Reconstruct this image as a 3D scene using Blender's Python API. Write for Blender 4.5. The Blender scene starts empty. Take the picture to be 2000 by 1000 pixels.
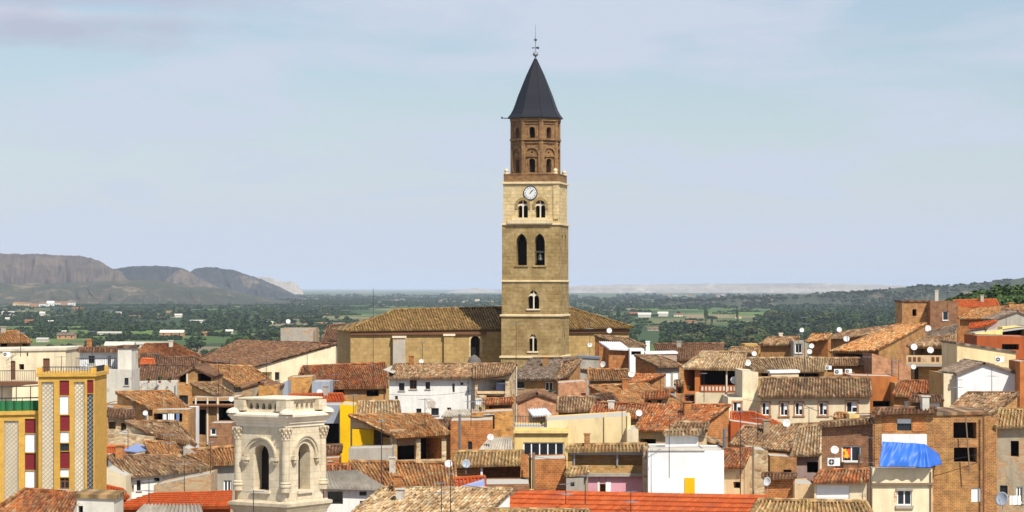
import bpy, bmesh, math, random
import numpy as np
from mathutils import Vector
from mathutils import noise as mnoise

random.seed(7)
RNG = np.random.default_rng(7)
SC = bpy.context.scene
COL = SC.collection

# ------------------------------------------------------------------ camera, sky, sun, exposure
F = 5145.0            # focal length in photo pixels (2000 wide): a 22 degree telephoto view
HZ = 562.0            # row of the true horizon
cam_d = bpy.data.cameras.new('camera')
cam = bpy.data.objects.new('camera', cam_d)
COL.objects.link(cam)
cam.location = (0, 0, 0)
cam.rotation_euler = (math.radians(90), 0, 0)
cam_d.sensor_width = 36.0
cam_d.lens = 36.0 * F / 2000.0
cam_d.shift_y = (HZ - 500.0) / 2000.0
cam_d.clip_start = 1.0
cam_d.clip_end = 200000.0
SC.camera = cam

SUN_AZ, SUN_EL = math.radians(30), math.radians(50)      # azimuth to the right of straight behind the camera
S = Vector((math.sin(SUN_AZ) * math.cos(SUN_EL), -math.cos(SUN_AZ) * math.cos(SUN_EL), math.sin(SUN_EL)))
sun_d = bpy.data.lights.new('sun', 'SUN')
sun_d.energy = 4.7
sun_d.angle = math.radians(0.5)
sun_d.color = (1.0, 0.94, 0.84)
sun = bpy.data.objects.new('sun', sun_d)
COL.objects.link(sun)
sun.rotation_euler = S.to_track_quat('Z', 'Y').to_euler()
sun.location = (60, -60, 120)

w = bpy.data.worlds.new('World')
SC.world = w
w.use_nodes = True
nt = w.node_tree
nt.nodes.clear()
N, L = nt.nodes.new, nt.links.new
wo = N('ShaderNodeOutputWorld')
bg = N('ShaderNodeBackground')
bg.inputs[1].default_value = 0.08
sky = N('ShaderNodeTexSky')
sky.sky_type = 'NISHITA'
sky.sun_disc = False
sky.sun_elevation = SUN_EL
sky.sun_rotation = math.radians(150)
sky.air_density = 1.0
sky.dust_density = 0.4
sky.ozone_density = 3.0
tc = N('ShaderNodeTexCoord')
mp = N('ShaderNodeMapping')
mp.inputs['Scale'].default_value = (9, 9, 40)
mp.inputs['Location'].default_value = (3.1, 1.7, 0.35)
L(tc.outputs['Generated'], mp.inputs[0])
nz = N('ShaderNodeTexNoise')
nz.inputs['Scale'].default_value = 1.0
nz.inputs['Detail'].default_value = 5
nz.inputs['Roughness'].default_value = 0.55
nz.inputs['Distortion'].default_value = 0.4
L(mp.outputs[0], nz.inputs['Vector'])
cr = N('ShaderNodeValToRGB')
cr.color_ramp.elements[0].position = 0.42
cr.color_ramp.elements[0].color = (0.3, 0.3, 0.3, 1)
cr.color_ramp.elements[1].position = 0.60
cr.color_ramp.elements[1].color = (0.97, 0.97, 0.97, 1)
L(nz.outputs[0], cr.inputs[0])
mx = N('ShaderNodeMix')
mx.data_type = 'RGBA'
sxyz = N('ShaderNodeSeparateXYZ'); L(tc.outputs['Generated'], sxyz.inputs[0])
hzr = N('ShaderNodeMapRange'); hzr.inputs['From Min'].default_value = 0.075; hzr.inputs['From Max'].default_value = 0.02
L(sxyz.outputs['Z'], hzr.inputs['Value'])
mxf = N('ShaderNodeMath'); mxf.operation = 'MAXIMUM'; L(cr.outputs[0], mxf.inputs[0]); L(hzr.outputs[0], mxf.inputs[1])
L(mxf.outputs[0], mx.inputs['Factor'])
L(sky.outputs[0], mx.inputs['A'])
mx.inputs['B'].default_value = (5.95, 6.6, 7.8, 1)      # thin high cloud, in the sky's own units
# two low grey-lilac cloud banks up on the left, ragged by noise
last = mx.outputs['Result']
nz2 = N('ShaderNodeTexNoise'); nz2.inputs['Scale'].default_value = 26; nz2.inputs['Detail'].default_value = 6; nz2.inputs['Roughness'].default_value = .6
mp2 = N('ShaderNodeMapping'); mp2.inputs['Scale'].default_value = (1, 1, 3.2)
L(tc.outputs['Generated'], mp2.inputs[0]); L(mp2.outputs[0], nz2.inputs['Vector'])
for (bx, bz, wx, wz, am, colr) in ((-.184, .1015, .055, .004, .9, (6.6, 6.7, 7.7, 1)), (-.172, .0965, .055, .0075, 1.0, (4.85, 5.3, 6.5, 1)), (-.150, .1085, .075, .0055, 1.0, (4.9, 5.5, 6.8, 1)),
                                   (.015, .085, .05, .004, .35, (6.4, 6.9, 8.0, 1)), (.10, .0155, .040, .003, .45, (6.6, 6.6, 7.4, 1))):
    dd = N('ShaderNodeVectorMath'); dd.operation = 'SUBTRACT'
    L(tc.outputs['Generated'], dd.inputs[0]); dd.inputs[1].default_value = (bx, .98, bz)
    sc_ = N('ShaderNodeVectorMath'); sc_.operation = 'MULTIPLY'; L(dd.outputs[0], sc_.inputs[0]); sc_.inputs[1].default_value = (1 / wx, 0, 1 / wz)
    ln = N('ShaderNodeVectorMath'); ln.operation = 'LENGTH'; L(sc_.outputs[0], ln.inputs[0])
    m1 = N('ShaderNodeMath'); m1.operation = 'MULTIPLY_ADD'; L(nz2.outputs[0], m1.inputs[0]); m1.inputs[1].default_value = 2.2; L(ln.outputs['Value'], m1.inputs[2])
    mr = N('ShaderNodeMapRange'); mr.inputs['From Min'].default_value = 2.25; mr.inputs['From Max'].default_value = 1.35; mr.inputs['To Min'].default_value = 0; mr.inputs['To Max'].default_value = am
    L(m1.outputs[0], mr.inputs['Value'])
    mm = N('ShaderNodeMix'); mm.data_type = 'RGBA'; L(mr.outputs[0], mm.inputs['Factor']); L(last, mm.inputs['A']); mm.inputs['B'].default_value = colr
    last = mm.outputs['Result']
L(last, bg.inputs[0])
L(bg.outputs[0], wo.inputs[0])

SC.view_settings.view_transform = 'Standard'
SC.view_settings.look = 'None'
SC.view_settings.gamma = 1.0
SC.view_settings.exposure = 0.35
SC.cycles.volume_bounces = 0
SC.cycles.max_bounces = 6


# ------------------------------------------------------------------ helpers
def P(px, py, Y):
    """point seen at photo pixel (px, py) that stands Y metres away"""
    return Vector(((px - 1000.0) / F * Y, Y, (HZ - py) / F * Y))


def tag(o, label=None, cat=None, group=None, kind=None):
    if label: o['label'] = label
    if cat: o['category'] = cat
    if group: o['group'] = group
    if kind: o['kind'] = kind
    return o


def empty(name, loc, label=None, cat=None, group=None):
    o = bpy.data.objects.new(name, None)
    COL.objects.link(o)
    o.location = loc
    o.empty_display_size = 0.5
    return tag(o, label, cat, group)


class MB:
    """collects faces in world coordinates and links them as ONE mesh object"""
    def __init__(self):
        self.v, self.f, self.m = [], [], []

    def face(self, pts, m=0):
        n = len(self.v)
        self.v.extend([tuple(p) for p in pts])
        self.f.append(tuple(range(n, n + len(pts))))
        self.m.append(m)

    def hexa(self, c, m=0):
        """c: 8 corners, 4 bottom (ccw from above) then 4 top"""
        n = len(self.v)
        self.v.extend([tuple(p) for p in c])
        for q in ((3, 2, 1, 0), (4, 5, 6, 7), (0, 1, 5, 4), (1, 2, 6, 5), (2, 3, 7, 6), (3, 0, 4, 7)):
            self.f.append(tuple(n + i for i in q)); self.m.append(m)

    def box(self, o, ux, uy, uz, m=0):
        """corner o and three edge vectors"""
        o, ux, uy, uz = Vector(o), Vector(ux), Vector(uy), Vector(uz)
        self.hexa([o, o + ux, o + ux + uy, o + uy, o + uz, o + ux + uz, o + ux + uy + uz, o + uy + uz], m)

    def cbox(self, c, sx, sy, sz, m=0, rot=0.0):
        ca, sa = math.cos(rot), math.sin(rot)
        x, y = Vector((ca, sa, 0)), Vector((-sa, ca, 0))
        o = Vector(c) - x * sx / 2 - y * sy / 2
        self.box(o, x * sx, y * sy, Vector((0, 0, sz)), m)

    def tube(self, p0, p1, r0, r1=None, n=6, m=0):
        p0, p1 = Vector(p0), Vector(p1)
        r1 = r0 if r1 is None else r1
        d = (p1 - p0).normalized()
        a = d.orthogonal().normalized(); b = d.cross(a)
        k = len(self.v)
        for p, r in ((p0, r0), (p1, r1)):
            for i in range(n):
                t = 2 * math.pi * i / n
                self.v.append(tuple(p + a * (r * math.cos(t)) + b * (r * math.sin(t))))
        for i in range(n):
            j = (i + 1) % n
            self.f.append((k + i, k + j, k + n + j, k + n + i)); self.m.append(m)
        self.f.append(tuple(k + n - 1 - i for i in range(n))); self.m.append(m)
        self.f.append(tuple(k + n + i for i in range(n))); self.m.append(m)

    def lathe(self, c, prof, n=16, m=0, ang=0.0):
        """prof: (radius, z) from bottom to top around the point c"""
        c = Vector(c); k = len(self.v)
        for r, z in prof:
            for i in range(n):
                t = ang + 2 * math.pi * i / n
                self.v.append((c.x + r * math.cos(t), c.y + r * math.sin(t), c.z + z))
        for j in range(len(prof) - 1):
            for i in range(n):
                i2 = (i + 1) % n
                self.f.append((k + j * n + i, k + j * n + i2, k + (j + 1) * n + i2, k + (j + 1) * n + i)); self.m.append(m)
        self.f.append(tuple(k + n - 1 - i for i in range(n))); self.m.append(m)
        e = k + (len(prof) - 1) * n
        self.f.append(tuple(e + i for i in range(n))); self.m.append(m)

    def prism(self, pts, d, m=0):
        """flat polygon pts (outward facing) pushed back by the vector d"""
        d = Vector(d); pts = [Vector(p) for p in pts]
        self.face(pts, m)
        self.face([p + d for p in reversed(pts)], m)
        for i in range(len(pts)):
            j = (i + 1) % len(pts)
            self.face([pts[j], pts[i], pts[i] + d, pts[j] + d], m)

    def build(self, name, mats, parent=None, weld=True, smooth=False):
        if not isinstance(mats, (list, tuple)): mats = [mats]
        off = np.array(parent_loc(parent)) if parent else np.zeros(3)
        me = bpy.data.meshes.new(name)
        v = np.array(self.v, dtype=float).reshape(-1, 3) - off
        me.from_pydata(v.tolist(), [], self.f)
        for i, m in enumerate(mats): me.materials.append(m)
        me.polygons.foreach_set('material_index', self.m)
        if weld:
            bm = bmesh.new(); bm.from_mesh(me)
            bmesh.ops.remove_doubles(bm, verts=bm.verts, dist=0.0008)
            bm.to_mesh(me); bm.free()
        uvbox(me, off)
        if smooth:
            me.polygons.foreach_set('use_smooth', [True] * len(me.polygons))
        me.update()
        o = bpy.data.objects.new(name, me)
        COL.objects.link(o)
        if parent: o.parent = parent
        return o


def parent_loc(p):
    l = Vector((0, 0, 0))
    while p:
        l += Vector(p.location); p = p.parent
    return l


def uvbox(me, off):
    """UV in metres: along the wall and up, or x and y on flat tops"""
    uv = me.uv_layers.new(name='UVMap')
    nl = len(me.loops)
    if nl == 0: return
    vi = np.empty(nl, int); me.loops.foreach_get('vertex_index', vi)
    co = np.empty(len(me.vertices) * 3); me.vertices.foreach_get('co', co); co = co.reshape(-1, 3) + off
    no = np.empty(len(me.polygons) * 3); me.polygons.foreach_get('normal', no); no = no.reshape(-1, 3)
    tot = np.empty(len(me.polygons), int); me.polygons.foreach_get('loop_total', tot)
    n = np.repeat(no, tot, axis=0)
    c = co[vi]
    flat = np.abs(n[:, 2]) > 0.75
    ang = np.round(np.arctan2(n[:, 0], -n[:, 1]), 1)
    u = np.where(flat, c[:, 0], c[:, 0] * np.cos(ang) + c[:, 1] * np.sin(ang))
    v = np.where(flat, c[:, 1], c[:, 2])
    uv.data.foreach_set('uv', np.stack([u, v], 1).ravel())


# ------------------------------------------------------------------ materials
MATS = {}


def newmat(name):
    m = bpy.data.materials.new(name)
    m.use_nodes = True
    t = m.node_tree
    b = t.nodes['Principled BSDF']
    b.inputs['Specular IOR Level'].default_value = 0.25
    MATS[name] = m
    return m, t, b


def nnoise(t, scale, detail=4, rough=0.55, vec=None, coord='Object', mapscale=None, shift=True):
    n = t.nodes.new('ShaderNodeTexNoise')
    n.inputs['Scale'].default_value = scale
    n.inputs['Detail'].default_value = detail
    n.inputs['Roughness'].default_value = rough
    tc = t.nodes.new('ShaderNodeTexCoord')
    src = tc.outputs[coord]
    mpn = t.nodes.new('ShaderNodeMapping')
    if mapscale: mpn.inputs['Scale'].default_value = mapscale
    t.links.new(src, mpn.inputs[0])
    if shift:
        oi = t.nodes.new('ShaderNodeObjectInfo')
        mm = t.nodes.new('ShaderNodeMath'); mm.operation = 'MULTIPLY'; mm.inputs[1].default_value = 57.0
        t.links.new(oi.outputs['Random'], mm.inputs[0])
        t.links.new(mm.outputs[0], mpn.inputs['Location'])
    t.links.new(mpn.outputs[0], n.inputs['Vector'])
    return n.outputs[0]


def ramp(t, src, stops, interp='LINEAR'):
    r = t.nodes.new('ShaderNodeValToRGB')
    cr = r.color_ramp
    cr.interpolation = interp
    while len(cr.elements) < len(stops): cr.elements.new(0.5)
    for e, (p, c) in zip(cr.elements, stops):
        e.position = p
        e.color = (*c, 1) if not isinstance(c, (int, float)) else (c, c, c, 1)
    t.links.new(src, r.inputs[0])
    return r.outputs[0]


def mix(t, fac, a, b, mode='MIX'):
    m = t.nodes.new('ShaderNodeMix'); m.data_type = 'RGBA'; m.blend_type = mode
    for sock, val in (('Factor', fac), ('A', a), ('B', b)):
        if hasattr(val, 'is_output'): t.links.new(val, m.inputs[sock])
        elif isinstance(val, (int, float)): m.inputs[sock].default_value = val if sock == 'Factor' else (val, val, val, 1)
        else: m.inputs[sock].default_value = (*val, 1)
    return m.outputs['Result']


def objvar(t, col, amt=0.18):
    """small per-object brightness change"""
    oi = t.nodes.new('ShaderNodeObjectInfo')
    mr = t.nodes.new('ShaderNodeMapRange')
    mr.inputs['To Min'].default_value = 1 - amt; mr.inputs['To Max'].default_value = 1 + amt
    t.links.new(oi.outputs['Random'], mr.inputs['Value'])
    return mix(t, 1.0, col, mr.outputs[0], 'MULTIPLY')


def bump(t, b, src, s=0.3, d=0.03):
    bn = t.nodes.new('ShaderNodeBump')
    bn.inputs['Strength'].default_value = s; bn.inputs['Distance'].default_value = d
    t.links.new(src, bn.inputs['Height']); t.links.new(bn.outputs[0], b.inputs['Normal'])


def sat(c, k, g=1.0):
    l = .2126 * c[0] + .7152 * c[1] + .0722 * c[2]
    return tuple(min(.92, max(.003, (l + (x - l) * k) * g)) for x in c)


def m_patched(name, c, b1, b2, amount=.5):
    """render that has come off in places and shows brick or stone"""
    m, t, b = newmat(name)
    b.inputs['Roughness'].default_value = .95
    c, b1, b2 = sat(c, 1.15), sat(b1, 1.15), sat(b2, 1.15)
    tc = t.nodes.new('ShaderNodeTexCoord'); br = t.nodes.new('ShaderNodeTexBrick')
    br.inputs['Scale'].default_value = 1; br.inputs['Brick Width'].default_value = .34; br.inputs['Row Height'].default_value = .16; br.inputs['Mortar Size'].default_value = .02
    br.inputs['Color1'].default_value = (*b1, 1); br.inputs['Color2'].default_value = (*b2, 1); br.inputs['Mortar'].default_value = (*tuple(x * .9 for x in c), 1)
    t.links.new(tc.outputs['UV'], br.inputs['Vector'])
    lo_ = .7 if amount > -.5 else .84
    pl = mix(t, ramp(t, nnoise(t, .7, 6, .7), [(.3, 0), (.7, 1)]), tuple(x * lo_ for x in c), tuple(min(.86, x * 1.12) for x in c))
    streak = ramp(t, nnoise(t, 1.0, 5, .65, coord='UV', mapscale=(1.7, .2, 1)), [(.46, 0), (.7, .6 if amount > -.5 else .4)])
    pl = mix(t, streak, pl, tuple(x * (.4 if amount > -.5 else .55) for x in c))
    mask = ramp(t, nnoise(t, .45, 7, .7), [(.47 + amount * .1, 1), (.52 + amount * .1, 0)])
    col = mix(t, mask, pl, br.outputs['Color'])
    t.links.new(objvar(t, col, .12), b.inputs['Base Color'])
    bump(t, b, mask, .6, -.03)
    return m


def m_plain(name, c, rough=0.8, metal=0.0, var=0.0):
    m, t, b = newmat(name)
    b.inputs['Roughness'].default_value = rough; b.inputs['Metallic'].default_value = metal
    n = nnoise(t, 1.3, 3)
    col = mix(t, n, tuple(x * 0.86 for x in c), tuple(min(1, x * 1.12) for x in c))
    t.links.new(col, b.inputs['Base Color'])
    return m


def m_plaster(name, c, dirt=(0.25, 0.2, 0.14), amt=0.5, patch=None):
    m, t, b = newmat(name)
    c, dirt = sat(c, 1.12), sat(dirt, 1.2)
    b.inputs['Roughness'].default_value = 0.9
    base = mix(t, nnoise(t, 0.6, 5), tuple(x * 0.88 for x in c), tuple(min(.92, x * 1.08) for x in c))
    streak = ramp(t, nnoise(t, 1.0, 5, 0.6, coord='UV', mapscale=(1.6, 0.22, 1)), [(0.46, 0), (0.7, min(.9, amt * 1.25))])
    col = mix(t, streak, base, dirt)
    blot = ramp(t, nnoise(t, 0.55, 6, 0.65), [(0.52, 0), (0.68, min(.9, amt * 1.1))])
    col = mix(t, blot, col, patch or tuple(x * 0.55 for x in c))
    t.links.new(objvar(t, col, 0.06), b.inputs['Base Color'])
    bump(t, b, nnoise(t, 6, 4), 0.25, 0.02)
    return m


def m_brick(name, c1, c2, mortar, bw=0.3, bh=0.13, gap=0.02, blotch=0.5, blot_c=(0.5, 0.38, 0.22), mott=1.0):
    m, t, b = newmat(name)
    c1, c2, blot_c = sat(c1, 1.15), sat(c2, 1.15), sat(blot_c, 1.15)
    b.inputs['Roughness'].default_value = 0.9
    tc = t.nodes.new('ShaderNodeTexCoord')
    br = t.nodes.new('ShaderNodeTexBrick')
    br.inputs['Scale'].default_value = 1.0
    br.inputs['Brick Width'].default_value = bw; br.inputs['Row Height'].default_value = bh
    br.inputs['Mortar Size'].default_value = gap; br.inputs['Mortar Smooth'].default_value = 0.2
    br.inputs['Color1'].default_value = (*c1, 1); br.inputs['Color2'].default_value = (*c2, 1)
    br.inputs['Mortar'].default_value = (*mortar, 1)
    t.links.new(tc.outputs['UV'], br.inputs['Vector'])
    blot = ramp(t, nnoise(t, 0.5, 6, 0.7), [(0.45, 0), (0.72, blotch)])
    col = mix(t, blot, br.outputs['Color'], blot_c)
    v = ramp(t, nnoise(t, 1.7, 5, 0.75), [(0.3, 1 - .5 * mott), (0.7, 1 + .3 * mott)])
    col = mix(t, 1.0, col, v, 'MULTIPLY')
    t.links.new(objvar(t, col, 0.1), b.inputs['Base Color'])
    bump(t, b, br.outputs['Fac'], 0.4, -0.02)
    return m


def m_stone(name, cs, scale=2.2, mortar=(0.4, 0.33, 0.22)):
    m, t, b = newmat(name)
    b.inputs['Roughness'].default_value = 0.95
    tc = t.nodes.new('ShaderNodeTexCoord')
    mpn = t.nodes.new('ShaderNodeMapping'); mpn.inputs['Scale'].default_value = (1, 1, 1.7)
    t.links.new(tc.outputs['Object'], mpn.inputs[0])
    vo = t.nodes.new('ShaderNodeTexVoronoi'); vo.inputs['Scale'].default_value = scale
    t.links.new(mpn.outputs[0], vo.inputs['Vector'])
    ve = t.nodes.new('ShaderNodeTexVoronoi'); ve.feature = 'DISTANCE_TO_EDGE'; ve.inputs['Scale'].default_value = scale
    t.links.new(mpn.outputs[0], ve.inputs['Vector'])
    sp = t.nodes.new('ShaderNodeSeparateColor'); t.links.new(vo.outputs['Color'], sp.inputs[0])
    col = ramp(t, sp.outputs[0], [(i / (len(cs) - 1), c) for i, c in enumerate(cs)])
    e = ramp(t, ve.outputs['Distance'], [(0.02, 1), (0.09, 0)])
    col = mix(t, e, col, mortar)
    v = ramp(t, nnoise(t, 0.8, 5, 0.7), [(0.3, 0.7), (0.7, 1.25)])
    col = mix(t, 1.0, col, v, 'MULTIPLY')
    t.links.new(col, b.inputs['Base Color'])
    bump(t, b, ve.outputs['Distance'], 0.5, 0.08)
    return m


def m_tile(name, cs, lichen=(0.5, 0.42, 0.2), lam=0.5, dark=0.45, dirt_c=(0.09, 0.065, 0.045)):
    """every tile its own tone (UV counts tiles along the eave and rows up the slope), with lichen and soot patches"""
    m, t, b = newmat(name)
    b.inputs['Roughness'].default_value = 0.88
    tc = t.nodes.new('ShaderNodeTexCoord')
    fl = t.nodes.new('ShaderNodeVectorMath'); fl.operation = 'FLOOR'
    t.links.new(tc.outputs['UV'], fl.inputs[0])
    oi = t.nodes.new('ShaderNodeObjectInfo')
    ad = t.nodes.new('ShaderNodeVectorMath'); ad.operation = 'ADD'
    cb = t.nodes.new('ShaderNodeCombineXYZ')
    t.links.new(oi.outputs['Random'], cb.inputs['Z'])
    t.links.new(fl.outputs[0], ad.inputs[0]); t.links.new(cb.outputs[0], ad.inputs[1])
    wn = t.nodes.new('ShaderNodeTexWhiteNoise'); wn.noise_dimensions = '3D'
    t.links.new(ad.outputs[0], wn.inputs['Vector'])
    col = ramp(t, wn.outputs['Value'], [((i + 0.5) / len(cs), c) for i, c in enumerate(cs)])
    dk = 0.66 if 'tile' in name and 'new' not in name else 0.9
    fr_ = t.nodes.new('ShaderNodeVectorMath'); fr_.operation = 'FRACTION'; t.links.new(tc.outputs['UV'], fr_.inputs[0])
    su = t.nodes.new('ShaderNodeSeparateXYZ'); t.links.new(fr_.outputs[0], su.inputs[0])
    chan = ramp(t, su.outputs[0], [(0.0, 0.72), (0.12, 1.08), (0.40, 1.08), (0.53, 0.6), (0.75, 0.44), (0.97, 0.62)])  # troughs darker, crests lighter: channel shade painted in along with trough dirt
    avg = tuple(sum(c[i] for c in cs) / len(cs) * dk for i in range(3))
    sp = t.nodes.new('ShaderNodeSeparateColor'); t.links.new(wn.outputs['Color'], sp.inputs[0])
    vv_ = ramp(t, sp.outputs[1], [(0, 0.74 * dk), (0.3, 0.98 * dk), (0.75, 1.18 * dk), (1, 1.45 * dk)])
    col = mix(t, 1.0 if dk < .9 else 0.25, col, vv_, 'MULTIPLY')
    big = ramp(t, nnoise(t, 0.35, 4, 0.6), [(0.3, 0.0), (0.7, 0.3)])
    col = mix(t, big, col, avg)
    lic = ramp(t, nnoise(t, 0.9, 6, 0.72), [(0.5, 0), (0.68, lam * .75)])
    col = mix(t, lic, col, tuple(x * .8 for x in lichen))
    soot = ramp(t, nnoise(t, 0.6, 6, 0.75, mapscale=(1.3, 0.7, 1)), [(0.47, 0), (0.66, min(.85, dark * 1.5))])
    col = mix(t, soot, col, dirt_c)
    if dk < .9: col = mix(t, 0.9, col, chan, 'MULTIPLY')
    t.links.new(objvar(t, col, 0.14), b.inputs['Base Color'])
    return m


m_patched('white_plaster', (0.76, 0.75, 0.71), (0.42, 0.33, 0.25), (0.34, 0.26, 0.2), -1.5)
m_plaster('clean_white_plaster', (0.80, 0.80, 0.79), (0.5, 0.48, 0.45), 0.25)
m_patched('old_white_plaster', (0.58, 0.55, 0.48), (0.42, 0.33, 0.25), (0.34, 0.26, 0.2), -0.9)
m_plaster('cream_plaster', (0.72, 0.59, 0.36), (0.42, 0.33, 0.2), 0.4)
m_patched('pale_cream_plaster', (0.74, 0.64, 0.46), (0.42, 0.22, 0.12), (0.48, 0.36, 0.24), -1.5)
m_plaster('yellow_plaster', (0.80, 0.49, 0.035), (0.5, 0.3, 0.04), 0.3)
m_plaster('pale_yellow_plaster', (0.74, 0.57, 0.27), (0.45, 0.33, 0.15), 0.4)
m_patched('ochre_plaster', (0.42, 0.29, 0.14), (0.42, 0.2, 0.08), (0.5, 0.34, 0.16), 0.3)
m_patched('beige_plaster', (0.62, 0.46, 0.29), (0.42, 0.22, 0.12), (0.48, 0.36, 0.24), -0.9)
m_patched('cement_render', (0.36, 0.31, 0.23), (0.38, 0.2, 0.1), (0.42, 0.32, 0.2), 0.2)
m_patched('grey_render', (0.37, 0.34, 0.29), (0.42, 0.22, 0.12), (0.48, 0.36, 0.24), -0.8)
m_patched('adobe_render', (0.33, 0.2, 0.1), (0.4, 0.18, 0.07), (0.46, 0.31, 0.16), 0.2)
m_plaster('terracotta_paint', (0.36, 0.098, 0.038), (0.2, 0.06, 0.03), 0.5)
m_plaster('orange_paint', (0.44, 0.165, 0.06), (0.2, 0.09, 0.045), 0.55)
m_plaster('pink_plaster', (0.62, 0.33, 0.38), (0.4, 0.22, 0.22), 0.35)
m_plaster('lilac_plaster', (0.34, 0.42, 0.74), (0.3, 0.33, 0.5), 0.2)
m_plaster('blue_grey_plaster', (0.33, 0.36, 0.42), (0.2, 0.2, 0.22), 0.35)
m_patched('mauve_plaster', (0.36, 0.27, 0.25), (0.42, 0.22, 0.12), (0.48, 0.36, 0.24), -0.8)
m_brick('orange_brick', (0.44, 0.165, 0.055), (0.33, 0.115, 0.04), (0.40, 0.27, 0.15), 0.32, 0.16, 0.016, 0.45, (0.45, 0.24, 0.1))
m_brick('old_brick', (0.40, 0.165, 0.06), (0.25, 0.095, 0.038), (0.42, 0.29, 0.15), 0.3, 0.115, 0.02, 0.6, (0.46, 0.3, 0.12))
m_brick('dark_brick', (0.30, 0.13, 0.065), (0.22, 0.09, 0.045), (0.3, 0.21, 0.13), 0.3, 0.12, 0.02, 0.4, (0.3, 0.18, 0.1))
m_brick('salmon_brick', (0.52, 0.26, 0.14), (0.44, 0.2, 0.11), (0.45, 0.32, 0.22), 0.3, 0.14, 0.015, 0.3, (0.5, 0.34, 0.2))
m_brick('yellow_brick', (0.60, 0.355, 0.085), (0.52, 0.295, 0.065), (0.54, 0.37, 0.15), 0.26, 0.1, 0.014, 0.15, (0.8, 0.46, 0.1), mott=.35)
m_brick('tower_brick', (0.25, 0.105, 0.04), (0.11, 0.045, 0.02), (0.30, 0.2, 0.1), 0.36, 0.15, 0.035, 0.55, (0.28, 0.17, 0.075), mott=1.2)
m_brick('ochre_ashlar', (0.33, 0.24, 0.115), (0.245, 0.175, 0.08), (0.21, 0.15, 0.075), 1.1, 0.46, 0.03, 0.85, (0.47, 0.36, 0.2), mott=.65)
m_brick('pale_ashlar', (0.62, 0.49, 0.28), (0.5, 0.385, 0.21), (0.40, 0.3, 0.17), 1.1, 0.46, 0.03, 0.65, (0.66, 0.55, 0.37), mott=.7)
m_brick('nave_ashlar', (0.42, 0.30, 0.145), (0.36, 0.25, 0.115), (0.32, 0.23, 0.115), 1.1, 0.5, 0.025, 0.65, (0.31, 0.21, 0.105), mott=.6)
m_brick('belfry_ashlar', (0.60, 0.525, 0.40), (0.54, 0.465, 0.345), (0.45, 0.38, 0.27), 0.85, 0.38, 0.014, 0.6, (0.46, 0.38, 0.26), mott=.5)
m_plaster('cream_moulding', (0.66, 0.55, 0.36), (0.4, 0.3, 0.17), 0.4)
m_plaster('pale_moulding', (0.68, 0.61, 0.49), (0.45, 0.37, 0.25), 0.35)
m_stone('rubble_stone', [(0.28, 0.17, 0.08), (0.5, 0.36, 0.2), (0.58, 0.46, 0.3), (0.4, 0.22, 0.1)])
m_stone('orange_rubble', [(0.45, 0.2, 0.05), (0.6, 0.3, 0.08), (0.5, 0.24, 0.06), (0.32, 0.14, 0.05)], 2.6, (0.45, 0.28, 0.12))
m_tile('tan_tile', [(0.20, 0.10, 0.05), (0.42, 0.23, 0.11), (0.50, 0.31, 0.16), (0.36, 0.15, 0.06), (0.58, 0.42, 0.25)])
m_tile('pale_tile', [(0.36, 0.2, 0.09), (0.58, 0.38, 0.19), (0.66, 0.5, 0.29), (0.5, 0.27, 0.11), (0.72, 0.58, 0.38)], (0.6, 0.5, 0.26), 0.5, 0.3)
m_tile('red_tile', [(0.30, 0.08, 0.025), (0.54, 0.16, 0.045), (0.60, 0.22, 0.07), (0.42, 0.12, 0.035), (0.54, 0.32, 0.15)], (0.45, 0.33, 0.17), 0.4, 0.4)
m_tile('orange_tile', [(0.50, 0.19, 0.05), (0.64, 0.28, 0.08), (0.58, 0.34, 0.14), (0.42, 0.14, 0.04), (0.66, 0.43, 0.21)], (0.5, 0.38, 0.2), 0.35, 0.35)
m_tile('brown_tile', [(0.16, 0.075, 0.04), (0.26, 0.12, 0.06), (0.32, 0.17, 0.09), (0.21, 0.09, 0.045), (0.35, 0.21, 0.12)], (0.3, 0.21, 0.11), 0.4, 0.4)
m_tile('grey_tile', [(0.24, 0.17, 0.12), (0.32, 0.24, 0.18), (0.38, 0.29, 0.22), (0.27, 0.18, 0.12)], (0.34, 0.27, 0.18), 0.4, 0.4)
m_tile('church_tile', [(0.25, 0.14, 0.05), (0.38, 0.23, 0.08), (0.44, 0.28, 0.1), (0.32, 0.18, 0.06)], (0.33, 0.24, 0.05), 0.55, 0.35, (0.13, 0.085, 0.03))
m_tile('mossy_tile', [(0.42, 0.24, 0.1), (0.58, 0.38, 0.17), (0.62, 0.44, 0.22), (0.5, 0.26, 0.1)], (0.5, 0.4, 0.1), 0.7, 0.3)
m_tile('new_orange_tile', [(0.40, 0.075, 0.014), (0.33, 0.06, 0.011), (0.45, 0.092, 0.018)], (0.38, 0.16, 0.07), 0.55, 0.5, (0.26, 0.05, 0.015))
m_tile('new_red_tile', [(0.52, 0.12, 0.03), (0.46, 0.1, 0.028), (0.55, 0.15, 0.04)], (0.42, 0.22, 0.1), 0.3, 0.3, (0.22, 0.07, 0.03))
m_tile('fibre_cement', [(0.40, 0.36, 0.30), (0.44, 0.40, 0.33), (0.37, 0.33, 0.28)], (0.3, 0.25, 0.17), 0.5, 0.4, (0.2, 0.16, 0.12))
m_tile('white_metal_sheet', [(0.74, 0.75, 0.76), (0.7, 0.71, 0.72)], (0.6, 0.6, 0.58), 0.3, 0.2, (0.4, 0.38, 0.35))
m_plain('slate', (0.013, 0.014, 0.020), 0.5)
m_plain('dark_wood', (0.055, 0.035, 0.022))
m_plain('old_wood', (0.2, 0.14, 0.09))
m_plain('brown_wood', (0.16, 0.07, 0.035), 0.6)
m_plain('dark_interior', (0.016, 0.013, 0.011), 1.0)  # near-black colour stands in for the shade inside closed openings
m_plain('dark_metal', (0.05, 0.05, 0.055), 0.5, 0.6)
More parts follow.
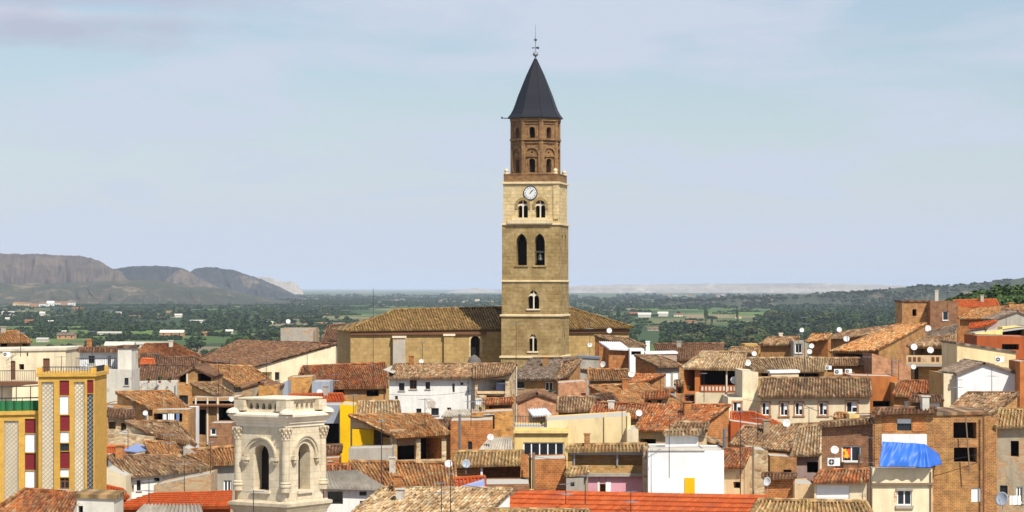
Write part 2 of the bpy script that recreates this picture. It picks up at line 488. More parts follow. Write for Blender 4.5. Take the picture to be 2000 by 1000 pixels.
m_plain('grey_metal', (0.33, 0.34, 0.36), 0.45, 0.5)
m_plain('zinc', (0.2, 0.22, 0.25), 0.45, 0.4)
m_plain('white_paint', (0.82, 0.82, 0.80), 0.5)
m_plain('dish_white', (0.66, 0.66, 0.65), 0.6)
m_plain('dish_grey', (0.32, 0.36, 0.42), 0.5)
m_plain('maroon_panel', (0.19, 0.018, 0.022), 0.5)
m_plain('green_cloth', (0.02, 0.14, 0.05), 0.8)
m_plain('concrete', (0.42, 0.39, 0.34))
m_plain('blue_sheet', (0.2, 0.26, 0.45), 0.5)
m_plain('curtain_white', (0.75, 0.75, 0.74), 0.9)
m_plain('rock_grey', (0.12, 0.11, 0.10), 0.95)
m_plain('bronze', (0.09, 0.1, 0.08), 0.5, 0.7)
mg, tg, bgl = newmat('window_glass')
bgl.inputs['Base Color'].default_value = (0.018, 0.022, 0.028, 1)
bgl.inputs['Roughness'].default_value = 0.12
bgl.inputs['Specular IOR Level'].default_value = 0.4
M = MATS


# ------------------------------------------------------------------ builders for houses
def hole_top(h, u):
    k = h.get('kind', 'rect')
    if k == 'rect': return h['v1']
    u0, u1 = h['u0'], h['u1']; wd = u1 - u0
    if k == 'round':
        r = wd / 2; x = u - (u0 + u1) / 2
        return h['v1'] - r + math.sqrt(max(0, r * r - x * x))
    R = wd * 0.95; rise = math.sqrt(R * R - (R - wd / 2) ** 2)
    x = abs(u - (u0 + u1) / 2)
    return h['v1'] - rise + math.sqrt(max(0, R * R - (x + R - wd / 2) ** 2))


def top_at(top, u):
    for (a, za), (b, zb) in zip(top, top[1:]):
        if u <= b + 1e-6:
            return za + (zb - za) * ((u - a) / max(1e-9, b - a))
    return top[-1][1]


def wall_geom(mb, P0, P1, zb, top, holes=(), m=0, mi=1, mr=None):
    """one wall face from P0 to P1 (left to right seen from outside) with real openings and reveals"""
    P0, P1 = Vector((P0[0], P0[1], 0)), Vector((P1[0], P1[1], 0))
    d = P1 - P0; Ln = d.length; d /= Ln
    n = Vector((d.y, -d.x, 0))
    mr = m if mr is None else mr
    us = {0.0, Ln} | {min(max(t[0], 0), Ln) for t in top}
    for h in holes:
        k = 12 if h.get('kind', 'rect') != 'rect' else 1
        for i in range(k + 1): us.add(h['u0'] + (h['u1'] - h['u0']) * i / k)
    us = sorted(us)
    us = [u for i, u in enumerate(us) if i == 0 or u - us[i - 1] > 1e-4]
    pt = lambda u, z, dep=0.0: P0 + d * u + Vector((0, 0, z)) - n * dep
    for a, b in zip(us, us[1:]):
        mid = (a + b) / 2
        hs = sorted([h for h in holes if h['u0'] < mid < h['u1']], key=lambda h: h['v0'])
        la = lb = zb
        for h in hs:
            mb.face([pt(a, la), pt(b, lb), pt(b, h['v0']), pt(a, h['v0'])], m)
            ta, tb = hole_top(h, a), hole_top(h, b)
            dep = h.get('depth', 0.25)
            mb.face([pt(b, tb), pt(a, ta), pt(a, ta, dep), pt(b, tb, dep)], mr)         # head
            mb.face([pt(a, h['v0']), pt(b, h['v0']), pt(b, h['v0'], dep), pt(a, h['v0'], dep)], mr)
            if not h.get('through'):
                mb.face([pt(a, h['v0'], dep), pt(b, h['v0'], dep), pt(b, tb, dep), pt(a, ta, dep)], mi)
            la, lb = ta, tb
        mb.face([pt(a, la), pt(b, lb), pt(b, top_at(top, b)), pt(a, top_at(top, a))], m)
    for h in holes:
        dep = h.get('depth', 0.25)
        for u, s in ((h['u0'], 1), (h['u1'], -1)):
            q = [pt(u, h['v0']), pt(u, h['v0'], dep), pt(u, hole_top(h, u), dep), pt(u, hole_top(h, u))]
            mb.face(q if s > 0 else q[::-1], mr)
    return P0, d, n, Ln


def on_wall(P0, P1, px, py):
    """(u, z) where the sight line through a photo pixel meets the wall P0-P1"""
    d = Vector((P1[0] - P0[0], P1[1] - P0[1])); Ln = d.length; d /= Ln
    k = (px - 1000.0) / F
    u = (k * P0[1] - P0[0]) / (d.x - k * d.y)
    Y = P0[1] + u * d.y
    return u, (HZ - py) / F * Y


def fit_window(parent, fr, h, style):
    """frame, pane and so on inside the opening h of a wall with frame fr = (P0, d, n)"""
    P0, d, n = fr[:3]
    u0, u1, v0 = h['u0'], h['u1'], h['v0']; v1 = h['v1']
    wd, ht = u1 - u0, v1 - v0
    up = Vector((0, 0, 1))
    pt = lambda u, z, dep: P0 + d * u + up * z - n * dep
    def frame_obj(name, mat, nm=1, t=0.06, dep=0.10, mid=False):
        mb = MB()
        for a, b in ((u0, u0 + t), (u1 - t, u1)): mb.box(pt(a, v0, dep + .05), d * (b - a), n * .05, up * ht)
        for a, b in ((v0, v0 + t), (v1 - t, v1)): mb.box(pt(u0 + t, a, dep + .05), d * (wd - 2 * t), n * .05, up * (b - a))
        for i in range(nm):
            u = u0 + wd * (i + 1) / (nm + 1)
            mb.box(pt(u - t * .5, v0 + t, dep + .048), d * t, n * .046, up * (ht - 2 * t))
        if mid: mb.box(pt(u0 + t, v0 + ht * .62, dep + .047), d * (wd - 2 * t), n * .044, up * t)
        return mb.build(name, M[mat], parent)
    def pane(par, mat='window_glass', dep=0.13, name='pane'):
        mb = MB(); mb.box(pt(u0 + .02, v0 + .02, dep + .01), d * (wd - .04), n * .012, up * (ht - .04))
        return mb.build(name, M[mat], par)
    if style in ('w', 'w3', 'w1', 'k', 'b') and ht > .5:
        sl = MB(); sl.box(pt(u0 - .08, v0 - .09, .2), d * (wd + .16), n * .28, up * .085); sl.build('sill', M['concrete'], parent)
    if style in ('w', 'w3', 'w1'):
        f = frame_obj('window', 'white_paint', {'w': 1, 'w3': 4, 'w1': 0}[style], 0.09); pane(f)
    elif style == 'b':
        f = frame_obj('window', 'brown_wood', 1, 0.07, mid=True); pane(f)
    elif style == 'k':
        f = frame_obj('window', 'dark_metal', 1, 0.05); pane(f)
    elif style == 'door':
        mb = MB(); mb.box(pt(u0 + .01, v0 + .01, .16), d * (wd - .02), n * .05, up * (ht - .02))
        for zz in (0.1, 0.55): mb.box(pt(u0 + wd * .18, v0 + ht * zz, .109), d * wd * .64, n * .02, up * ht * .33)
        mb.build('door', M['brown_wood'], parent)
    elif style in ('s', 'm', 'y', 'c'):
        mat, nm = {'s': ('white_paint', 'shutter'), 'm': ('maroon_panel', 'panel'), 'y': ('yellow_plaster', 'door'), 'c': ('curtain_white', 'curtain')}[style]
        mb = MB(); mb.box(pt(u0 + .015, v0 + .015, .12), d * (wd - .03), n * .04, up * (ht - .03))
        k = max(3, int(ht / 0.25)) if style in 'sm' else 0
        for i in range(k):
            mb.box(pt(u0 + .03, v0 + .02 + (ht - .05) * i / k, .081), d * (wd - .06), n * .012, up * 0.05)
        mb.build(nm, M[mat], parent)
    elif style == 'h':                # roller shutter half down over a window
        mb = MB(); z = v0 + ht * .6
        mb.box(pt(u0 + .01, z, .12), d * (wd - .02), n * .06, up * (v1 - z - .01)); mb.build('roller_shutter', M['white_paint'], parent)
        h2 = dict(h); h2['v1'] = z - .02; fit_window(parent, fr, h2, 'k')
    elif style == 'S':                # framed window with a proud stone surround and sill
        mb = MB(); t = .13
        for a, b in ((u0 - t, u0), (u1, u1 + t)): mb.box(pt(a, v0, 0.02), d * (b - a), n * .06, up * ht)
        mb.box(pt(u0 - t, v1, 0.02), d * (wd + 2 * t), n * .06, up * t)
        mb.box(pt(u0 - t - .05, v0 - t, 0.02), d * (wd + 2 * t + .1), n * .12, up * t)
        mb.build('window_surround', M['salmon_brick'], parent)
        f = frame_obj('window', 'white_paint', 1, 0.07); pane(f)
        c = MB(); c.box(pt(u0 + wd * .52, v0 + ht * .45, .095), d * wd * .4, n * .01, up * ht * .5); c.build('curtain', M['curtain_white'], f)


def ridge_pt(px, py, A, B, pitch):
    """point on the sight line of (px, py) that lies on the slope rising at `pitch` from the eave A-B"""
    d = Vector((B.x - A.x, B.y - A.y)); Ln = d.length; d /= Ln
    n = Vector((d.y, -d.x)); tp = math.tan(math.radians(pitch))
    def g(Y):
        q = P(px, py, Y)
        r = Vector((q.x - A.x, q.y - A.y))
        t = r.dot(d) / Ln
        return q.z - (A.z + t * (B.z - A.z)) - tp * (-r.dot(n)), -r.dot(n)
    lo = hi = None
    Y = min(A.y, B.y) * 0.7
    prev = None
    while Y < max(A.y, B.y) + 90:
        v, dist = g(Y)
        if prev is not None and dist > 0.05 and prev[1] > 0 and prev[0] > 0 >= v:
            lo, hi = Y - 0.5, Y; break
        if dist > 0.05 and v <= 0 and prev is None: break
        if dist > 0: prev = (v, dist)
        Y += 0.5
    if lo is None:
        return P(px, py, max(A.y, B.y) + 4)
    for _ in range(30):
        m_ = (lo + hi) / 2
        if g(m_)[0] > 0: lo = m_
        else: hi = m_
    return P(px, py, lo)


def roof_mesh(name, A, B, C, D, mat, parent, tile=0.26, row=0.46, amp=0.085, thick=0.14, sag=0.10, style='barrel', seed=0):
    """tiled slope: A-B eave (left to right), D-C ridge; real tile waves, stepped rows and a slightly uneven surface"""
    A, B, C, D = (Vector(p) for p in (A, B, C, D))
    wid = max((B - A).length, (C - D).length); dep = max((D - A).length, (C - B).length)
    nt_, nr = max(3, int(round(wid / tile))), max(2, int(round(dep / row)))
    ns = 6 if style == 'barrel' else 4
    uu = np.linspace(0, nt_, nt_ * ns + 1)
    vv = []
    for r in range(nr): vv += [r + 0.0, r + 0.97]
    vv = np.array(vv + [nr])
    a, b, c, d_ = (np.array(p) for p in (A, B, C, D))
    U, V = np.meshgrid(uu, vv)
    s, t = (U / nt_)[..., None], (V / nr)[..., None]
    pos = (a * (1 - s) + b * s) * (1 - t) + (d_ * (1 - s) + c * s) * t
    nrm = np.array(((B - A).normalized()).cross((D - A).normalized())); nrm /= np.linalg.norm(nrm)
    if nrm[2] < 0: nrm = -nrm
    rs = np.random.default_rng(abs(hash((round(A.x, 2), round(A.z, 2), seed))) % (2**32))
    fr = V - np.floor(np.minimum(V, nr - 1e-6))
    if style == 'barrel':
        ph = np.floor(V)[...] * 0
        h = amp * np.sin(2 * np.pi * U + ph)
        jit = rs.normal(0, 0.028, (nr + 2, nt_ + 2))
        h = h + jit[np.floor(np.minimum(V, nr - 1e-3)).astype(int), np.floor(np.minimum(U, nt_ - 1e-3)).astype(int)]
        step = 0.05
    elif style == 'flatrow':
        h = 0.02 * (np.abs(np.sin(np.pi * U)) ** 0.5); step = 0.075
    else:
        h = amp * np.sin(2 * np.pi * U); step = 0.0
    h = h + step * (1 - fr) * (V < nr)
    ph = rs.uniform(0, 6, 4)
    sag = min(sag, .016 * dep + .008 * wid)
    und = sag * (np.sin(U / nt_ * 3.1 + ph[0]) * np.sin(V / nr * 2.6 + ph[1]) + 0.5 * np.sin(U / nt_ * 9 + ph[2]) * np.cos(V / nr * 5 + ph[3]))
    pos = pos + nrm * (h + und)[..., None]
    ny, nx = U.shape
    off = np.array(parent_loc(parent))
    verts = (pos - off).reshape(-1, 3)
    idx = np.arange(ny * nx).reshape(ny, nx)
    quads = np.stack([idx[:-1, :-1], idx[:-1, 1:], idx[1:, 1:], idx[1:, :-1]], -1).reshape(-1, 4)
    quv = np.stack([U.reshape(-1), V.reshape(-1)], 1)
    # underside and edges
    loop = np.concatenate([idx[0, :], idx[1:, -1], idx[-1, -2::-1], idx[-2:0:-1, 0]])
    under = verts[loop].copy()
    t_l = np.concatenate([np.full(nx, 0), vv[1:] / nr, np.full(nx - 1, 1), (vv[-2:0:-1]) / nr])
    s_l = np.concatenate([uu / nt_, np.full(ny - 1, 1), uu[-2::-1] / nt_, np.full(ny - 2, 0)])
    base = (a * (1 - s_l[:, None]) + b * s_l[:, None]) * (1 - t_l[:, None]) + (d_ * (1 - s_l[:, None]) + c * s_l[:, None]) * t_l[:, None]
    under = base - off - nrm * thick
    k0 = len(verts); nl = len(loop)
    verts = np.concatenate([verts, under])
    lo2 = np.arange(nl); hi2 = (lo2 + 1) % nl
    skirt = np.stack([loop[hi2], loop[lo2], k0 + lo2, k0 + hi2], -1)
    faces = np.concatenate([quads, skirt])
    nf = len(faces)
    me = bpy.data.meshes.new(name)
    me.vertices.add(len(verts)); me.vertices.foreach_set('co', verts.ravel())
    tot_l = nf * 4 + nl
    me.loops.add(tot_l); me.polygons.add(nf + 1)
    li = np.concatenate([faces.ravel(), (k0 + lo2[::-1])])
    me.loops.foreach_set('vertex_index', li)
    me.polygons.foreach_set('loop_start', np.concatenate([np.arange(nf) * 4, [nf * 4]]))
    me.polygons.foreach_set('loop_total', np.concatenate([np.full(nf, 4), [nl]]))
    me.update(calc_edges=True)
    uv = me.uv_layers.new(name='UVMap')
    # tile index is taken per face so that colour never bleeds over an edge
    fq = quv[quads]                                     # nq,4,2
    ctr = fq.mean(1, keepdims=True)
    fq = ctr + (fq - ctr) * 0.02
    fs = np.full((len(skirt), 4, 2), 0.5)
    fs[:, :, 0] = (s_l * nt_)[:, None]; fs[:, :, 1] = (t_l * nr)[:, None]
    luv = np.concatenate([fq.reshape(-1, 2), fs.reshape(-1, 2), np.zeros((nl, 2))])
    uv.data.foreach_set('uv', luv.ravel())
    me.materials.append(M[mat])
    me.polygons.foreach_set('use_smooth', [False] * len(me.polygons))
    me.validate()
    o = bpy.data.objects.new(name, me)
    COL.objects.link(o)
    o.parent = parent
    return o


def square_up(A, B, Y, D, C, pitch):
    """depth of the second eave end that makes the roof as nearly rectangular as possible"""
    Ln = abs(B[0] - A[0]) / F * Y; best = None
    for i in range(-16, 17):
        yb = Y + Ln * .05 * i
        a, b = P(*A, Y), P(*B, yb)
        if abs(a.z - b.z) > .55 + .06 * Ln and i: continue
        c, d_ = ridge_pt(*C, a, b, pitch), ridge_pt(*D, a, b, pitch)
        e = (b - a).xy.normalized()
        cost = 0
        for p, q in ((a, d_), (b, c)):
            v = (q - p).xy
            if v.length > .01: cost += abs(v.normalized().dot(e))
            else: cost += 1
        cost += .15 * abs(i) / 16 + .05 * abs(c.y - d_.y - (yb - Y)) / 5
        if best is None or cost < best[0]: best = (cost, yb)
    return best[1] if best else Y


GROUND = -27.0


def plumb(p, z): return Vector((p.x, p.y, z))


def ground_z(x, y):
    """height of the land under and beyond the town"""
    def ss(a, b, t):
        t = min(1, max(0, (t - a) / (b - a))); return t * t * (3 - 2 * t)
    z = -27 - 23 * ss(430, 950, y)
    z += 17 * ss(18, 60, x) * ss(200, 330, y) * (1 - ss(420, 700, y)) * (1 - ss(200, 420, x))
    return z


def house(name, label, A, B, Y, D=None, C=None, typ='mono', YB=None, pitch=20, wall='white_plaster', side=None, roof='tan_tile',
          zb=None, over=0.5, wins=(), rwins=(), lwins=(), depth=8.0, rstyle='barrel', gal=None, ridge=True, tile=0.26, row=0.46,
          parapet=0.0, cornice=None, group='houses of the old town', chimneys=(), apex=None, cat='house'):
    """A, B: photo pixels of the eave (or flat top) ends, D, C: of the ridge ends; wins: (x0, y0, x1, y1, style) on the front"""
    if YB is None and typ in ('mono', 'gable'): YB = square_up(A, B, Y, D, C, pitch)
    Av, Bv = P(*A, Y), P(*B, YB or Y)
    c = (Av + Bv) / 2
    zg = ground_z(c.x, c.y + 4) if zb is None else zb
    root = empty(name, (c.x, c.y + 1, zg), label, cat, group)
    d2 = Vector((Bv.x - Av.x, Bv.y - Av.y, 0)).normalized()
    n2 = Vector((d2.y, -d2.x, 0))
    side = side or wall
    tp = math.tan(math.radians(pitch))
    back = None
    if typ in ('mono', 'gable'):
        Dv, Cv = ridge_pt(*D, Av, Bv, pitch), ridge_pt(*C, Av, Bv, pitch)
        fo = over
        so = 0.12
        a = Av - n2 * fo + d2 * so; b = Bv - n2 * fo - d2 * so
        cc, dd = Cv - d2 * so + n2 * 0.05, Dv + d2 * so + n2 * 0.05
        zt = lambda p, q, e: q.z + fo * tp * e - 0.1
        corners = [a, b, cc, dd]
        tops = [Av.z + fo * tp - .1, Bv.z + fo * tp - .1, Cv.z - .1, Dv.z - .1]
        front_top = [(0, tops[0]), ((b - a).xy.length, tops[1])]
        if typ == 'gable':
            Ev = Vector((2 * Cv.x - Bv.x, 2 * Cv.y - Bv.y, Bv.z)); Fv = Vector((2 * Dv.x - Av.x, 2 * Dv.y - Av.y, Av.z))
            e, f_ = Ev + n2 * fo - d2 * so, Fv + n2 * fo + d2 * so
    elif typ == 'gfront':                                  # gable end towards the viewer, ridge running back
        ap = P(*apex, Y)
        bk = -n2 * depth
        a, b = Av + d2 * .15 - n2 * .2, Bv - d2 * .15 - n2 * .2
        cc, dd = b + bk * .95, a + bk * .95
    else:                                                  # flat
        a, b = Av.copy(), Bv.copy()
        cc, dd = b - n2 * depth, a - n2 * depth
    mb = MB()
    FP0, FP1 = plumb(a, 0), plumb(b, 0)
    def holes_on(p0, p1, lst):
        out = []
        for w_ in lst:
            x0, y0, x1, y1, st = w_[:5]
            u0, z1 = on_wall(p0, p1, x0, y0); u1, z0 = on_wall(p0, p1, x1, y1)
            if u0 > u1: u0, u1 = u1, u0
            Lw = (Vector(p1) - Vector(p0)).length
            u0, u1 = max(.05, u0), min(Lw - .05, u1)
            if u1 - u0 < .1: continue
            h = dict(u0=u0, u1=u1, v0=z0, v1=z1, style=st, depth={'d': 1.5, 'v': 3.0}.get(st, .24))
            if len(w_) > 5: h['kind'] = w_[5]
            out.append(h)
        return out
    jobs = []
    fh = holes_on(FP0, FP1, wins)
    if typ in ('mono', 'gable'):
        jobs.append((wall_geom(mb, FP0, FP1, zg, front_top, fh, 0), fh))
        if typ == 'mono':
            P2, P3 = plumb(cc, 0), plumb(dd, 0)
            rh = holes_on(FP1, P2, rwins); lh = holes_on(P3, FP0, lwins)
            L1, L2, L3 = (P2 - FP1).length, (P3 - P2).length, (FP0 - P3).length
            jobs.append((wall_geom(mb, FP1, P2, zg, [(0, tops[1]), (L1, tops[2])], rh, 2), rh))
            wall_geom(mb, P2, P3, zg, [(0, tops[2]), (L2, tops[3])], (), 2)
            jobs.append((wall_geom(mb, P3, FP0, zg, [(0, tops[3]), (L3, tops[0])], lh, 2), lh))
        else:
            E2, F2 = plumb(e, 0), plumb(f_, 0)
            rh = holes_on(FP1, E2, rwins); lh = holes_on(F2, FP0, lwins)
            L1, L2, L3 = (E2 - FP1).length, (F2 - E2).length, (FP0 - F2).length
            jobs.append((wall_geom(mb, FP1, E2, zg, [(0, tops[1]), (L1 / 2, Cv.z - .1), (L1, tops[1])], rh, 2), rh))
            wall_geom(mb, E2, F2, zg, [(0, tops[1]), (L2, tops[0])], (), 2)
            jobs.append((wall_geom(mb, F2, FP0, zg, [(0, tops[0]), (L3 / 2, Dv.z - .1), (L3, tops[0])], lh, 2), lh))
        ro = roof_mesh('roof', Av, Bv, Cv, Dv, roof, root, style=rstyle, tile=tile, row=row, sag=.10 if rstyle == 'barrel' else .025)
        if rstyle == 'barrel':
            nr_ = (Bv - Av).cross(Dv - Av).normalized()
            if nr_.z < 0: nr_ = -nr_
            for p_, q_ in ((Av, Dv), (Bv, Cv)):
                e_ = MB(); k_ = max(2, int((q_ - p_).length / .5)); jj = random.Random(int(p_.x * 7))
                pts_ = [p_ + (q_ - p_) * (i / k_) + nr_ * (.06 + jj.uniform(-.03, .04)) for i in range(k_ + 1)]
                for x_, y_ in zip(pts_, pts_[1:]): e_.tube(x_, y_, .13, .09, n=6)
                e_.build('verge_tiles', M[roof], root)
            if typ == 'mono':
                e_ = MB(); e_.tube(Dv + nr_ * .04, Cv + nr_ * .04, .13, n=7); e_.build('ridge_cap', M[roof], root)
            wd_ = (Bv - Av).length
            rr = random.Random(int(Av.x * 13 + Av.z * 5))
            if wd_ > 4.5 and not chimneys and rr.random() < .62:
                for _ in range(1 if wd_ < 9 else 2):
                    s_, t_ = rr.uniform(.12, .88), rr.uniform(.62, .95)
                    p_ = (Av + (Bv - Av) * s_) * (1 - t_) + (Dv + (Cv - Dv) * s_) * t_
                    w_, h_ = rr.uniform(.38, .6), rr.uniform(.55, 1.1)
                    ch = MB(); rt = rr.uniform(-.2, .2)
                    ch.cbox(p_ - Vector((0, 0, .4)), w_, w_ * .9, h_ + .4, rot=rt); ch.cbox(p_ + Vector((0, 0, h_)), w_ * 1.3, w_ * 1.15, .09, rot=rt)
                    ch.build('chimney', M[rr.choice(['old_brick', 'grey_render', 'orange_brick', 'old_white_plaster', 'cement_render'])], ro)
        if typ == 'gable':
            roof_mesh('roof', Ev, Fv, Dv, Cv, roof, root, style=rstyle, tile=tile, row=row)
            if ridge:
                r_ = MB(); r_.tube(Dv + Vector((0, 0, .02)), Cv + Vector((0, 0, .02)), .13, n=8); r_.build('ridge_cap', M[roof], root)
    elif typ == 'gfront':
        Lf = (FP1 - FP0).length
        ua = (plumb(ap, 0) - plumb(Av, 0)).length - .15
        ft = [(0, Av.z - .1 + .1 * tp), (ua, ap.z - .12), (Lf, Bv.z - .1 + .1 * tp)]
        jobs.append((wall_geom(mb, FP0, FP1, zg, ft, fh, 0), fh))
        P2, P3 = plumb(cc, 0), plumb(dd, 0)
        rh = holes_on(FP1, P2, rwins); lh = holes_on(P3, FP0, lwins)
        jobs.append((wall_geom(mb, FP1, P2, zg, [(0, ft[2][1]), ((P2 - FP1).length, ft[2][1])], rh, 2), rh))
        wall_geom(mb, P2, P3, zg, [(0, ft[2][1]), (Lf - ua, ft[1][1]), (Lf, ft[0][1])], (), 2)
        jobs.append((wall_geom(mb, P3, FP0, zg, [(0, ft[0][1]), ((P3 - FP0).length, ft[0][1])], lh, 2), lh))
        roof_mesh('roof', Av + bk, Av, ap, ap + bk, roof, root, style=rstyle)
        roof_mesh('roof', Bv, Bv + bk, ap + bk, ap, roof, root, style=rstyle)
        r_ = MB(); r_.tube(ap, ap + bk, .13, n=8); r_.build('ridge_cap', M[roof], root)
    else:
        P2, P3 = plumb(cc, 0), plumb(dd, 0)
        rh = holes_on(FP1, P2, rwins); lh = holes_on(P3, FP0, lwins)
        L0, L1 = (FP1 - FP0).length, (P2 - FP1).length
        jobs.append((wall_geom(mb, FP0, FP1, zg, [(0, a.z), (L0, b.z)], fh, 0), fh))
        jobs.append((wall_geom(mb, FP1, P2, zg, [(0, b.z), (L1, b.z)], rh, 2), rh))
        wall_geom(mb, P2, P3, zg, [(0, b.z), (L0, a.z)], (), 2)
        jobs.append((wall_geom(mb, P3, FP0, zg, [(0, a.z), (L1, a.z)], lh, 2), lh))
        r_ = MB()
        up = Vector((0, 0, 1))
        e_ = 0.12 if cornice else -0.02
        q = [a + (n2 - d2) * e_, b + (n2 + d2) * e_, cc + (d2 - n2) * e_, dd - (d2 + n2) * e_]
        t_ = 0.22
        z_ = -0.004 if cornice else -0.3
        r_.hexa([p + up * z_ for p in q] + [p + up * (z_ + t_) for p in q])
        r_.build('flat_roof', M[cornice or 'concrete'], root)
        if parapet > 0:
            pm = MB()
            for p, q_ in ((a, b), (b, cc), (cc, dd), (dd, a)):
                dv = (q_ - p).normalized(); nn = Vector((dv.y, -dv.x, 0))
                pm.box(p - nn * .2 + up * (z_ + t_), (q_ - p), nn * .2, up * parapet)
            pm.build('parapet', M[wall], root)
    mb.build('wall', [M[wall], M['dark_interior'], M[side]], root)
    for fr, hs in jobs:
        for h in hs:
            fit_window(root, fr, h, h['style'])
    rr = random.Random(int(Av.x * 31 + Av.z * 17))
    if rr.random() < .45 and (b - a).length > 4:
        u_ = (b - a).length * rr.choice([.03, .97, .5 if not wins else .97])
        p_ = FP0 + (FP1 - FP0).normalized() * u_ + n2 * .09
        dp = MB(); dp.tube(p_ + Vector((0, 0, zg)), p_ + Vector((0, 0, a.z - .25)), .05, n=6)
        dp.build('drain_pipe', M[rr.choice(['zinc', 'old_wood', 'brown_wood', 'grey_metal'])], root)
    for (px, py0, py1, wpx, mat) in chimneys:
        yy = Y + 2.5
        p0, p1 = P(px, py0, yy), P(px, py1, yy)
        wd = max(.45, wpx / F * yy)
        ch = MB(); ch.cbox(Vector((p1.x, p1.y, p1.z)), wd, wd * .9, p0.z - p1.z); ch.cbox(Vector((p0.x, p0.y, p0.z)), wd * 1.25, wd * 1.1, .12)
        ch.build('chimney', M[mat], root)
    root['_fr'] = [FP0.x, FP0.y, FP1.x, FP1.y]
    return root


def wall_pt(h, px, py, out=0.0):
    f = h['_fr']
    u, z = on_wall((f[0], f[1]), (f[2], f[3]), px, py)
    d = Vector((f[2] - f[0], f[3] - f[1], 0)).normalized(); n = Vector((d.y, -d.x, 0))
    return Vector((f[0], f[1], 0)) + d * u + Vector((0, 0, z)) + n * out


def wall_bar(h, name, x0, y0, x1, y1, mat, out=0.15, th=0.15):
    """a plank, post, ledge or band that stands proud of the front wall, filling a photo rectangle"""
    p, q = wall_pt(h, x0, y1, 0), wall_pt(h, x1, y0, 0)
    f = h['_fr']; d = Vector((f[2] - f[0], f[3] - f[1], 0)).normalized(); n = Vector((d.y, -d.x, 0))
    L_ = (Vector((q.x, q.y, 0)) - Vector((p.x, p.y, 0))).length
    mb = MB(); mb.box(p + n * (out - th), d * L_, n * th, Vector((0, 0, q.z - p.z)))
    return mb.build(name, M[mat], h)


def railing(h, pts, ht, mat='dark_metal', step=0.16, r=0.018, name='railing'):
    mb = MB(); up = Vector((0, 0, 1))
    for a, b in zip(pts, pts[1:]):
        L_ = (b - a).length; k = max(2, int(L_ / step))
        mb.tube(a + up * ht, b + up * ht, r * 1.6, n=5); mb.tube(a + up * .08, b + up * .08, r, n=5)
        for i in range(k + 1):
            p = a + (b - a) * (i / k)
            mb.tube(p, p + up * ht, r, n=4)
    return mb.build(name, M[mat], h)


def copy_tree(o, parent=None):
    c = o.copy(); COL.objects.link(c); c.parent = parent
    for ch in o.children: copy_tree(ch, c)
    return c


# satellite dish facing -Y, centre of the bowl at the origin
def make_dish(mat):
    root = empty('satellite_dish', (0, 0, 0), None, 'satellite dish', 'satellite dishes on the roofs')
    k, n = 5, 20
    mb = MB()
    V_ = lambda r, t, o=0: (r * math.cos(t), -0.28 * r * r + o, r * math.sin(t))
    for j in range(k):
        for i in range(n):
            t0, t1 = 2 * math.pi * i / n, 2 * math.pi * (i + 1) / n
            r0, r1 = j / k, (j + 1) / k
            if j == 0: mb.face([V_(0, 0), V_(r1, t1), V_(r1, t0)]); mb.face([V_(0, 0, .04), V_(r1, t0, .04), V_(r1, t1, .04)])
            else:
                mb.face([V_(r0, t0), V_(r0, t1), V_(r1, t1), V_(r1, t0)]); mb.face([V_(r0, t0, .04), V_(r1, t0, .04), V_(r1, t1, .04), V_(r0, t1, .04)])
            if j == k - 1: mb.face([V_(1, t0), V_(1, t1), V_(1, t1, .04), V_(1, t0, .04)])
    mb.build('reflector', M[mat], root, smooth=True)
    a = MB(); a.tube((0, -.25, -.97), (0, -.95, -.2), .035, n=5); a.tube((0, -.9, -.26), (0, -.72, -.12), .10, .07, n=8)
    a.build('feed_arm', M['grey_metal'], root)
    b = MB(); b.tube((0, .06, 0), (0, .35, -.1), .06, n=6); b.tube((0, .35, .15), (0, .35, -2.3), .05, n=6)
    b.build('mounting_pole', M['grey_metal'], root)
    return root


def make_aerial(kind, h):
    """roof aerial with its mast foot at the origin"""
    root = empty('antenna', (0, 0, 0), None, 'antenna', 'television aerials on the roofs')
    mb = MB(); mb.tube((0, 0, -0.3), (0, 0, h), .03, .022, n=6); mb.build('mast', M['dark_metal'], root)
    def yagi(z, L_, k, az, sz=.5):
        m2 = MB(); c, s = math.cos(az), math.sin(az)
        m2.tube((-c * L_ / 2, -s * L_ / 2, z), (c * L_ / 2, s * L_ / 2, z), .022, n=4)
        for i in range(k):
            t = -L_ / 2 + L_ * i / (k - 1); w_ = sz * (1 - .4 * i / k)
            m2.tube((c * t + s * w_, s * t - c * w_, z + .01), (c * t - s * w_, s * t + c * w_, z + .01), .014, n=4)
        m2.build('aerial_array', M['grey_metal'], root)
    if kind == 0: yagi(h - .1, 1.1, 7, 0.9, .3)
    if kind == 1: yagi(h - .1, .9, 6, 1.1, .3); yagi(h - .7, .9, 4, -0.8, .45)
    if kind == 2:
        m2 = MB()
        for z in np.arange(h * .25, h, h * .25): m2.tube((-.25, 0, z), (.25, 0, z), .02, n=4)
        m2.build('crossbar', M['grey_metal'], root)
    return root


AERIALS = {}
DISH = {}


def dish(px, py, r_px, Y, label, az=0.0, mat='dish_white'):
    if mat not in DISH: DISH[mat] = o = make_dish(mat); used = False
    else: o = copy_tree(DISH[mat])
    o.location = P(px, py, Y)
    s = r_px / F * Y
    o.scale = (s, s, s)
    o.rotation_euler = (math.radians(-14), 0, az)
    o['label'] = label
    return o


def antenna(px, py0, py1, Y, label, kind=0, rot=0.0):
    """mast foot at (px, py0), top at py1"""
    h = (py0 - py1) / F * Y
    key = (kind, round(h * 2))
    if key not in AERIALS: AERIALS[key] = o = make_aerial(kind, round(h * 2) / 2)
    else: o = copy_tree(AERIALS[key])
    p = P(px, py0, Y)
    o.location = p
    o.rotation_euler = (0, 0, rot)
    o['label'] = label
    return o


AC = []


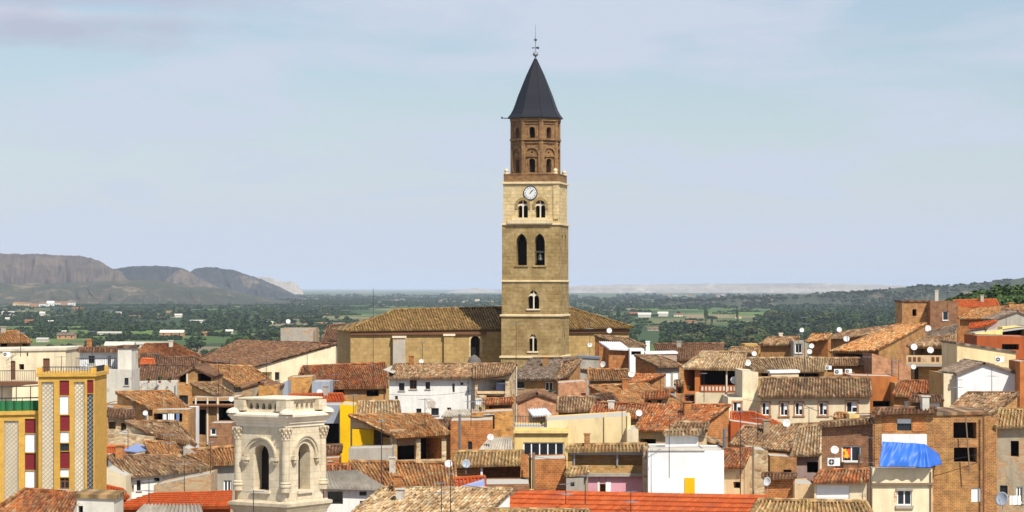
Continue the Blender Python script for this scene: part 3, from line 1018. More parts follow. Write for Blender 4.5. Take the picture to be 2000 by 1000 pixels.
def ac_unit(px, py, w_px, Y, label):
    if not AC:
        root = empty('air_conditioner', (0, 0, 0), None, 'air conditioner', 'air conditioning units outside the houses')
        mb = MB(); mb.cbox((0, 0, -.3), .95, .35, .6); mb.build('case', M['white_paint'], root)
        g = MB(); g.tube((-.18, -.17, 0), (-.18, -.19, 0), .23, n=20); g.build('fan_grille', M['dark_metal'], root)
        f = MB(); f.tube((-.18, -.189, 0), (-.18, -.20, 0), .06, n=14); f.tube((-.18, -.195, -.2), (-.18, -.195, .2), .018, n=4); f.tube((-.38, -.195, 0), (.02, -.195, 0), .018, n=4); f.build('fan_hub', M['white_paint'], root)
        b = MB()
        for x in (-.35, .35): b.box((x - .02, -.15, -.36), (.04, 0, 0), (0, .5, 0), (0, 0, .06))
        b.build('bracket', M['grey_metal'], root)
        AC.append(root); o = root
    else: o = copy_tree(AC[0])
    s = w_px / F * Y / .95
    o.location = P(px, py, Y); o.scale = (s, s, s)
    o['label'] = label
    return o


# ------------------------------------------------------------------ landmarks
def arch_ring(mb, fr, u, zs, r0, r1, out, m=0, pointed=False, n=14, leg=0.0):
    """raised moulding round an arch whose springing is at height zs"""
    P0, d, nn = fr[:3]
    pts = []
    for i in range(n + 1):
        t = math.pi - math.pi * i / n
        pts.append((math.cos(t), math.sin(t) * (1.18 if pointed else 1)))
    at = lambda x, z, o: P0 + d * (u + x) + Vector((0, 0, zs + z)) + nn * o
    if leg: pts = [(-1, -leg / r0)] + pts + [(1, -leg / r0)]
    for (x0, z0), (x1, z1) in zip(pts, pts[1:]):
        a0, a1 = (x0 * r0, z0 * r0), (x1 * r0, z1 * r0)
        b0 = (x0 * r1, z0 * (r1 if z0 >= 0 else r0)); b1 = (x1 * r1, z1 * (r1 if z1 >= 0 else r0))
        q = [a0, a1, b1, b0]
        mb.face([at(*p, out) for p in reversed(q)], m)
        mb.face([at(*b0, out), at(*b1, out), at(*b1, -.02), at(*b0, -.02)], m)
        mb.face([at(*a1, out), at(*a0, out), at(*a0, -.02), at(*a1, -.02)], m)


def zpx(py, Y): return (HZ - py) / F * Y


# ---- church tower
TA = math.radians(-9.4)
TX, TY = Vector((math.cos(TA), math.sin(TA), 0)), Vector((-math.sin(TA), math.cos(TA), 0))
TC = Vector((3.16, 354.0, 0))
YF = 350.2
T = lambda x, y, z: TC + TX * x + TY * y + Vector((0, 0, z))
tower = empty('church_tower', (TC.x, TC.y, GROUND), 'tall ochre stone church tower with clock, brick octagon and dark pointed spire', 'tower')
tz = lambda py: zpx(py, YF)


def hole_px(P0, P1, x0, y0, x1, y1, kind, depth=.7, **k):
    u0, z1 = on_wall(P0, P1, x0, y0); u1, z0 = on_wall(P0, P1, x1, y1)
    return dict(u0=u0, u1=u1, v0=z0, v1=z1, kind=kind, depth=depth, **k)


def tower_stage(py0, py1, half, mat, front=(), right=()):
    z0, z1 = (GROUND if py0 is None else tz(py0)), tz(py1)
    c = [T(-half, -half, 0), T(half, -half, 0), T(half, half, 0), T(-half, half, 0)]
    mb = MB(); out = []
    fh = [hole_px(c[0], c[1], *f[:4], f[4], 1.9) for f in front]
    rh = []
    for (uc, wd, y0, y1, kind) in right:
        rh.append(dict(u0=half + uc - wd / 2, u1=half + uc + wd / 2, v0=tz(y1), v1=tz(y0), kind=kind, depth=1.5))
    top = [(0, z1), (2 * half, z1)]
    fr = wall_geom(mb, c[0], c[1], z0, top, fh, 0); fr2 = wall_geom(mb, c[1], c[2], z0, top, rh, 0)
    wall_geom(mb, c[2], c[3], z0, top, (), 0); wall_geom(mb, c[3], c[0], z0, top, rh, 0)
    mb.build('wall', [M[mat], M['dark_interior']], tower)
    return fr, fh, fr2, rh


def square_ring(py, half, over, hgt, mat, name, par=None, slope=0.0):
    z = tz(py); r2 = math.sqrt(2)
    mb = MB()
    mb.lathe((TC.x, TC.y, z), [(half * r2 - .05, -hgt / 2), ((half + over) * r2, -hgt / 2 + .02), ((half + over) * r2, hgt / 2 - .05 - slope), (half * r2 - .05, hgt / 2)], n=4, ang=TA + math.pi / 4)
    return mb.build(name, M[mat], par or tower)


def tracery(fr, h, mat='pale_moulding', round_top=True):
    """mullion, two small arches and a sill in a twin window"""
    P0, d, n = fr[:3]; up = Vector((0, 0, 1))
    u0, u1, v0, v1 = h['u0'], h['u1'], h['v0'], h['v1']; wd = u1 - u0; uc = (u0 + u1) / 2
    mb = MB()
    pt = lambda u, z, dep: P0 + d * u + up * z - n * dep
    mb.box(pt(uc - .08, v0, .35), d * .16, n * .16, up * (v1 - v0 - .02))
    zs = v1 - wd * .75
    for k in (0, 1):
        a = u0 + k * wd / 2
        for i in range(6):
            t0, t1 = math.pi * i / 6, math.pi * (i + 1) / 6
            r = wd / 4 - .02; c_ = a + wd / 4
            p = [(c_ - r * math.cos(t0), zs + r * math.sin(t0)), (c_ - r * math.cos(t1), zs + r * math.sin(t1))]
            x0, x1 = p[0][0], p[1][0]
            tt = [min(hole_top(h, x) - .01, zs + wd * .42) for x in (x0, x1)]
            mb.hexa([pt(x0, p[0][1], .32), pt(x1, p[1][1], .32), pt(x1, p[1][1], .22), pt(x0, p[0][1], .22),
                     pt(x0, max(tt[0], p[0][1] + .01), .32), pt(x1, max(tt[1], p[1][1] + .01), .32), pt(x1, max(tt[1], p[1][1] + .01), .22), pt(x0, max(tt[0], p[0][1] + .01), .22)])
    mb.build('tracery', M[mat], tower)
    s = MB(); s.box(pt(u0 - .2, v0 - .2, .3), d * (wd + .4), n * .45, up * .19); s.build('sill', M[mat], tower)


def sill_of(fr, h, mat, out=.15):
    P0, d, n = fr[:3]
    s = MB(); s.box(P0 + d * (h['u0'] - .2) + Vector((0, 0, h['v0'] - .22)) - n * .3, d * (h['u1'] - h['u0'] + .4), n * (.3 + out), Vector((0, 0, .21)))
    s.build('sill', M[mat], tower)


tower_stage(None, 699, 4.05, 'ochre_ashlar')
fr, fh, _, _ = tower_stage(699, 616, 3.98, 'ochre_ashlar', [(1033, 652, 1049, 686, 'point')], [(-.4, .8, 650, 672, 'point')])
tracery(fr, fh[0])
fr, fh, _, _ = tower_stage(616, 549, 3.94, 'ochre_ashlar', [(1031, 566, 1053, 603, 'point')], [(-.3, .9, 575, 600, 'point')])
tracery(fr, fh[0])
fr, fh, fr2, rh = tower_stage(549, 438, 3.9, 'ochre_ashlar', [(1008, 456, 1029, 518, 'point'), (1044, 456, 1064, 518, 'point')],
                              [(-1.5, 1.15, 456, 520, 'point'), (1.3, 1.15, 456, 520, 'point')])
for h in fh: sill_of(fr, h, 'ochre_ashlar')
bell_u = (fh[1]['u0'] + fh[1]['u1']) / 2
bp = fr[0] + fr[1] * bell_u - fr[2] * .42
b = MB(); zb_ = tz(508)
b.lathe((bp.x, bp.y, zb_), [(.36, 0), (.34, .1), (.26, .35), (.22, .6), (.1, .75)], n=16)
b.tube((bp.x, bp.y, zb_ + .7), (bp.x, bp.y, zb_ + 1.2), .06)
b.box(bp + Vector((0, 0, zb_ + 1.0)) - fr[1] * .66 - fr[2] * .08, fr[1] * 1.32, fr[2] * .16, Vector((0, 0, .2)))
b.build('bell', M['bronze'], tower)
fr, fh, fr2, rh = tower_stage(438, 358, 3.76, 'pale_ashlar', [(1011, 391, 1031, 425, 'round'), (1045, 391, 1065, 425, 'round')],
                              [(1.6, .6, 368, 395, 'rect')])
for h in fh:
    tracery(fr, h)
    mb = MB(); r = (h['u1'] - h['u0']) / 2
    arch_ring(mb, fr, (h['u0'] + h['u1']) / 2, h['v1'] - r, r, r + .34, .1, leg=.5)
    mb.build('archivolt', M['ochre_ashlar'], tower)
P0c, dc, nc = fr[:3]
# sloped apron under the twin windows, as in the photo
mb = MB()
for (xa, xb, y0, y1, o_) in ((992, 1080, 430, 437, .55), (1000, 1070, 425, 430, .32)):
    ua, za = on_wall(P0c, P0c + dc * 7.5, xa, y1); ub, zb2 = on_wall(P0c, P0c + dc * 7.5, xb, y0)
    mb.box(P0c + dc * ua + Vector((0, 0, za)) - nc * .05, dc * (ub - ua), nc * (o_ + .05), Vector((0, 0, zb2 - za)))
mb.build('apron', M['cream_moulding'], tower)
# shallow corner pilaster and drain pipe on the clock storey
for xa, xb in ((1081, 1091),):
    ua, za = on_wall(P0c, P0c + dc * 7.5, xa, 428); ub, zb2 = on_wall(P0c, P0c + dc * 7.5, xb, 362)
    mb = MB(); mb.box(P0c + dc * ua + Vector((0, 0, za)) - nc * .05, dc * (ub - ua), nc * .2, Vector((0, 0, zb2 - za)))
    mb.build('pilaster', M['pale_ashlar'], tower)
square_ring(697, 4.0, 0.22, 0.30, 'cream_moulding', 'string_course')
square_ring(616, 3.96, 0.22, 0.30, 'cream_moulding', 'string_course')
square_ring(549, 3.92, 0.16, 0.26, 'cream_moulding', 'string_course')
square_ring(438, 3.86, 0.21, 0.26, 'cream_moulding', 'string_course')
square_ring(357, 3.76, 0.24, 0.29, 'cream_moulding', 'cornice')
# brick parapet with coping balls
pm = MB(); up = Vector((0, 0, 1))
c4 = [(-3.72, -3.72), (3.72, -3.72), (3.72, 3.72), (-3.72, 3.72)]
for (x0, y0), (x1, y1) in zip(c4, c4[1:] + c4[:1]):
    p, q = T(x0, y0, tz(355)), T(x1, y1, tz(355)); dv = (q - p).normalized(); nn = Vector((dv.y, -dv.x, 0))
    pm.box(p - nn * .45 + dv * .001, (q - p) - dv * .452, nn * .45, up * (tz(341) - tz(355)))
    pm.box(p - nn * .5 + up * (tz(341) - tz(355) + .001), (q - p) - dv * .5, nn * .56, up * .14)
pm.build('parapet', M['tower_brick'], tower)
for x, y in ((-3.4, -3.4), (3.2, -3.35), (3.4, 3.3), (-3.4, 3.3)):
    mb = MB(); mb.lathe(T(x, y, tz(339)), [(.3, -.1), (.32, .1), (.18, .16), (.27, .26), (.31, .42), (.25, .58), (.07, .7)], n=12)
    mb.build('ball_finial', M['cream_moulding'], tower, smooth=True)
fl = MB(); fl.lathe((TC.x, TC.y, tz(354)), [(3.6 * 1.414, -.3), (3.6 * 1.414, .1)], n=4, ang=TA + math.pi / 4); fl.build('terrace', M['concrete'], tower)
# clock
cu, cz = on_wall(P0c, P0c + dc * 7.5, 1036, 377)
clk = P0c + dc * cu + up * cz
def disc(r, o0, o1, mat, name, par, n=32):
    mb = MB(); mb.tube(clk + nc * o0, clk + nc * o1, r, n=n); return mb.build(name, M[mat], par)
ck = disc(.96, -.05, .10, 'dark_metal', 'clock', tower)
disc(.83, .10, .13, 'dish_white', 'dial', ck)
mb = MB()
ROMAN = {0: 4, 1: 1, 2: 2, 3: 3, 4: 4, 5: 2, 6: 3, 7: 4, 8: 5, 9: 3, 10: 2, 11: 3}
for k in range(12):
    t = 2 * math.pi * k / 12; rd = dc * math.sin(t) + up * math.cos(t); tg = dc * math.cos(t) - up * math.sin(t)
    m_ = ROMAN[k]
    for i in range(m_):
        o = tg * ((i - (m_ - 1) / 2) * .065)
        mb.box(clk + nc * .13 + rd * .58 + o - tg * .014, tg * .028, nc * .008, rd * .19)
mb.build('numerals', M['dark_metal'], ck)
for ang, ln, wd in ((math.radians(33), .42, .05), (math.radians(42), .66, .035)):
    rd = dc * math.sin(ang) + up * math.cos(ang); tg = dc * math.cos(ang) - up * math.sin(ang)
    mb = MB(); mb.box(clk + nc * .15 - rd * .12 - tg * wd, tg * 2 * wd, nc * .015, rd * (ln + .12)); mb.build('clock_hand', M['dark_metal'], ck)
# octagonal brick drum
RO = 3.22
ov = [TC + Vector((RO * math.cos(TA - math.pi / 2 + math.radians(22.5 + 45 * k)), RO * math.sin(TA - math.pi / 2 + math.radians(22.5 + 45 * k)), 0)) for k in range(8)]
mb = MB(); arc = MB()
for k in range(8):
    p, q = ov[k - 1], ov[k]
    Lw = (q - p).length; uc = Lw / 2
    hs = [dict(u0=uc - .37, u1=uc + .37, v0=tz(270), v1=tz(247), kind='round', depth=.6),
          dict(u0=uc - .40, u1=uc + .40, v0=tz(337), v1=tz(309), kind='round', depth=.6),
          dict(u0=uc - .12, u1=uc + .12, v0=tz(298), v1=tz(294.5), kind='round', depth=.3)]
    fr = wall_geom(mb, p, q, tz(356), [(0, tz(228)), (Lw, tz(228))], hs, 0)
    arch_ring(arc, fr, uc, tz(301), .86, 1.1, .2, leg=2.3)
    for h in hs[:2]:
        arch_ring(arc, fr, uc, h['v1'] - (h['u1'] - h['u0']) / 2, (h['u1'] - h['u0']) / 2 + .02, (h['u1'] - h['u0']) / 2 + .2, .06, leg=.6)
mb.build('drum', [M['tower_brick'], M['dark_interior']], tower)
arc.build('blind_arcade', M['tower_brick'], tower)
mb = MB()
for p in ov:
    o = (p - TC).normalized(); mb.tube(p - o * .08 + up * tz(356), p - o * .08 + up * tz(229), .32, n=6)
mb.build('corner_pilasters', M['tower_brick'], tower)
for py, ov_, hg in ((271, .34, .32), (278, .18, .16), (305, .2, .14), (240, .14, .14), (232, .3, .5), (338, .3, .25)):
    mb = MB(); r = RO
    mb.lathe((TC.x, TC.y, tz(py)), [(r - .1, -hg / 2), (r + ov_, -hg / 2 + .03), (r + ov_, hg / 2 - .03), (r - .1, hg / 2)], n=8, ang=TA - math.pi / 2 + math.radians(22.5))
    mb.build('brick_band', M['tower_brick'], tower)
# spire
zs0 = tz(229)
sp = MB(); hS = tz(110) - zs0
prof = [(RO + .1, -.05), (3.78, 0.0), (3.80, .1), (3.42, .55), (3.08, 1.15), (2.78, 1.9), (2.4, 3.0), (1.2, 5.9), (.14, hS)]
sp.lathe((TC.x, TC.y, zs0), prof, n=8, ang=TA - math.pi / 2 + math.radians(22.5))
sp.build('spire', M['slate'], tower)
rb = MB()
for k in range(8):
    t = TA - math.pi / 2 + math.radians(22.5 + 45 * k)
    for (r0, z0), (r1, z1) in zip(prof[2:], prof[3:]):
        rb.tube((TC.x + r0 * math.cos(t), TC.y + r0 * math.sin(t), zs0 + z0), (TC.x + r1 * math.cos(t), TC.y + r1 * math.sin(t), zs0 + z1), .05, n=5)
rb.build('hip_flashing', M['slate'], tower)
fz = zs0 + hS
fi = MB()
fi.lathe((TC.x, TC.y, fz), [(.14, -.1), (.1, .25), (.12, .3), (.34, .45), (.38, .62), (.3, .82), (.08, .95), (.05, 1.0)], n=14)
fi.tube((TC.x, TC.y, fz + .9), (TC.x, TC.y, fz + 4.6), .05, .02, n=6)
fi.build('finial', M['zinc'], tower)
va = MB(); k_ = .72
V2 = lambda x, z: T(x * k_, 0, fz + z)
va.tube(T(-.15, .015, fz + 1.47), T(.15, .015, fz + 1.47), .025, n=5); va.tube(T(0, .015, fz + 1.2), T(0, .015, fz + 2.7), .045, n=6)
va.prism([V2(.1, 1.38), V2(.75, 1.28), V2(.6, 1.45), V2(.75, 1.62), V2(.1, 1.58)], TY * .03)
va.prism([V2(-.1, 1.43), V2(-.1, 1.52), V2(-.6, 1.55), V2(-.72, 1.47), V2(-.6, 1.39)], TY * .03)
va.prism([V2(-.36, 2.58), V2(0, 2.25), V2(.36, 2.58), V2(.1, 2.66), V2(0, 3.05), V2(-.1, 2.66)], TY * .03)
va.build('weather_vane', M['dark_metal'], tower)
gg = MB(); gg.tube(T(-3.5, -1.2, zs0 + .05), T(-4.35, -1.3, zs0 + .1), .06, n=5); gg.lathe(T(-4.35, -1.3, zs0 + .0), [(.05, 0), (.15, .12), (.05, .3)], n=8)
gg.build('loudspeaker', M['dark_metal'], tower)

# ---- church nave
def nave():
    Yn = 352.0
    root = empty('church_nave', (-18, 358, GROUND), 'long ochre church nave with mossy hipped tile roof beside the clock tower', 'church')
    A, B = P(674, 646, Yn), P(986, 641.5, Yn + 4)
    D, C = ridge_pt(772, 606, A, B, 22), ridge_pt(986, 601, A, B, 22)
    hip_roof(root, A, B, C, D, 'church_tile')
    d = (Vector((B.x - A.x, B.y - A.y, 0))).normalized(); n = Vector((d.y, -d.x, 0))
    a, b = A - n * .6 + d * .8, B - n * .6
    mb = MB(); L_ = (b - a).xy.length
    hs = [hole_px(a, b, 919, 656, 938, 699, 'round', 1.0)]
    fr = wall_geom(mb, a, b, GROUND, [(0, A.z - .1), (L_, B.z - .1)], hs, 0)
    bk = -n * 15
    wall_geom(mb, b, b + bk, GROUND, [(0, B.z - .1), (15, B.z - .1)], (), 0)
    wall_geom(mb, b + bk, a + bk, GROUND, [(0, B.z - .1), (L_, A.z - .1)], (), 0)
    wall_geom(mb, a + bk, a, GROUND, [(0, A.z - .1), (15, A.z - .1)], (), 0)
    mb.build('wall', [M['nave_ashlar'], M['dark_interior']], root)
    E, F_ = B + bk * 1.08, A + bk * 1.08
    C2, D2 = Vector(C), Vector(D)
    bk_r = MB(); bk_r.face([E, F_, D2, C2]); bk_r.face([F_, A, D2]); bk_r.build('rear_roof', M['church_tile'], root)
    ev = MB(); ev.box(a + Vector((0, 0, A.z - .55)) - Vector((0, 0, a.z)) + n * .003, d * L_, n * .35, Vector((0, 0, .4)))
    ev.build('eave_cornice', M['brown_wood'], root)
    def butt(x0, x1, y0, y1, out, cap, mat='nave_ashlar'):
        u0, z1 = on_wall(a, b, x0, y0); u1, z0 = on_wall(a, b, x1, y1)
        q = MB(); q.box(fr[0] + d * u0 + Vector((0, 0, z0)) - n * .05, d * (u1 - u0), n * (out + .05), Vector((0, 0, z1 - z0)))
        o = q.build('buttress', M[mat], root)
        if cap:
            q = MB(); q.box(fr[0] + d * (u0 - .12) + Vector((0, 0, z1)) - n * .05, d * (u1 - u0 + .24), n * (out + .2), Vector((0, 0, .28))); q.build('cap_stone', M['pale_moulding'], o)
    butt(766, 790, 660, 720, .8, True, 'grey_render'); butt(866, 886, 656, 720, .5, True)
    ar = MB(); h = hs[0]; r = (h['u1'] - h['u0']) / 2
    arch_ring(ar, fr, (h['u0'] + h['u1']) / 2, h['v1'] - r, r, r + .28, .08, leg=2.2); ar.build('archivolt', M['pale_ashlar'], root)
    # the lower bay beside the tower and the rock it stands on
    q = MB(); u0, z1 = on_wall(a, b, 950, 648); u1, z0 = on_wall(a, b, 986, 720)
    q.box(fr[0] + d * u0 + Vector((0, 0, z0)) - n * .05, d * (u1 - u0 - .3), n * .45, Vector((0, 0, z1 - z0))); q.build('corner_pier', M['nave_ashlar'], root)
    # right-hand arm behind the tower
    A2, B2 = P(1098, 642.5, 363), P(1237, 639, 366)
    D2, C2 = ridge_pt(1098, 599, A2, B2, 22), ridge_pt(1112, 602, A2, B2, 22)
    hip_roof(root, A2, B2, C2, D2, 'church_tile')
    a2, b2 = A2 + Vector((0, .7, 0)), B2 + Vector((-.6, .7, 0))
    q = MB(); L2 = (b2 - a2).xy.length
    fr2 = wall_geom(q, a2, b2, GROUND, [(0, A2.z - .1), (L2, B2.z - .1)], (), 0); wall_geom(q, b2, b2 + Vector((0, 12, 0)), GROUND, [(0, B2.z - .1), (12, B2.z - .1)], (), 0)
    q.build('wall', M['nave_ashlar'], root)
    q = MB(); q.box(a2 + Vector((0, 0, A2.z - a2.z - .55)) + fr2[2] * .003, fr2[1] * L2, fr2[2] * .35, Vector((0, 0, .4))); q.build('eave_cornice', M['brown_wood'], root)
    return root


def hip_roof(root, A, B, C, D, mat, tile=.36, row=.5, name='roof'):
    """slope whose columns run straight up from the eave and are cut by the hips"""
    d = (B - A); Ln = d.length; d = d / Ln
    nrm = d.cross(D - A).normalized()
    if nrm.z < 0: nrm = -nrm
    upv = nrm.cross(d).normalized()
    H = max((D - A).dot(upv), (C - A).dot(upv))
    sD, sC = (D - A).dot(d), (C - A).dot(d); hD, hC = (D - A).dot(upv), (C - A).dot(upv)
    A2, B2 = A, B; D2, C2 = A + upv * H, B + upv * H
    o = roof_mesh(name, A2, B2, C2, D2, mat, root, tile=tile, row=row, sag=.03)
    bm = bmesh.new(); bm.from_mesh(o.data)
    off = parent_loc(root)
    kill = []
    for f in bm.faces:
        if len(f.verts) != 4: kill.append(f); continue
        r = f.calc_center_median() + off - A
        s, h = r.dot(d), r.dot(upv)
        lo = sD * max(0, h) / max(hD, .01); hi = Ln + (sC - Ln) * max(0, h) / max(hC, .01)
        if s < lo - .1 or s > hi + .1: kill.append(f)
    bmesh.ops.delete(bm, geom=kill, context='FACES')
    bm.to_mesh(o.data); bm.free()
    u = MB(); u.face([p - nrm * .16 for p in (A, D, C, B)]); u.build('soffit', M['dark_wood'], root)
    r_ = MB(); r_.tube(A + nrm * .05, D + nrm * .08, .17, n=8)
    r_.build('hip_cap', M[mat], root)
    r_ = MB(); r_.tube(D + nrm * .08, C + nrm * .08, .17, n=8); r_.build('ridge_cap', M[mat], root)
    if (C - B).xy.length > 1 and abs((C - B).normalized().dot(d)) > .2:
        r_ = MB(); r_.tube(B + nrm * .05, C + nrm * .08, .17, n=8); r_.build('hip_cap', M[mat], root)
    return o


nave()

# ---- foreground belfry
def belfry():
    th = math.radians(33); W = 3.5; Yb = 150.0
    K = P(558, 900, Yb); K.z = 0
    d1, d2 = Vector((math.cos(th), -math.sin(th), 0)), Vector((math.sin(th), math.cos(th), 0))
    c = K - d1 * W / 2 + d2 * W / 2
    z = lambda py: zpx(py, Yb)
    root = empty('stone_belfry', (c.x, c.y, -32), 'square cream stone belfry with arched openings, corner columns and pierced parapet', 'bell tower')
    cs = lambda w_: [c - d1 * w_ / 2 - d2 * w_ / 2, c + d1 * w_ / 2 - d2 * w_ / 2, c + d1 * w_ / 2 + d2 * w_ / 2, c - d1 * w_ / 2 + d2 * w_ / 2]
    A_, B_, C_, D_ = cs(W)
    mb = MB(); arcs = []
    for p, q, px in ((A_, B_, (490, 868, 521, 958)), (B_, C_, (588.5, 866, 613, 955)), (C_, D_, None), (D_, A_, None)):
        hs = [hole_px(p, q, *px, 'round', .75)] if px else []
        if hs:                                                     # keep both openings the same size, centred
            uc = W / 2 - .02; hs[0].update(u0=uc - .56, u1=uc + .56)
        fr = wall_geom(mb, p, q, z(985), [(0, z(822)), (W, z(822))], hs, 0)
        if hs: arcs.append((fr, hs[0]))
    mb.build('shaft', [M['belfry_ashlar'], M['dark_interior']], root)
    for fr, h in arcs:
        r = (h['u1'] - h['u0']) / 2; uc = (h['u0'] + h['u1']) / 2; zs = h['v1'] - r
        q = MB(); arch_ring(q, fr, uc, zs - .12, r + .36, r + .52, .13, n=20); q.build('archivolt', M['belfry_ashlar'], root)
        q = MB(); arch_ring(q, fr, uc, zs - .12, r + .52, r + .60, .2, n=20); q.build('hood_mould', M['belfry_ashlar'], root)
        for s in (-1, 1):
            q = MB(); o = fr[0] + fr[1] * (uc + s * (r + .5)) + up * (zs - .34)
            q.box(o - fr[1] * .2, fr[1] * .4, fr[2] * .26, up * .2); q.lathe(o + fr[2] * .1 - up * .02, [(.03, -.28), (.13, -.14), (.15, 0)], n=8)
            q.build('impost', M['belfry_ashlar'], root)
        q = MB(); q.box(fr[0] + fr[1] * (h['u0'] - .12) + up * (h['v0'] - .17) - fr[2] * .2, fr[1] * (h['u1'] - h['u0'] + .24), fr[2] * .34, up * .16); q.build('sill', M['pale_moulding'], root)
    def ring(prof, mat, name, n=4):
        q = MB(); q.lathe((c.x, c.y, 0), [(r_ / math.sqrt(2), zz) for r_, zz in prof], n=4, ang=-th + math.pi / 4)
        return q.build(name, M[mat], root)
    # entablature and cornice
    ring([(W - .02, z(836)), (W + .12, z(835)), (W + .12, z(829)), (W + .3, z(828)), (W + .3, z(824)), (W + .5, z(822)), (W + .62, z(819)), (W + .62, z(817.5)),
          (W + .8, z(815)), (W + .8, z(811)), (W + .1, z(807))], 'pale_moulding', 'cornice')
    ring([(W - .3, z(812)), (W - .3, z(806)), (W - .36, z(803)), (W - .36, z(803) + .01)], 'belfry_ashlar', 'plinth_course')
    ring([(W + .28, -31.9), (W + .28, z(1010)), (W + .4, z(1002)), (W + .62, z(994)), (W + .8, z(990)), (W + .8, z(984)), (W + .1, z(981)), (W - .1, z(980))], 'belfry_ashlar', 'base')
    # pierced parapet
    Wp = W - .42
    q = MB(); A2, B2, C2, D2 = cs(Wp)
    for p, r_ in ((A2, B2), (B2, C2), (C2, D2), (D2, A2)):
        hs = []
        for i in range(5):
            uc = .55 + i * (Wp - 1.25) / 4 + (.05 if p is A2 else .12)
            hs.append(dict(u0=uc - .13, u1=uc + .13, v0=z(801), v1=z(788), kind='point', depth=.28))
        wall_geom(q, p, r_, z(805), [(0, z(782.5)), (Wp, z(782.5))], hs, 0)
    q.build('pierced_parapet', [M['belfry_ashlar'], M['dark_interior']], root)
    for i, k in enumerate((A2, B2, C2, D2)):
        q = MB(); q.cbox(k + up * z(804), .72, .72, z(783.5) - z(804) - .01, rot=-th); q.build('pedestal', M['belfry_ashlar'], root)
        q = MB(); q.lathe(cs(W + .35)[i] + up * z(809), [(.42, 0), (.4, .1), (.28, .22), (.05, .3)], n=12); q.build('corner_scroll', M['pale_moulding'], root)
    ring([(Wp - .2, z(783.5)), (Wp + .3, z(783)), (Wp + .42, z(781)), (Wp + .42, z(779)), (Wp - .2, z(778))], 'pale_moulding', 'coping')
    for k in cs(W - .02):
        o = (k - c).normalized()
        p = k - o * .03
        q = MB(); q.lathe((p.x, p.y, 0), [(.24, z(943)), (.225, z(860))], n=16); q.build('corner_column', M['belfry_ashlar'], root, smooth=False)
        q = MB(); q.lathe((p.x, p.y, 0), [(.3, z(962)), (.3, z(953)), (.34, z(952)), (.34, z(949)), (.28, z(947)), (.32, z(945)), (.3, z(943)), (.24, z(942))], n=16); q.build('column_base', M['belfry_ashlar'], root)
        q = MB(); q.lathe((p.x, p.y, 0), [(.25, z(861)), (.27, z(859)), (.24, z(857)), (.26, z(850)), (.3, z(843)), (.38, z(838)), (.38, z(836.2))], n=8)
        for j in range(8):                                           # acanthus leaves
            for rr, zz, sz in ((.26, 854, .07), (.30, 848, .075), (.36, 841, .07)):
                t = -th + math.pi / 8 + j * math.pi / 4 + (0.39 if zz == 848 else 0)
                q.lathe((p.x + rr * math.cos(t), p.y + rr * math.sin(t), z(zz)), [(.02, -.1), (sz * .7, -.03), (sz, .05), (sz * .4, .11)], n=6)
        q.build('capital', M['belfry_ashlar'], root)


belfry()

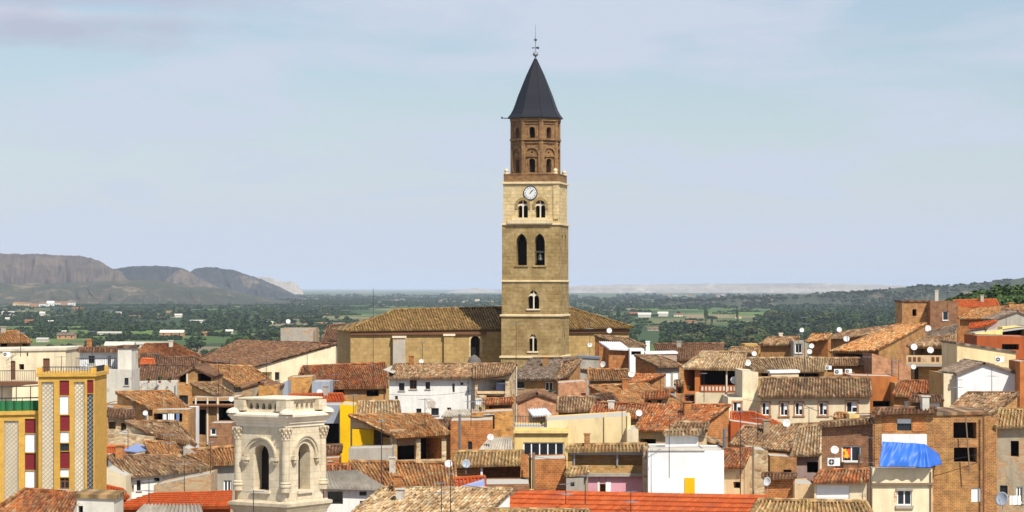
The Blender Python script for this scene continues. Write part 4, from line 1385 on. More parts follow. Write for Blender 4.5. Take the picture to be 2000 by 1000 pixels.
# ---- yellow brick apartment house
def apartments():
    Ya = 160.0
    root = house('apartment_house', 'yellow brick apartment block with white lattice strips and maroon panels', (75, 736), (184.6, 735), Ya, typ='flat', depth=4.8,
                 wall='yellow_brick', zb=-34, cornice='yellow_brick', cat='apartment block', group=None,
                 wins=[(81, 746, 105, 956, 'l'), (116, 743, 135, 772, 'm'), (116, 773, 134, 810, 's'), (117, 811, 136, 842, 'm'), (117, 843, 135, 865, 's'),
                       (117, 866, 135, 881, 'k'), (117, 882, 136, 915, 'm'), (117, 916, 135, 932, 's'), (117, 933, 135, 955, 'b'),
                       (145, 746, 165, 962, 'l'), (170, 742, 182.5, 768, 'm'), (170, 769, 182, 966, 'grid')])
    left = house('apartment_house', 'lower wing of the yellow brick block below the green terrace cloth', (-60, 812), (74.5, 809), Ya + .6, typ='flat', depth=9,
                 wall='yellow_brick', zb=-34, cornice='yellow_brick', cat='apartment block', group=None,
                 wins=[(8, 822, 36, 980, 'l'), (48.5, 818, 69.5, 846, 'm'), (48.5, 847, 69, 884, 's'), (48.5, 885, 70, 918, 'm'), (48.5, 919, 69, 953, 's')])
    def lattice(h, x0, y0, x1, y1, grid=False):
        f = h['_fr']; d = Vector((f[2] - f[0], f[3] - f[1], 0)).normalized(); n = Vector((d.y, -d.x, 0))
        p, q = wall_pt(h, x0, y1), wall_pt(h, x1, y0)
        wd = (Vector((q.x, q.y, 0)) - Vector((p.x, p.y, 0))).length; ht = q.z - p.z
        bk = MB(); bk.box(p - n * .16 + d * .01 + up * .01, d * (wd - .02), n * .04, up * (ht - .02))
        bo = bk.build('lattice_screen', M['grey_metal' if grid else 'pale_cream_plaster'], h)
        mb = MB(); s = .27
        def bar(u0, z0, u1, z1, r=.022):
            mb.tube(p + d * u0 + up * z0 - n * .1, p + d * u1 + up * z1 - n * .1, r, n=4)
        k = -int(wd / s) - 1
        while k * s < ht + wd:
            for sg in (1, -1):
                # line z = k*s + sg*u (clipped)
                u0, u1 = 0.0, wd
                z_ = lambda u: (k * s + u) if sg > 0 else (k * s + wd - u)
                pts = []
                for u in np.linspace(0, wd, 25):
                    if 0 <= z_(u) <= ht: pts.append(u)
                if len(pts) > 1: bar(pts[0], z_(pts[0]), pts[-1], z_(pts[-1]), .03 if sg > 0 else .016)
            k += 1
        mb.build('lattice_bars', M['concrete' if not grid else 'dark_metal'], bo)
    lattice(root, 81, 746, 105, 956); lattice(root, 145, 746, 165, 962); lattice(left, 8, 822, 36, 980); lattice(root, 170, 769, 182, 966, True)
    # corner posts and railing on the roof
    for x, o_ in ((76.5, -.25), (181.5, -.25), (184, -4.5)):
        p = wall_pt(root, x, 733.5, o_); q = MB(); q.cbox(p, .32, .32, .48); q.build('roof_post', M['yellow_brick'], root)
    railing(root, [wall_pt(root, 81, 733, -.25), wall_pt(root, 180, 733, -.25), wall_pt(root, 182.5, 733, -4.4)], .5)
    # green wind cloth on the wing's terrace
    p, q = wall_pt(left, -55, 811, -.3), wall_pt(left, 74, 809, -.3)
    railing(left, [p, q], 1.0, step=.5, r=.025)
    mb = MB(); k = 60
    for i in range(k):
        a, b_ = p + (q - p) * (i / k), p + (q - p) * ((i + 1) / k)
        oa, ob = .04 * math.sin(i * .9), .04 * math.sin((i + 1) * .9)
        mb.hexa([a + Vector((0, oa, .02)), b_ + Vector((0, ob, .02)), b_ + Vector((0, ob + .01, .02)), a + Vector((0, oa + .01, .02)),
                 a + Vector((0, oa, .82)), b_ + Vector((0, ob, .84)), b_ + Vector((0, ob + .01, .84)), a + Vector((0, oa + .01, .82))])
    tag(mb.build('wind_cloth', M['green_cloth'], None), 'green cloth stretched along the terrace railing of the yellow brick wing', 'wind screen')
    q = MB()
    for x in (2, 30, 58):
        q2 = wall_pt(left, x, 808, -.3); q.tube(q2, q2 + up * 1.7, .03, n=5)
    q.tube(wall_pt(left, -50, 757, -.3), wall_pt(left, 76, 754, -.3), .035, n=5)
    q.build('terrace_frame', M['dark_metal'], left)


apartments()


# ------------------------------------------------------------------ the old town, from the back to the front
def H(label, A, B, Y, D=None, C=None, name='house', **k):
    return house(name, label, A, B, Y, D, C, **k)


# ---- right-hand hillside, back rows
H('low house with long salmon red roof on the hilltop behind the brick tower house', (1868, 600), (1952, 597), 395, (1862, 587), (1945, 585), wall='adobe_render', roof='new_red_tile', pitch=14)
h = H('brown adobe tower house with dark flat eave and a tiny square window', (1762, 590), (1817, 590), 338, typ='flat', depth=6, wall='old_brick', side='adobe_render', wins=[(1782, 604, 1790, 617, 'd')], cornice='brown_tile')
h = H('tall orange brick house with one white window, beside the adobe tower house', (1817, 588), (1871, 588), 336, typ='flat', depth=7, wall='dark_brick', side='orange_brick', wins=[(1841, 608, 1853, 626, 'w1')], rwins=[], chimneys=[(1829, 568, 590, 5, 'concrete')])
H('orange brick house end with wide mottled roof, topmost on the hill', (1872, 622), (2030, 621), 332, (1905, 604), (2040, 592), wall='orange_brick', roof='orange_tile', pitch=17)
H('small grey gabled roof house above the yellow terrace', (1940, 624), (2030, 624), 322, typ='gfront', apex=(1988, 607), depth=8, wall='grey_render', roof='grey_tile', wins=[])
H('orange brick gable wall below the hilltop roof', (1866, 597), (1926, 606), 352, typ='flat', depth=5, wall='orange_brick')
H('house with narrow tan roof stepping up to the brick tower house', (1600, 664), (1700, 655), 322, (1650, 648), (1762, 634), wall='old_brick', roof='tan_tile', pitch=18)
H('house under the long bright tan roof that climbs towards the brick tower house', (1620, 688), (1713, 684), 282, (1752, 634), (1810, 632), wall='old_brick', roof='orange_tile', pitch=17, wins=[(1634, 691, 1688, 702, 'v')])
H('house with grey brown tiled roof between the tan roof and the brick tower house', (1735, 676), (1858, 673), 296, (1792, 654), (1872, 634), wall='adobe_render', roof='grey_tile', pitch=18, wins=[(1745, 679, 1775, 692, 'v')])
h = H('ochre house with shaded balcony and patterned balustrade under two dishes', (1772, 677), (1862, 673), 272, (1800, 662), (1868, 655), wall='ochre_plaster', roof='tan_tile', pitch=15,
      wins=[(1778, 681, 1842, 694, 'v'), (1786, 718, 1794, 742, 'k'), (1817, 722, 1836, 746, 'b')])
wall_bar(h, 'balcony', 1771, 711, 1843, 715, 'concrete', .9, .9)
b_ = wall_bar(h, 'balustrade', 1772, 694, 1842, 710, 'beige_plaster', .9, .15)
for x in range(1776, 1838, 9):
    if abs(x - 1806) > 6: wall_bar(h, 'pierced_panel', x, 697, x + 6, 706, 'brown_wood', .92, .05)
wall_bar(h, 'shutter_panel', 1847, 680, 1862, 724, 'terracotta_paint', .25, .2)
h = H('yellow terrace house with black open loft at the hill edge', (1905, 650), (2010, 636), 292, typ='flat', depth=7, wall='pale_yellow_plaster', wins=[(1958, 638, 2004, 656, 'v')])
h = H('terracotta red house with long parapet below the yellow terrace', (1908, 655), (2020, 657), 284, typ='flat', depth=8, wall='terracotta_paint', parapet=.0, wins=[(1957, 672, 1990, 683, 'd')])
H('small house with orange lean-to roof beside the yellow terrace', (1892, 641), (1925, 636), 298, (1895, 633), (1948, 627), wall='mauve_plaster', roof='new_orange_tile', pitch=16)
h = H('large cream house with sloping roof edge and an air conditioner high on its wall', (1869, 672), (1984, 690), 256, typ='flat', depth=9, wall='cream_plaster', cornice='grey_tile')
h = H('white gable house with grey tiled verge and two tall aerials against its wall', (1868, 731), (1992, 730), 226, typ='gfront', apex=(1922, 709), depth=10, wall='clean_white_plaster', roof='grey_tile')
H('narrow pale cream wall house beside the white gable', (1843, 729), (1867, 731), 227, typ='flat', depth=8, wall='pale_cream_plaster', side='ochre_plaster')
H('salmon brick house with one slanting top edge beside the balcony house', (1703, 690), (1779, 716), 262, typ='flat', depth=7, wall='salmon_brick', side='dark_brick')
H('house with orange corrugated cladding below the air conditioners', (1662, 733), (1752, 735), 246, typ='flat', depth=6, wall='orange_paint', wins=[(1705, 783, 1742, 795, 'd')])
H('house with crooked red roof behind the blue tarpaulin house', (1743, 772), (1846, 778), 236, (1757, 745), (1842, 744), wall='old_brick', roof='red_tile', pitch=18, wins=[(1766, 783, 1784, 797, 's')])
H('brown sunlit tile roof house in front of the white gable', (1836, 816), (1930, 813), 206, (1890, 768), (1990, 768), wall='old_brick', roof='tan_tile', pitch=20, zb=-18)
# ---- centre right, back rows
H('low house with striped brick wall and small white loft window', (1482, 674), (1556, 673), 322, (1502, 659), (1562, 658), wall='old_brick', roof='tan_tile', pitch=17, wins=[], chimneys=[(1525, 652, 664, 4, 'pale_moulding')])
H('grey loft box with white window beside the striped brick house', (1550, 666), (1577, 666), 318, typ='flat', depth=5, wall='grey_render', wins=[(1553, 671, 1567, 690, 'w')])
H('small ochre walled house at the edge of the valley', (1455, 672), (1486, 672), 326, typ='flat', depth=6, wall='yellow_brick')
H('orange brick gable with three dishes on its corner', (1574, 668), (1614, 664), 300, (1588, 653), (1625, 652), wall='orange_brick', roof='orange_tile', pitch=30)
H('wide pale tan roof house behind the cream house', (1475, 726), (1612, 724), 262, (1450, 700), (1618, 700), wall='ochre_plaster', roof='pale_tile', pitch=17, wins=[(1487, 729, 1600, 738, 'd')])
H('house with tan roof ridge running behind the salmon brick wall', (1590, 713), (1690, 712), 268, (1600, 700), (1680, 700), wall='old_brick', roof='tan_tile', pitch=17)
h = H('orange loggia house under a broad pale roof with lattice balustrade and cream base', (1332, 719), (1452, 722), 250, (1372, 688), (1458, 688), wall='orange_paint', roof='pale_tile', pitch=17,
      wins=[(1337, 722, 1357, 764, 'v'), (1367, 724, 1448, 753, 'v'), (1337, 770, 1356, 788, 'v')])
wall_bar(h, 'base_wall', 1358, 766, 1450, 812, 'pale_cream_plaster', .06, .08)
lb = wall_bar(h, 'balustrade', 1367, 753, 1448, 766, 'terracotta_paint', .08, .12)
for x in range(1370, 1446, 7): wall_bar(h, 'lattice_block', x, 755, x + 4, 763, 'pale_moulding', .10, .05)
wall_bar(h, 'post', 1418, 724, 1421, 800, 'pale_moulding', .2, .15)
H('brown roofed house behind the loggia house at the edge of the trees', (1290, 706), (1402, 697), 325, (1277, 672), (1416, 671), wall='adobe_render', roof='brown_tile', pitch=18)
h = H('long cream house with five brick framed windows under a tan roof', (1482, 775), (1702, 773), 236, (1490, 740), (1699, 739), wall='pale_cream_plaster', roof='tan_tile', pitch=19,
      wins=[(1488, 786, 1503, 811, 'S'), (1524, 786, 1539, 812, 'S'), (1553, 786, 1568, 811, 'S'), (1600, 786, 1616, 811, 'S'), (1653, 784, 1675, 806, 'S')])
h = H('cream blank wall block between the loggia and the long cream house', (1450, 724), (1481, 727), 240, typ='flat', depth=8, wall='pale_cream_plaster')
h = H('cream wing with one shuttered window below the loggia', (1422, 776), (1484, 776), 239, typ='flat', depth=6, wall='pale_cream_plaster', wins=[(1432, 785, 1448, 804, 'S')])
H('red roofed shed with white gable edge below the cream wing', (1428, 828), (1524, 829), 222, (1428, 806), (1472, 806), wall='terracotta_paint', roof='new_red_tile', pitch=15)
# ---- centre, behind and beside the church
h = H('orange brick house with white sheet lean-to, right behind the tower', (1228, 680), (1262, 676), 306, (1160, 655), (1222, 660), wall='orange_brick', roof='tan_tile', pitch=18)
H('shed with sloping white metal sheet roof against the orange brick house', (1190, 681), (1232, 683), 302, (1170, 667), (1212, 668), wall='orange_brick', roof='white_metal_sheet', rstyle='wave', pitch=14, name='shed')
H('orange brick wall house below the white metal roof', (1170, 676), (1240, 684), 303.5, typ='flat', depth=3, wall='orange_brick', side='orange_brick')
H('pale corrugated sheet shed with rooftop vents beside the orange brick wall', (1131, 699), (1171, 701), 287, typ='flat', depth=4, wall='fibre_cement', name='shed', cornice='zinc')
H('grey house with white flat roof edge and tall white pipe', (1262, 692), (1322, 691), 308, typ='flat', depth=6, wall='grey_render', cornice='clean_white_plaster', chimneys=[(1265, 668, 694, 3, 'clean_white_plaster')])
H('small white loft with dark slot window behind the vent block house', (1230, 681), (1258, 681), 300, typ='flat', depth=4, wall='clean_white_plaster', wins=[(1233, 686, 1252, 693, 'd')])
h = H('grey fronted house with two white windows and orange brick gable', (1286, 717), (1334, 715), 284, (1239, 694), (1290, 696), wall='grey_render', side='orange_brick', roof='tan_tile', pitch=18,
      wins=[(1301, 727, 1311, 755, 's'), (1315, 725, 1325, 754, 's')])
H('low house with ochre red roof and long grey wall under one dish', (1150, 742), (1236, 741), 279, (1148, 722), (1226, 722), wall='cement_render', roof='orange_tile', pitch=17)
H('house with flat terracotta roof strip below the orange gable', (1228, 748), (1268, 744), 276, (1236, 732), (1300, 732), wall='old_brick', roof='red_tile', pitch=15)
H('grey walled house with a red roof edge under the two white windows', (1272, 764), (1318, 765), 270, typ='flat', depth=5, wall='grey_render', side='old_brick', cornice='red_tile')
H('house under the long bright orange roof running down to the loggia', (1215, 792), (1338, 789), 258, (1150, 754), (1262, 750), wall='old_brick', roof='orange_tile', pitch=16)
h = H('lean-to with black open front and brown roof below the orange roof', (1195, 793), (1214, 791), 252, (1155, 772), (1192, 768), wall='cement_render', roof='brown_tile', pitch=15, name='lean_to', cat='lean-to')
h = H('white plastered house with small dark windows under an old tan roof', (756, 739), (920, 738), 266, (772, 712), (1012, 711), wall='white_plaster', roof='tan_tile', pitch=16,
      wins=[(779, 748, 790, 763, 'k'), (800, 742, 814, 760, 'b'), (831, 746, 840, 760, 'k'), (883, 749, 888, 766, 'd'), (899, 747, 905, 752, 'd'), (771, 773, 777, 786, 'd'), (813, 798, 823, 812, 'k'), (842, 797, 857, 811, 'k'), (873, 796, 881, 806, 'k')])
h = H('stone bay house with recessed balcony between the white house and the grey roof', (925, 738), (997, 730), 264, (925, 714), (1010, 710), wall='rubble_stone', roof='tan_tile', pitch=16,
      wins=[(933, 741, 987, 764, 'v'), (950, 772, 985, 780, 'd')])
wall_bar(h, 'balcony_wall', 932, 764, 988, 769, 'beige_plaster', .1, .2)
wall_bar(h, 'window', 969, 747, 986, 763, 'blue_sheet', -.9, .1)
h = H('ochre house under the broad grey brown roof in front of the tower', (996, 742), (1096, 741), 270, (1040, 700), (1130, 699), wall='ochre_plaster', roof='grey_tile', pitch=19,
      wins=[(1010, 746, 1024, 758, 'k'), (1064, 746, 1080, 764, 'w')])
wall_bar(h, 'grey_lower_wall', 998, 762, 1090, 800, 'cement_render', .08, .1)
H('brown stone house with ragged golden roof edge beside the grey brown roof', (1085, 741), (1112, 732), 268, (1100, 708), (1136, 702), wall='old_brick', roof='tan_tile', pitch=19, rwins=[])
H('old brick gable wall with a red chimney block, below the broad grey brown roof', (1008, 786), (1150, 800), 246, typ='gfront', apex=(1049, 768), depth=9, wall='salmon_brick', roof='brown_tile')
H('plain brick wall house with maroon shutter, right of the brick gable', (1090, 748), (1146, 744), 262, typ='flat', depth=6, wall='salmon_brick', wins=[(1135, 768, 1144, 778, 'm')])
H('house with long tan roof behind the pale yellow building', (1088, 803), (1160, 803), 238, (1090, 776), (1165, 776), wall='old_brick', roof='tan_tile', pitch=17)
H('house under mixed red and tan roof left of the big red roof', (1150, 818), (1262, 815), 234, (1160, 786), (1270, 790), wall='old_brick', roof='red_tile', pitch=17)
H('shed with pale cream canopy roof in front of the brick gable', (1040, 812), (1078, 810), 240, (1030, 799), (1066, 797), wall='rubble_stone', roof='white_metal_sheet', rstyle='wave', pitch=13, name='shed', cat='shed')
# ---- left of the church
H('wide brown barn like house with white gable wall against the church', (385, 702), (493, 717), 290, (468, 666), (658, 671), wall='adobe_render', side='pale_cream_plaster', roof='brown_tile', pitch=13, rwins=[(511, 727, 531, 742, 'd'), (537, 727, 546, 742, 'k')])
H('dark olive roofed house at the left end of the church', (628, 668), (678, 666), 372, (640, 636), (690, 633), wall='grey_render', roof='brown_tile', pitch=22)
H('grey cement loft with blotched wall above the wide brown roof', (548, 641), (616, 641), 348, typ='flat', depth=6, wall='grey_render', side='cement_render')
H('house under the red brown roof in front of the church wall', (640, 758), (757, 757), 276, (592, 716), (752, 709), wall='adobe_render', roof='red_tile', pitch=17, wins=[(650, 762, 672, 774, 'd'), (716, 762, 740, 774, 'd')], chimneys=[(708, 757, 778, 9, 'orange_brick')])
H('house with dull red roof below the white gable wall', (580, 742), (640, 744), 281, (590, 718), (632, 716), wall='adobe_render', roof='red_tile', pitch=16)
H('house with orange rubble wall beside the grey corrugated panel', (562, 737), (609, 735), 262, typ='flat', depth=6, wall='orange_rubble', side='adobe_render')
H('grey panelled loft next to the orange rubble wall', (609, 745), (644, 745), 261, typ='flat', depth=5, wall='blue_grey_plaster')
H('small grey gable with low orange brick front, left of the orange rubble wall', (470, 757), (545, 757), 252, typ='gfront', apex=(506, 747), depth=7, wall='cement_render', roof='brown_tile', wins=[])
H('low orange rubble block in front of the small grey gable', (505, 753), (541, 753), 250, typ='flat', depth=3, wall='orange_rubble')
H('dark blue walled stairwell between the two orange rubble walls', (541, 752), (562, 743), 258, typ='flat', depth=4, wall='blue_grey_plaster')
H('house with rust brown roof and an open gallery below the wide brown roof', (460, 754), (532, 746), 262, (395, 713), (490, 716), wall='cement_render', roof='orange_tile', pitch=17, lwins=[])
H('faded red roofed house by the white sheds', (262, 694), (392, 696), 330, (284, 672), (342, 671), wall='adobe_render', roof='red_tile', pitch=17)
H('dark red roof house with a white dormer window, in front of the faded red roof', (258, 714), (318, 714), 312, (262, 692), (312, 692), wall='dark_brick', roof='brown_tile', pitch=17, wins=[(262, 692, 273, 699, 'w')])
H('brick house with brown roof strip and pale ridge wall', (318, 714), (388, 713), 308, (318, 698), (385, 697), wall='old_brick', roof='brown_tile', pitch=15)
H('small house with bright red shed roof in the middle of the brown roofs', (272, 716), (304, 718), 300, (278, 701), (300, 702), wall='adobe_render', roof='new_red_tile', pitch=17)
H('house under the long dark brown roof behind the white terrace wall', (258, 744), (368, 744), 286, (264, 714), (372, 714), wall='old_white_plaster', roof='brown_tile', pitch=17)
h = H('white terrace house with plants along its low wall', (255, 748), (345, 746), 274, typ='flat', depth=6, wall='old_white_plaster')
h = H('brown adobe house with open dark gable loft and two posts', (344, 737), (417, 737), 242, typ='gfront', apex=(379, 716), depth=9, wall='adobe_render', roof='brown_tile', wins=[(350, 730, 365, 747, 'v'), (386, 730, 412, 745, 'v'), (350, 772, 367, 790, 'k')])
wall_bar(h, 'post', 364, 724, 367, 750, 'pale_moulding', .1, .15)
h = H('house with golden lean-to roof over a dark balcony', (424, 775), (458, 771), 232, (372, 750), (420, 748), wall='adobe_render', roof='tan_tile', pitch=14, wins=[], lwins=[])
h = H('adobe house with dark open balconies and pale posts under the lean-to roof', (372, 776), (462, 776), 229, typ='flat', depth=7, wall='adobe_render', wins=[(376, 781, 422, 789, 'v'), (428, 781, 458, 789, 'v'), (384, 800, 402, 850, 'd'), (425, 796, 456, 822, 'v'), (412, 834, 424, 853, 'd'), (433, 830, 452, 850, 'd')])
for x in (424, 404, 381): wall_bar(h, 'post', x, 777, x + 3, 868, 'pale_moulding', .12, .15)
wall_bar(h, 'balcony', 372, 790, 462, 793, 'brown_wood', .6, .6)
H('narrow white wall strip house beside the adobe balconies', (361, 797), (378, 797), 219, typ='flat', depth=4, wall='clean_white_plaster', wins=[(372, 832, 376, 841, 'd')])
H('red brick stub wall house below the adobe balconies', (408, 826), (452, 826), 214, typ='flat', depth=4, wall='dark_brick', wins=[(411, 836, 423, 850, 'w1')])
h = H('house with patched tan gable roof over a dark open loft behind the yellow block', (290, 797), (366, 796), 216, (226, 767), (330, 765), wall='adobe_render', roof='orange_tile', pitch=15, lwins=[])
wall_bar(h, 'post', 286, 800, 289, 830, 'old_white_plaster', .1, .15)
h = H('adobe house with dark loft openings right beside the yellow block', (206, 788), (292, 796), 217.5, typ='flat', depth=5, wall='adobe_render', wins=[(210, 790, 222, 812, 'd'), (230, 796, 262, 812, 'v')])
h = H('adobe house with dark balcony and hanging white washing', (298, 800), (368, 800), 213, typ='flat', depth=5, wall='adobe_render', wins=[(300, 806, 356, 824, 'v')])
H('house with crumbling ochre tan roof below the washing', (300, 850), (382, 870), 204, (244, 824), (346, 824), wall='rubble_stone', roof='tan_tile', pitch=15)
H('stone walled yard house with sagging eave, left under the ochre tan roof', (224, 846), (300, 852), 203, typ='flat', depth=5, wall='rubble_stone')
H('house with bright orange patch roof beside the blue sheet', (296, 890), (366, 898), 197, (280, 862), (340, 866), wall='old_brick', roof='orange_tile', pitch=15)
H('low house with red roof corner left of the blue sheet', (196, 892), (262, 888), 199, (206, 873), (240, 872), wall='old_brick', roof='new_red_tile', pitch=15)
# ---- far left
H('house with hipped tan roof and dark open attic behind the cream house', (-20, 668), (62, 668), 300, (-20, 648), (35, 647), wall='adobe_render', roof='orange_tile', pitch=22, wins=[(2, 671, 14, 680, 'd'), (44, 671, 58, 680, 'd')])
h = H('cream flat roofed house with dark doors and a terrace above the yellow block', (-40, 687), (128, 684), 236, typ='flat', depth=9, wall='pale_cream_plaster', cornice='pale_moulding',
      wins=[(21, 705, 30, 742, 'door'), (37, 711, 47, 722, 'd'), (84, 700, 97, 736, 'door'), (52, 689, 55, 696, 'd')])
railing(h, [wall_pt(h, -40, 745, 1.2), wall_pt(h, 74, 745, 1.2)], 1.0)
wall_bar(h, 'terrace_floor', -40, 745, 74, 752, 'brown_wood', 1.3, 1.3)
h = H('pale cream lower house with sloped white wall below the terrace', (24, 757), (76, 754), 226, typ='flat', depth=6, wall='pale_cream_plaster')
h = H('white house with thin brown roof, two openings and a balcony rail', (152, 686), (232, 685), 232, (155, 681), (232, 680), wall='clean_white_plaster', roof='brown_tile', pitch=8, wins=[(173, 695, 185, 710, 'k'), (210, 695, 217, 718, 'd')], chimneys=[(175, 665, 684, 7, 'orange_brick')])
railing(h, [wall_pt(h, 150, 720, .9), wall_pt(h, 228, 720, .9)], .95)
wall_bar(h, 'balcony', 130, 719, 229, 722, 'concrete', 1.0, 1.0)
h = H('tall narrow old white wall with one small window beside the balcony rail', (205, 720), (257, 722), 230, typ='flat', depth=5, wall='old_white_plaster', wins=[(243, 738, 251, 752, 'k')])
h = H('slim whitewashed stair tower above the narrow old white wall', (230, 680), (257, 680), 230.6, typ='flat', depth=4, wall='old_white_plaster', cornice='brown_tile')
# ---- middle rows, centre
h = H('bright yellow gable house with tan roof behind the stone attic', (694, 815), (782, 811), 218, (700, 786), (778, 784), wall='yellow_plaster', roof='pale_tile', pitch=18)
h = H('tall bright yellow strip wall left of the stone attic', (664, 789), (692, 792), 216, typ='flat', depth=6, wall='yellow_plaster', side='yellow_plaster')
H('pale blue grey house with dark doorway behind the belfry', (628, 791), (665, 791), 219, typ='flat', depth=5, wall='blue_grey_plaster', wins=[(634, 827, 662, 868, 'd')])
H('house with thin bright orange roof edge behind the belfry', (560, 786), (674, 784), 224, (566, 772), (668, 770), wall='dark_brick', roof='new_orange_tile', pitch=14)
h = H('open stone attic house with long tan roof, yellow boards and rubble piers', (772, 853), (877, 846), 196, (681, 812), (836, 810), wall='orange_rubble', side='cement_render', roof='orange_tile', pitch=16,
      wins=[(776, 857, 862, 900, 'v')], lwins=[(690, 836, 762, 872, 'v')])
for x in (765, 812, 862): wall_bar(h, 'stone_pier', x, 857, x + 9, 906, 'rubble_stone', .06, .3)
wall_bar(h, 'stone_parapet', 775, 896, 864, 906, 'rubble_stone', .04, .2)
H('house with loose bright yellow boards inside the open stone attic', (688, 838), (730, 838), 199, typ='flat', depth=2, wall='yellow_plaster', name='loft_partition', cat='partition', group=None)
H('house with grey cement parapet under the open stone attic', (681, 876), (766, 874), 193, typ='flat', depth=3, wall='grey_render', side='grey_render')
H('orange brown brick house with tall zinc pipe and cables', (880, 822), (962, 820), 228, typ='flat', depth=6, wall='orange_brick', side='adobe_render', wins=[(914, 862, 922, 878, 'k')])
h = H('house with railed terrace and rubble pier between the white house and the yellow building', (920, 806), (1002, 802), 234, typ='flat', depth=5, wall='orange_rubble', wins=[(944, 808, 966, 838, 'v')])
railing(h, [wall_pt(h, 918, 805, -.1), wall_pt(h, 948, 804, -.1)], 1.0)
H('house with pale triangular sheet roof beside the pale yellow building', (930, 884), (1002, 884), 219, (955, 856), (1000, 852), wall='blue_grey_plaster', roof='fibre_cement', rstyle='wave', pitch=20)
h = H('pale yellow house with a long strip of white framed windows', (1005, 834), (1110, 836), 207, typ='flat', depth=7, wall='pale_yellow_plaster', wins=[(1022, 864, 1102, 893, 'w3')])
wall_bar(h, 'cornice', 1003, 840, 1111, 846, 'pale_yellow_plaster', .25, .25)
railing(h, [wall_pt(h, 1006, 834, -.2), wall_pt(h, 1068, 834, -.2)], .85, step=.2)
h = H('tall blank cream yellow wall building with pilasters', (1068, 822), (1232, 812), 209, typ='flat', depth=8, wall='cream_plaster', side='pale_yellow_plaster')
for x in (1180, 1225): wall_bar(h, 'pilaster', x, 806, x + 5, 880, 'cream_plaster', .18, .2)
H('house with cream end wall lower than the tall cream yellow wall', (1225, 840), (1247, 838), 206, typ='flat', depth=6, wall='pale_cream_plaster')
h = H('house under the large red roof with orange brick gable', (1238, 840), (1357, 841), 215, (1268, 792), (1427, 792), wall='cement_render', side='orange_brick', roof='red_tile', pitch=20, wins=[(1250, 857, 1281, 874, 'd')])
H('orange red walled house between the red gable and the chimney pipe', (1427, 822), (1500, 832), 217, typ='flat', depth=5, wall='terracotta_paint')
h = H('house under the broad mixed tan roof in the middle of the right quarter', (1426, 869), (1546, 880), 206, (1452, 834), (1602, 828), wall='ochre_plaster', roof='tan_tile', pitch=19)
H('house with small brown gable wall beside the grey chimney pipe', (1366, 857), (1412, 872), 200, typ='flat', depth=5, wall='dark_brick', side='dark_brick', cornice='pale_tile')
H('house with steep red tan roof patch left of the window brick house', (1546, 890), (1602, 889), 198, (1560, 836), (1604, 830), wall='mauve_plaster', roof='pale_tile', pitch=24, wins=[(1576, 902, 1600, 924, 'd')])
# ---- front rows, right
h = H('beige house with short eave roof and one small dark window', (1374, 913), (1452, 913), 192, (1412, 878), (1468, 877), wall='beige_plaster', roof='red_tile', pitch=20, wins=[(1432, 941, 1447, 954, 'd')])
H('grey rubble house corner right of the beige house', (1462, 876), (1500, 880), 194, typ='flat', depth=5, wall='rubble_stone', side='cement_render')
H('ruined adobe brick wall house with layered stones', (1504, 890), (1556, 893), 197, typ='flat', depth=4, wall='old_brick', wins=[(1530, 917, 1546, 926, 'd')])
H('orange boarded shed with ragged roof beside a big tilted dish', (1490, 934), (1552, 932), 190, (1490, 925), (1556, 927), wall='orange_brick', roof='brown_tile', pitch=9, name='shed', cat='shed')
H('pale pink cement house between the orange shed and the white shutter', (1552, 946), (1592, 944), 189, typ='flat', depth=5, wall='beige_plaster')
h = H('huge blank white wall house with a yellow door at its foot', (1266, 880), (1376, 878), 186, typ='flat', depth=8, wall='clean_white_plaster', side='clean_white_plaster')
wall_bar(h, 'door', 1337, 933, 1357, 966, 'yellow_plaster', .06, .08)
H('white upper block with tile cap above the huge white wall', (1297, 848), (1368, 847), 191, (1299, 842), (1366, 841), wall='clean_white_plaster', roof='pale_tile', pitch=12)
H('white lower wall wing reaching behind the beige house', (1376, 879), (1414, 879), 190, typ='flat', depth=6, wall='clean_white_plaster')
h = H('house with long black open gallery over a pink wall', (1106, 881), (1266, 879), 189, (1112, 870), (1262, 868), wall='ochre_plaster', roof='mossy_tile', pitch=14,
      wins=[(1118, 889, 1256, 909, 'v'), (1172, 946, 1182, 961, 'd')])
wall_bar(h, 'pink_wall', 1140, 930, 1170, 964, 'pink_plaster', .05, .06); wall_bar(h, 'pink_wall', 1184, 930, 1258, 964, 'pink_plaster', .05, .06); wall_bar(h, 'pink_wall', 1171, 930, 1183, 945, 'pink_plaster', .05, .06)
wall_bar(h, 'window_surround', 1167, 940, 1171, 962, 'clean_white_plaster', .08, .08); wall_bar(h, 'window_surround', 1183, 940, 1193, 962, 'clean_white_plaster', .08, .08)
wall_bar(h, 'beam', 1112, 881, 1259, 888, 'grey_metal', .2, .2)
for x in (1120, 1204): wall_bar(h, 'post', x, 888, x + 3, 910, 'grey_metal', .12, .12)
wall_bar(h, 'ledge', 1108, 924, 1260, 930, 'grey_render', .4, .4)
H('rubble stone pier wall between the black gallery and the white wall', (1257, 872), (1269, 874), 187.4, typ='flat', depth=3, wall='rubble_stone', name='pier_wall', cat='wall', group=None)
H('small lean-to with tan tiles at the corner of the pink wall', (1104, 928), (1148, 926), 186, (1112, 914), (1152, 913), wall='cement_render', roof='mossy_tile', pitch=16, name='lean_to', cat='lean-to')
h = H('plain orange brick wall house below the strip of white windows', (1044, 897), (1106, 895), 193, typ='flat', depth=5, wall='orange_brick', side='orange_brick')
H('square orange brick chimney stack beside dark iron pipes', (1017, 889), (1032, 889), 190, typ='flat', depth=1.0, wall='orange_brick', name='chimney_stack', cat='chimney', group=None)
h = H('house with mossy tan roof above a dark green open terrace', (884, 911), (1020, 907), 197, (891, 883), (1022, 882), wall='old_brick', roof='mossy_tile', pitch=18, wins=[(943, 911, 1016, 942, 'v')])
wall_bar(h, 'post', 939, 909, 943, 936, 'white_paint', .2, .2)
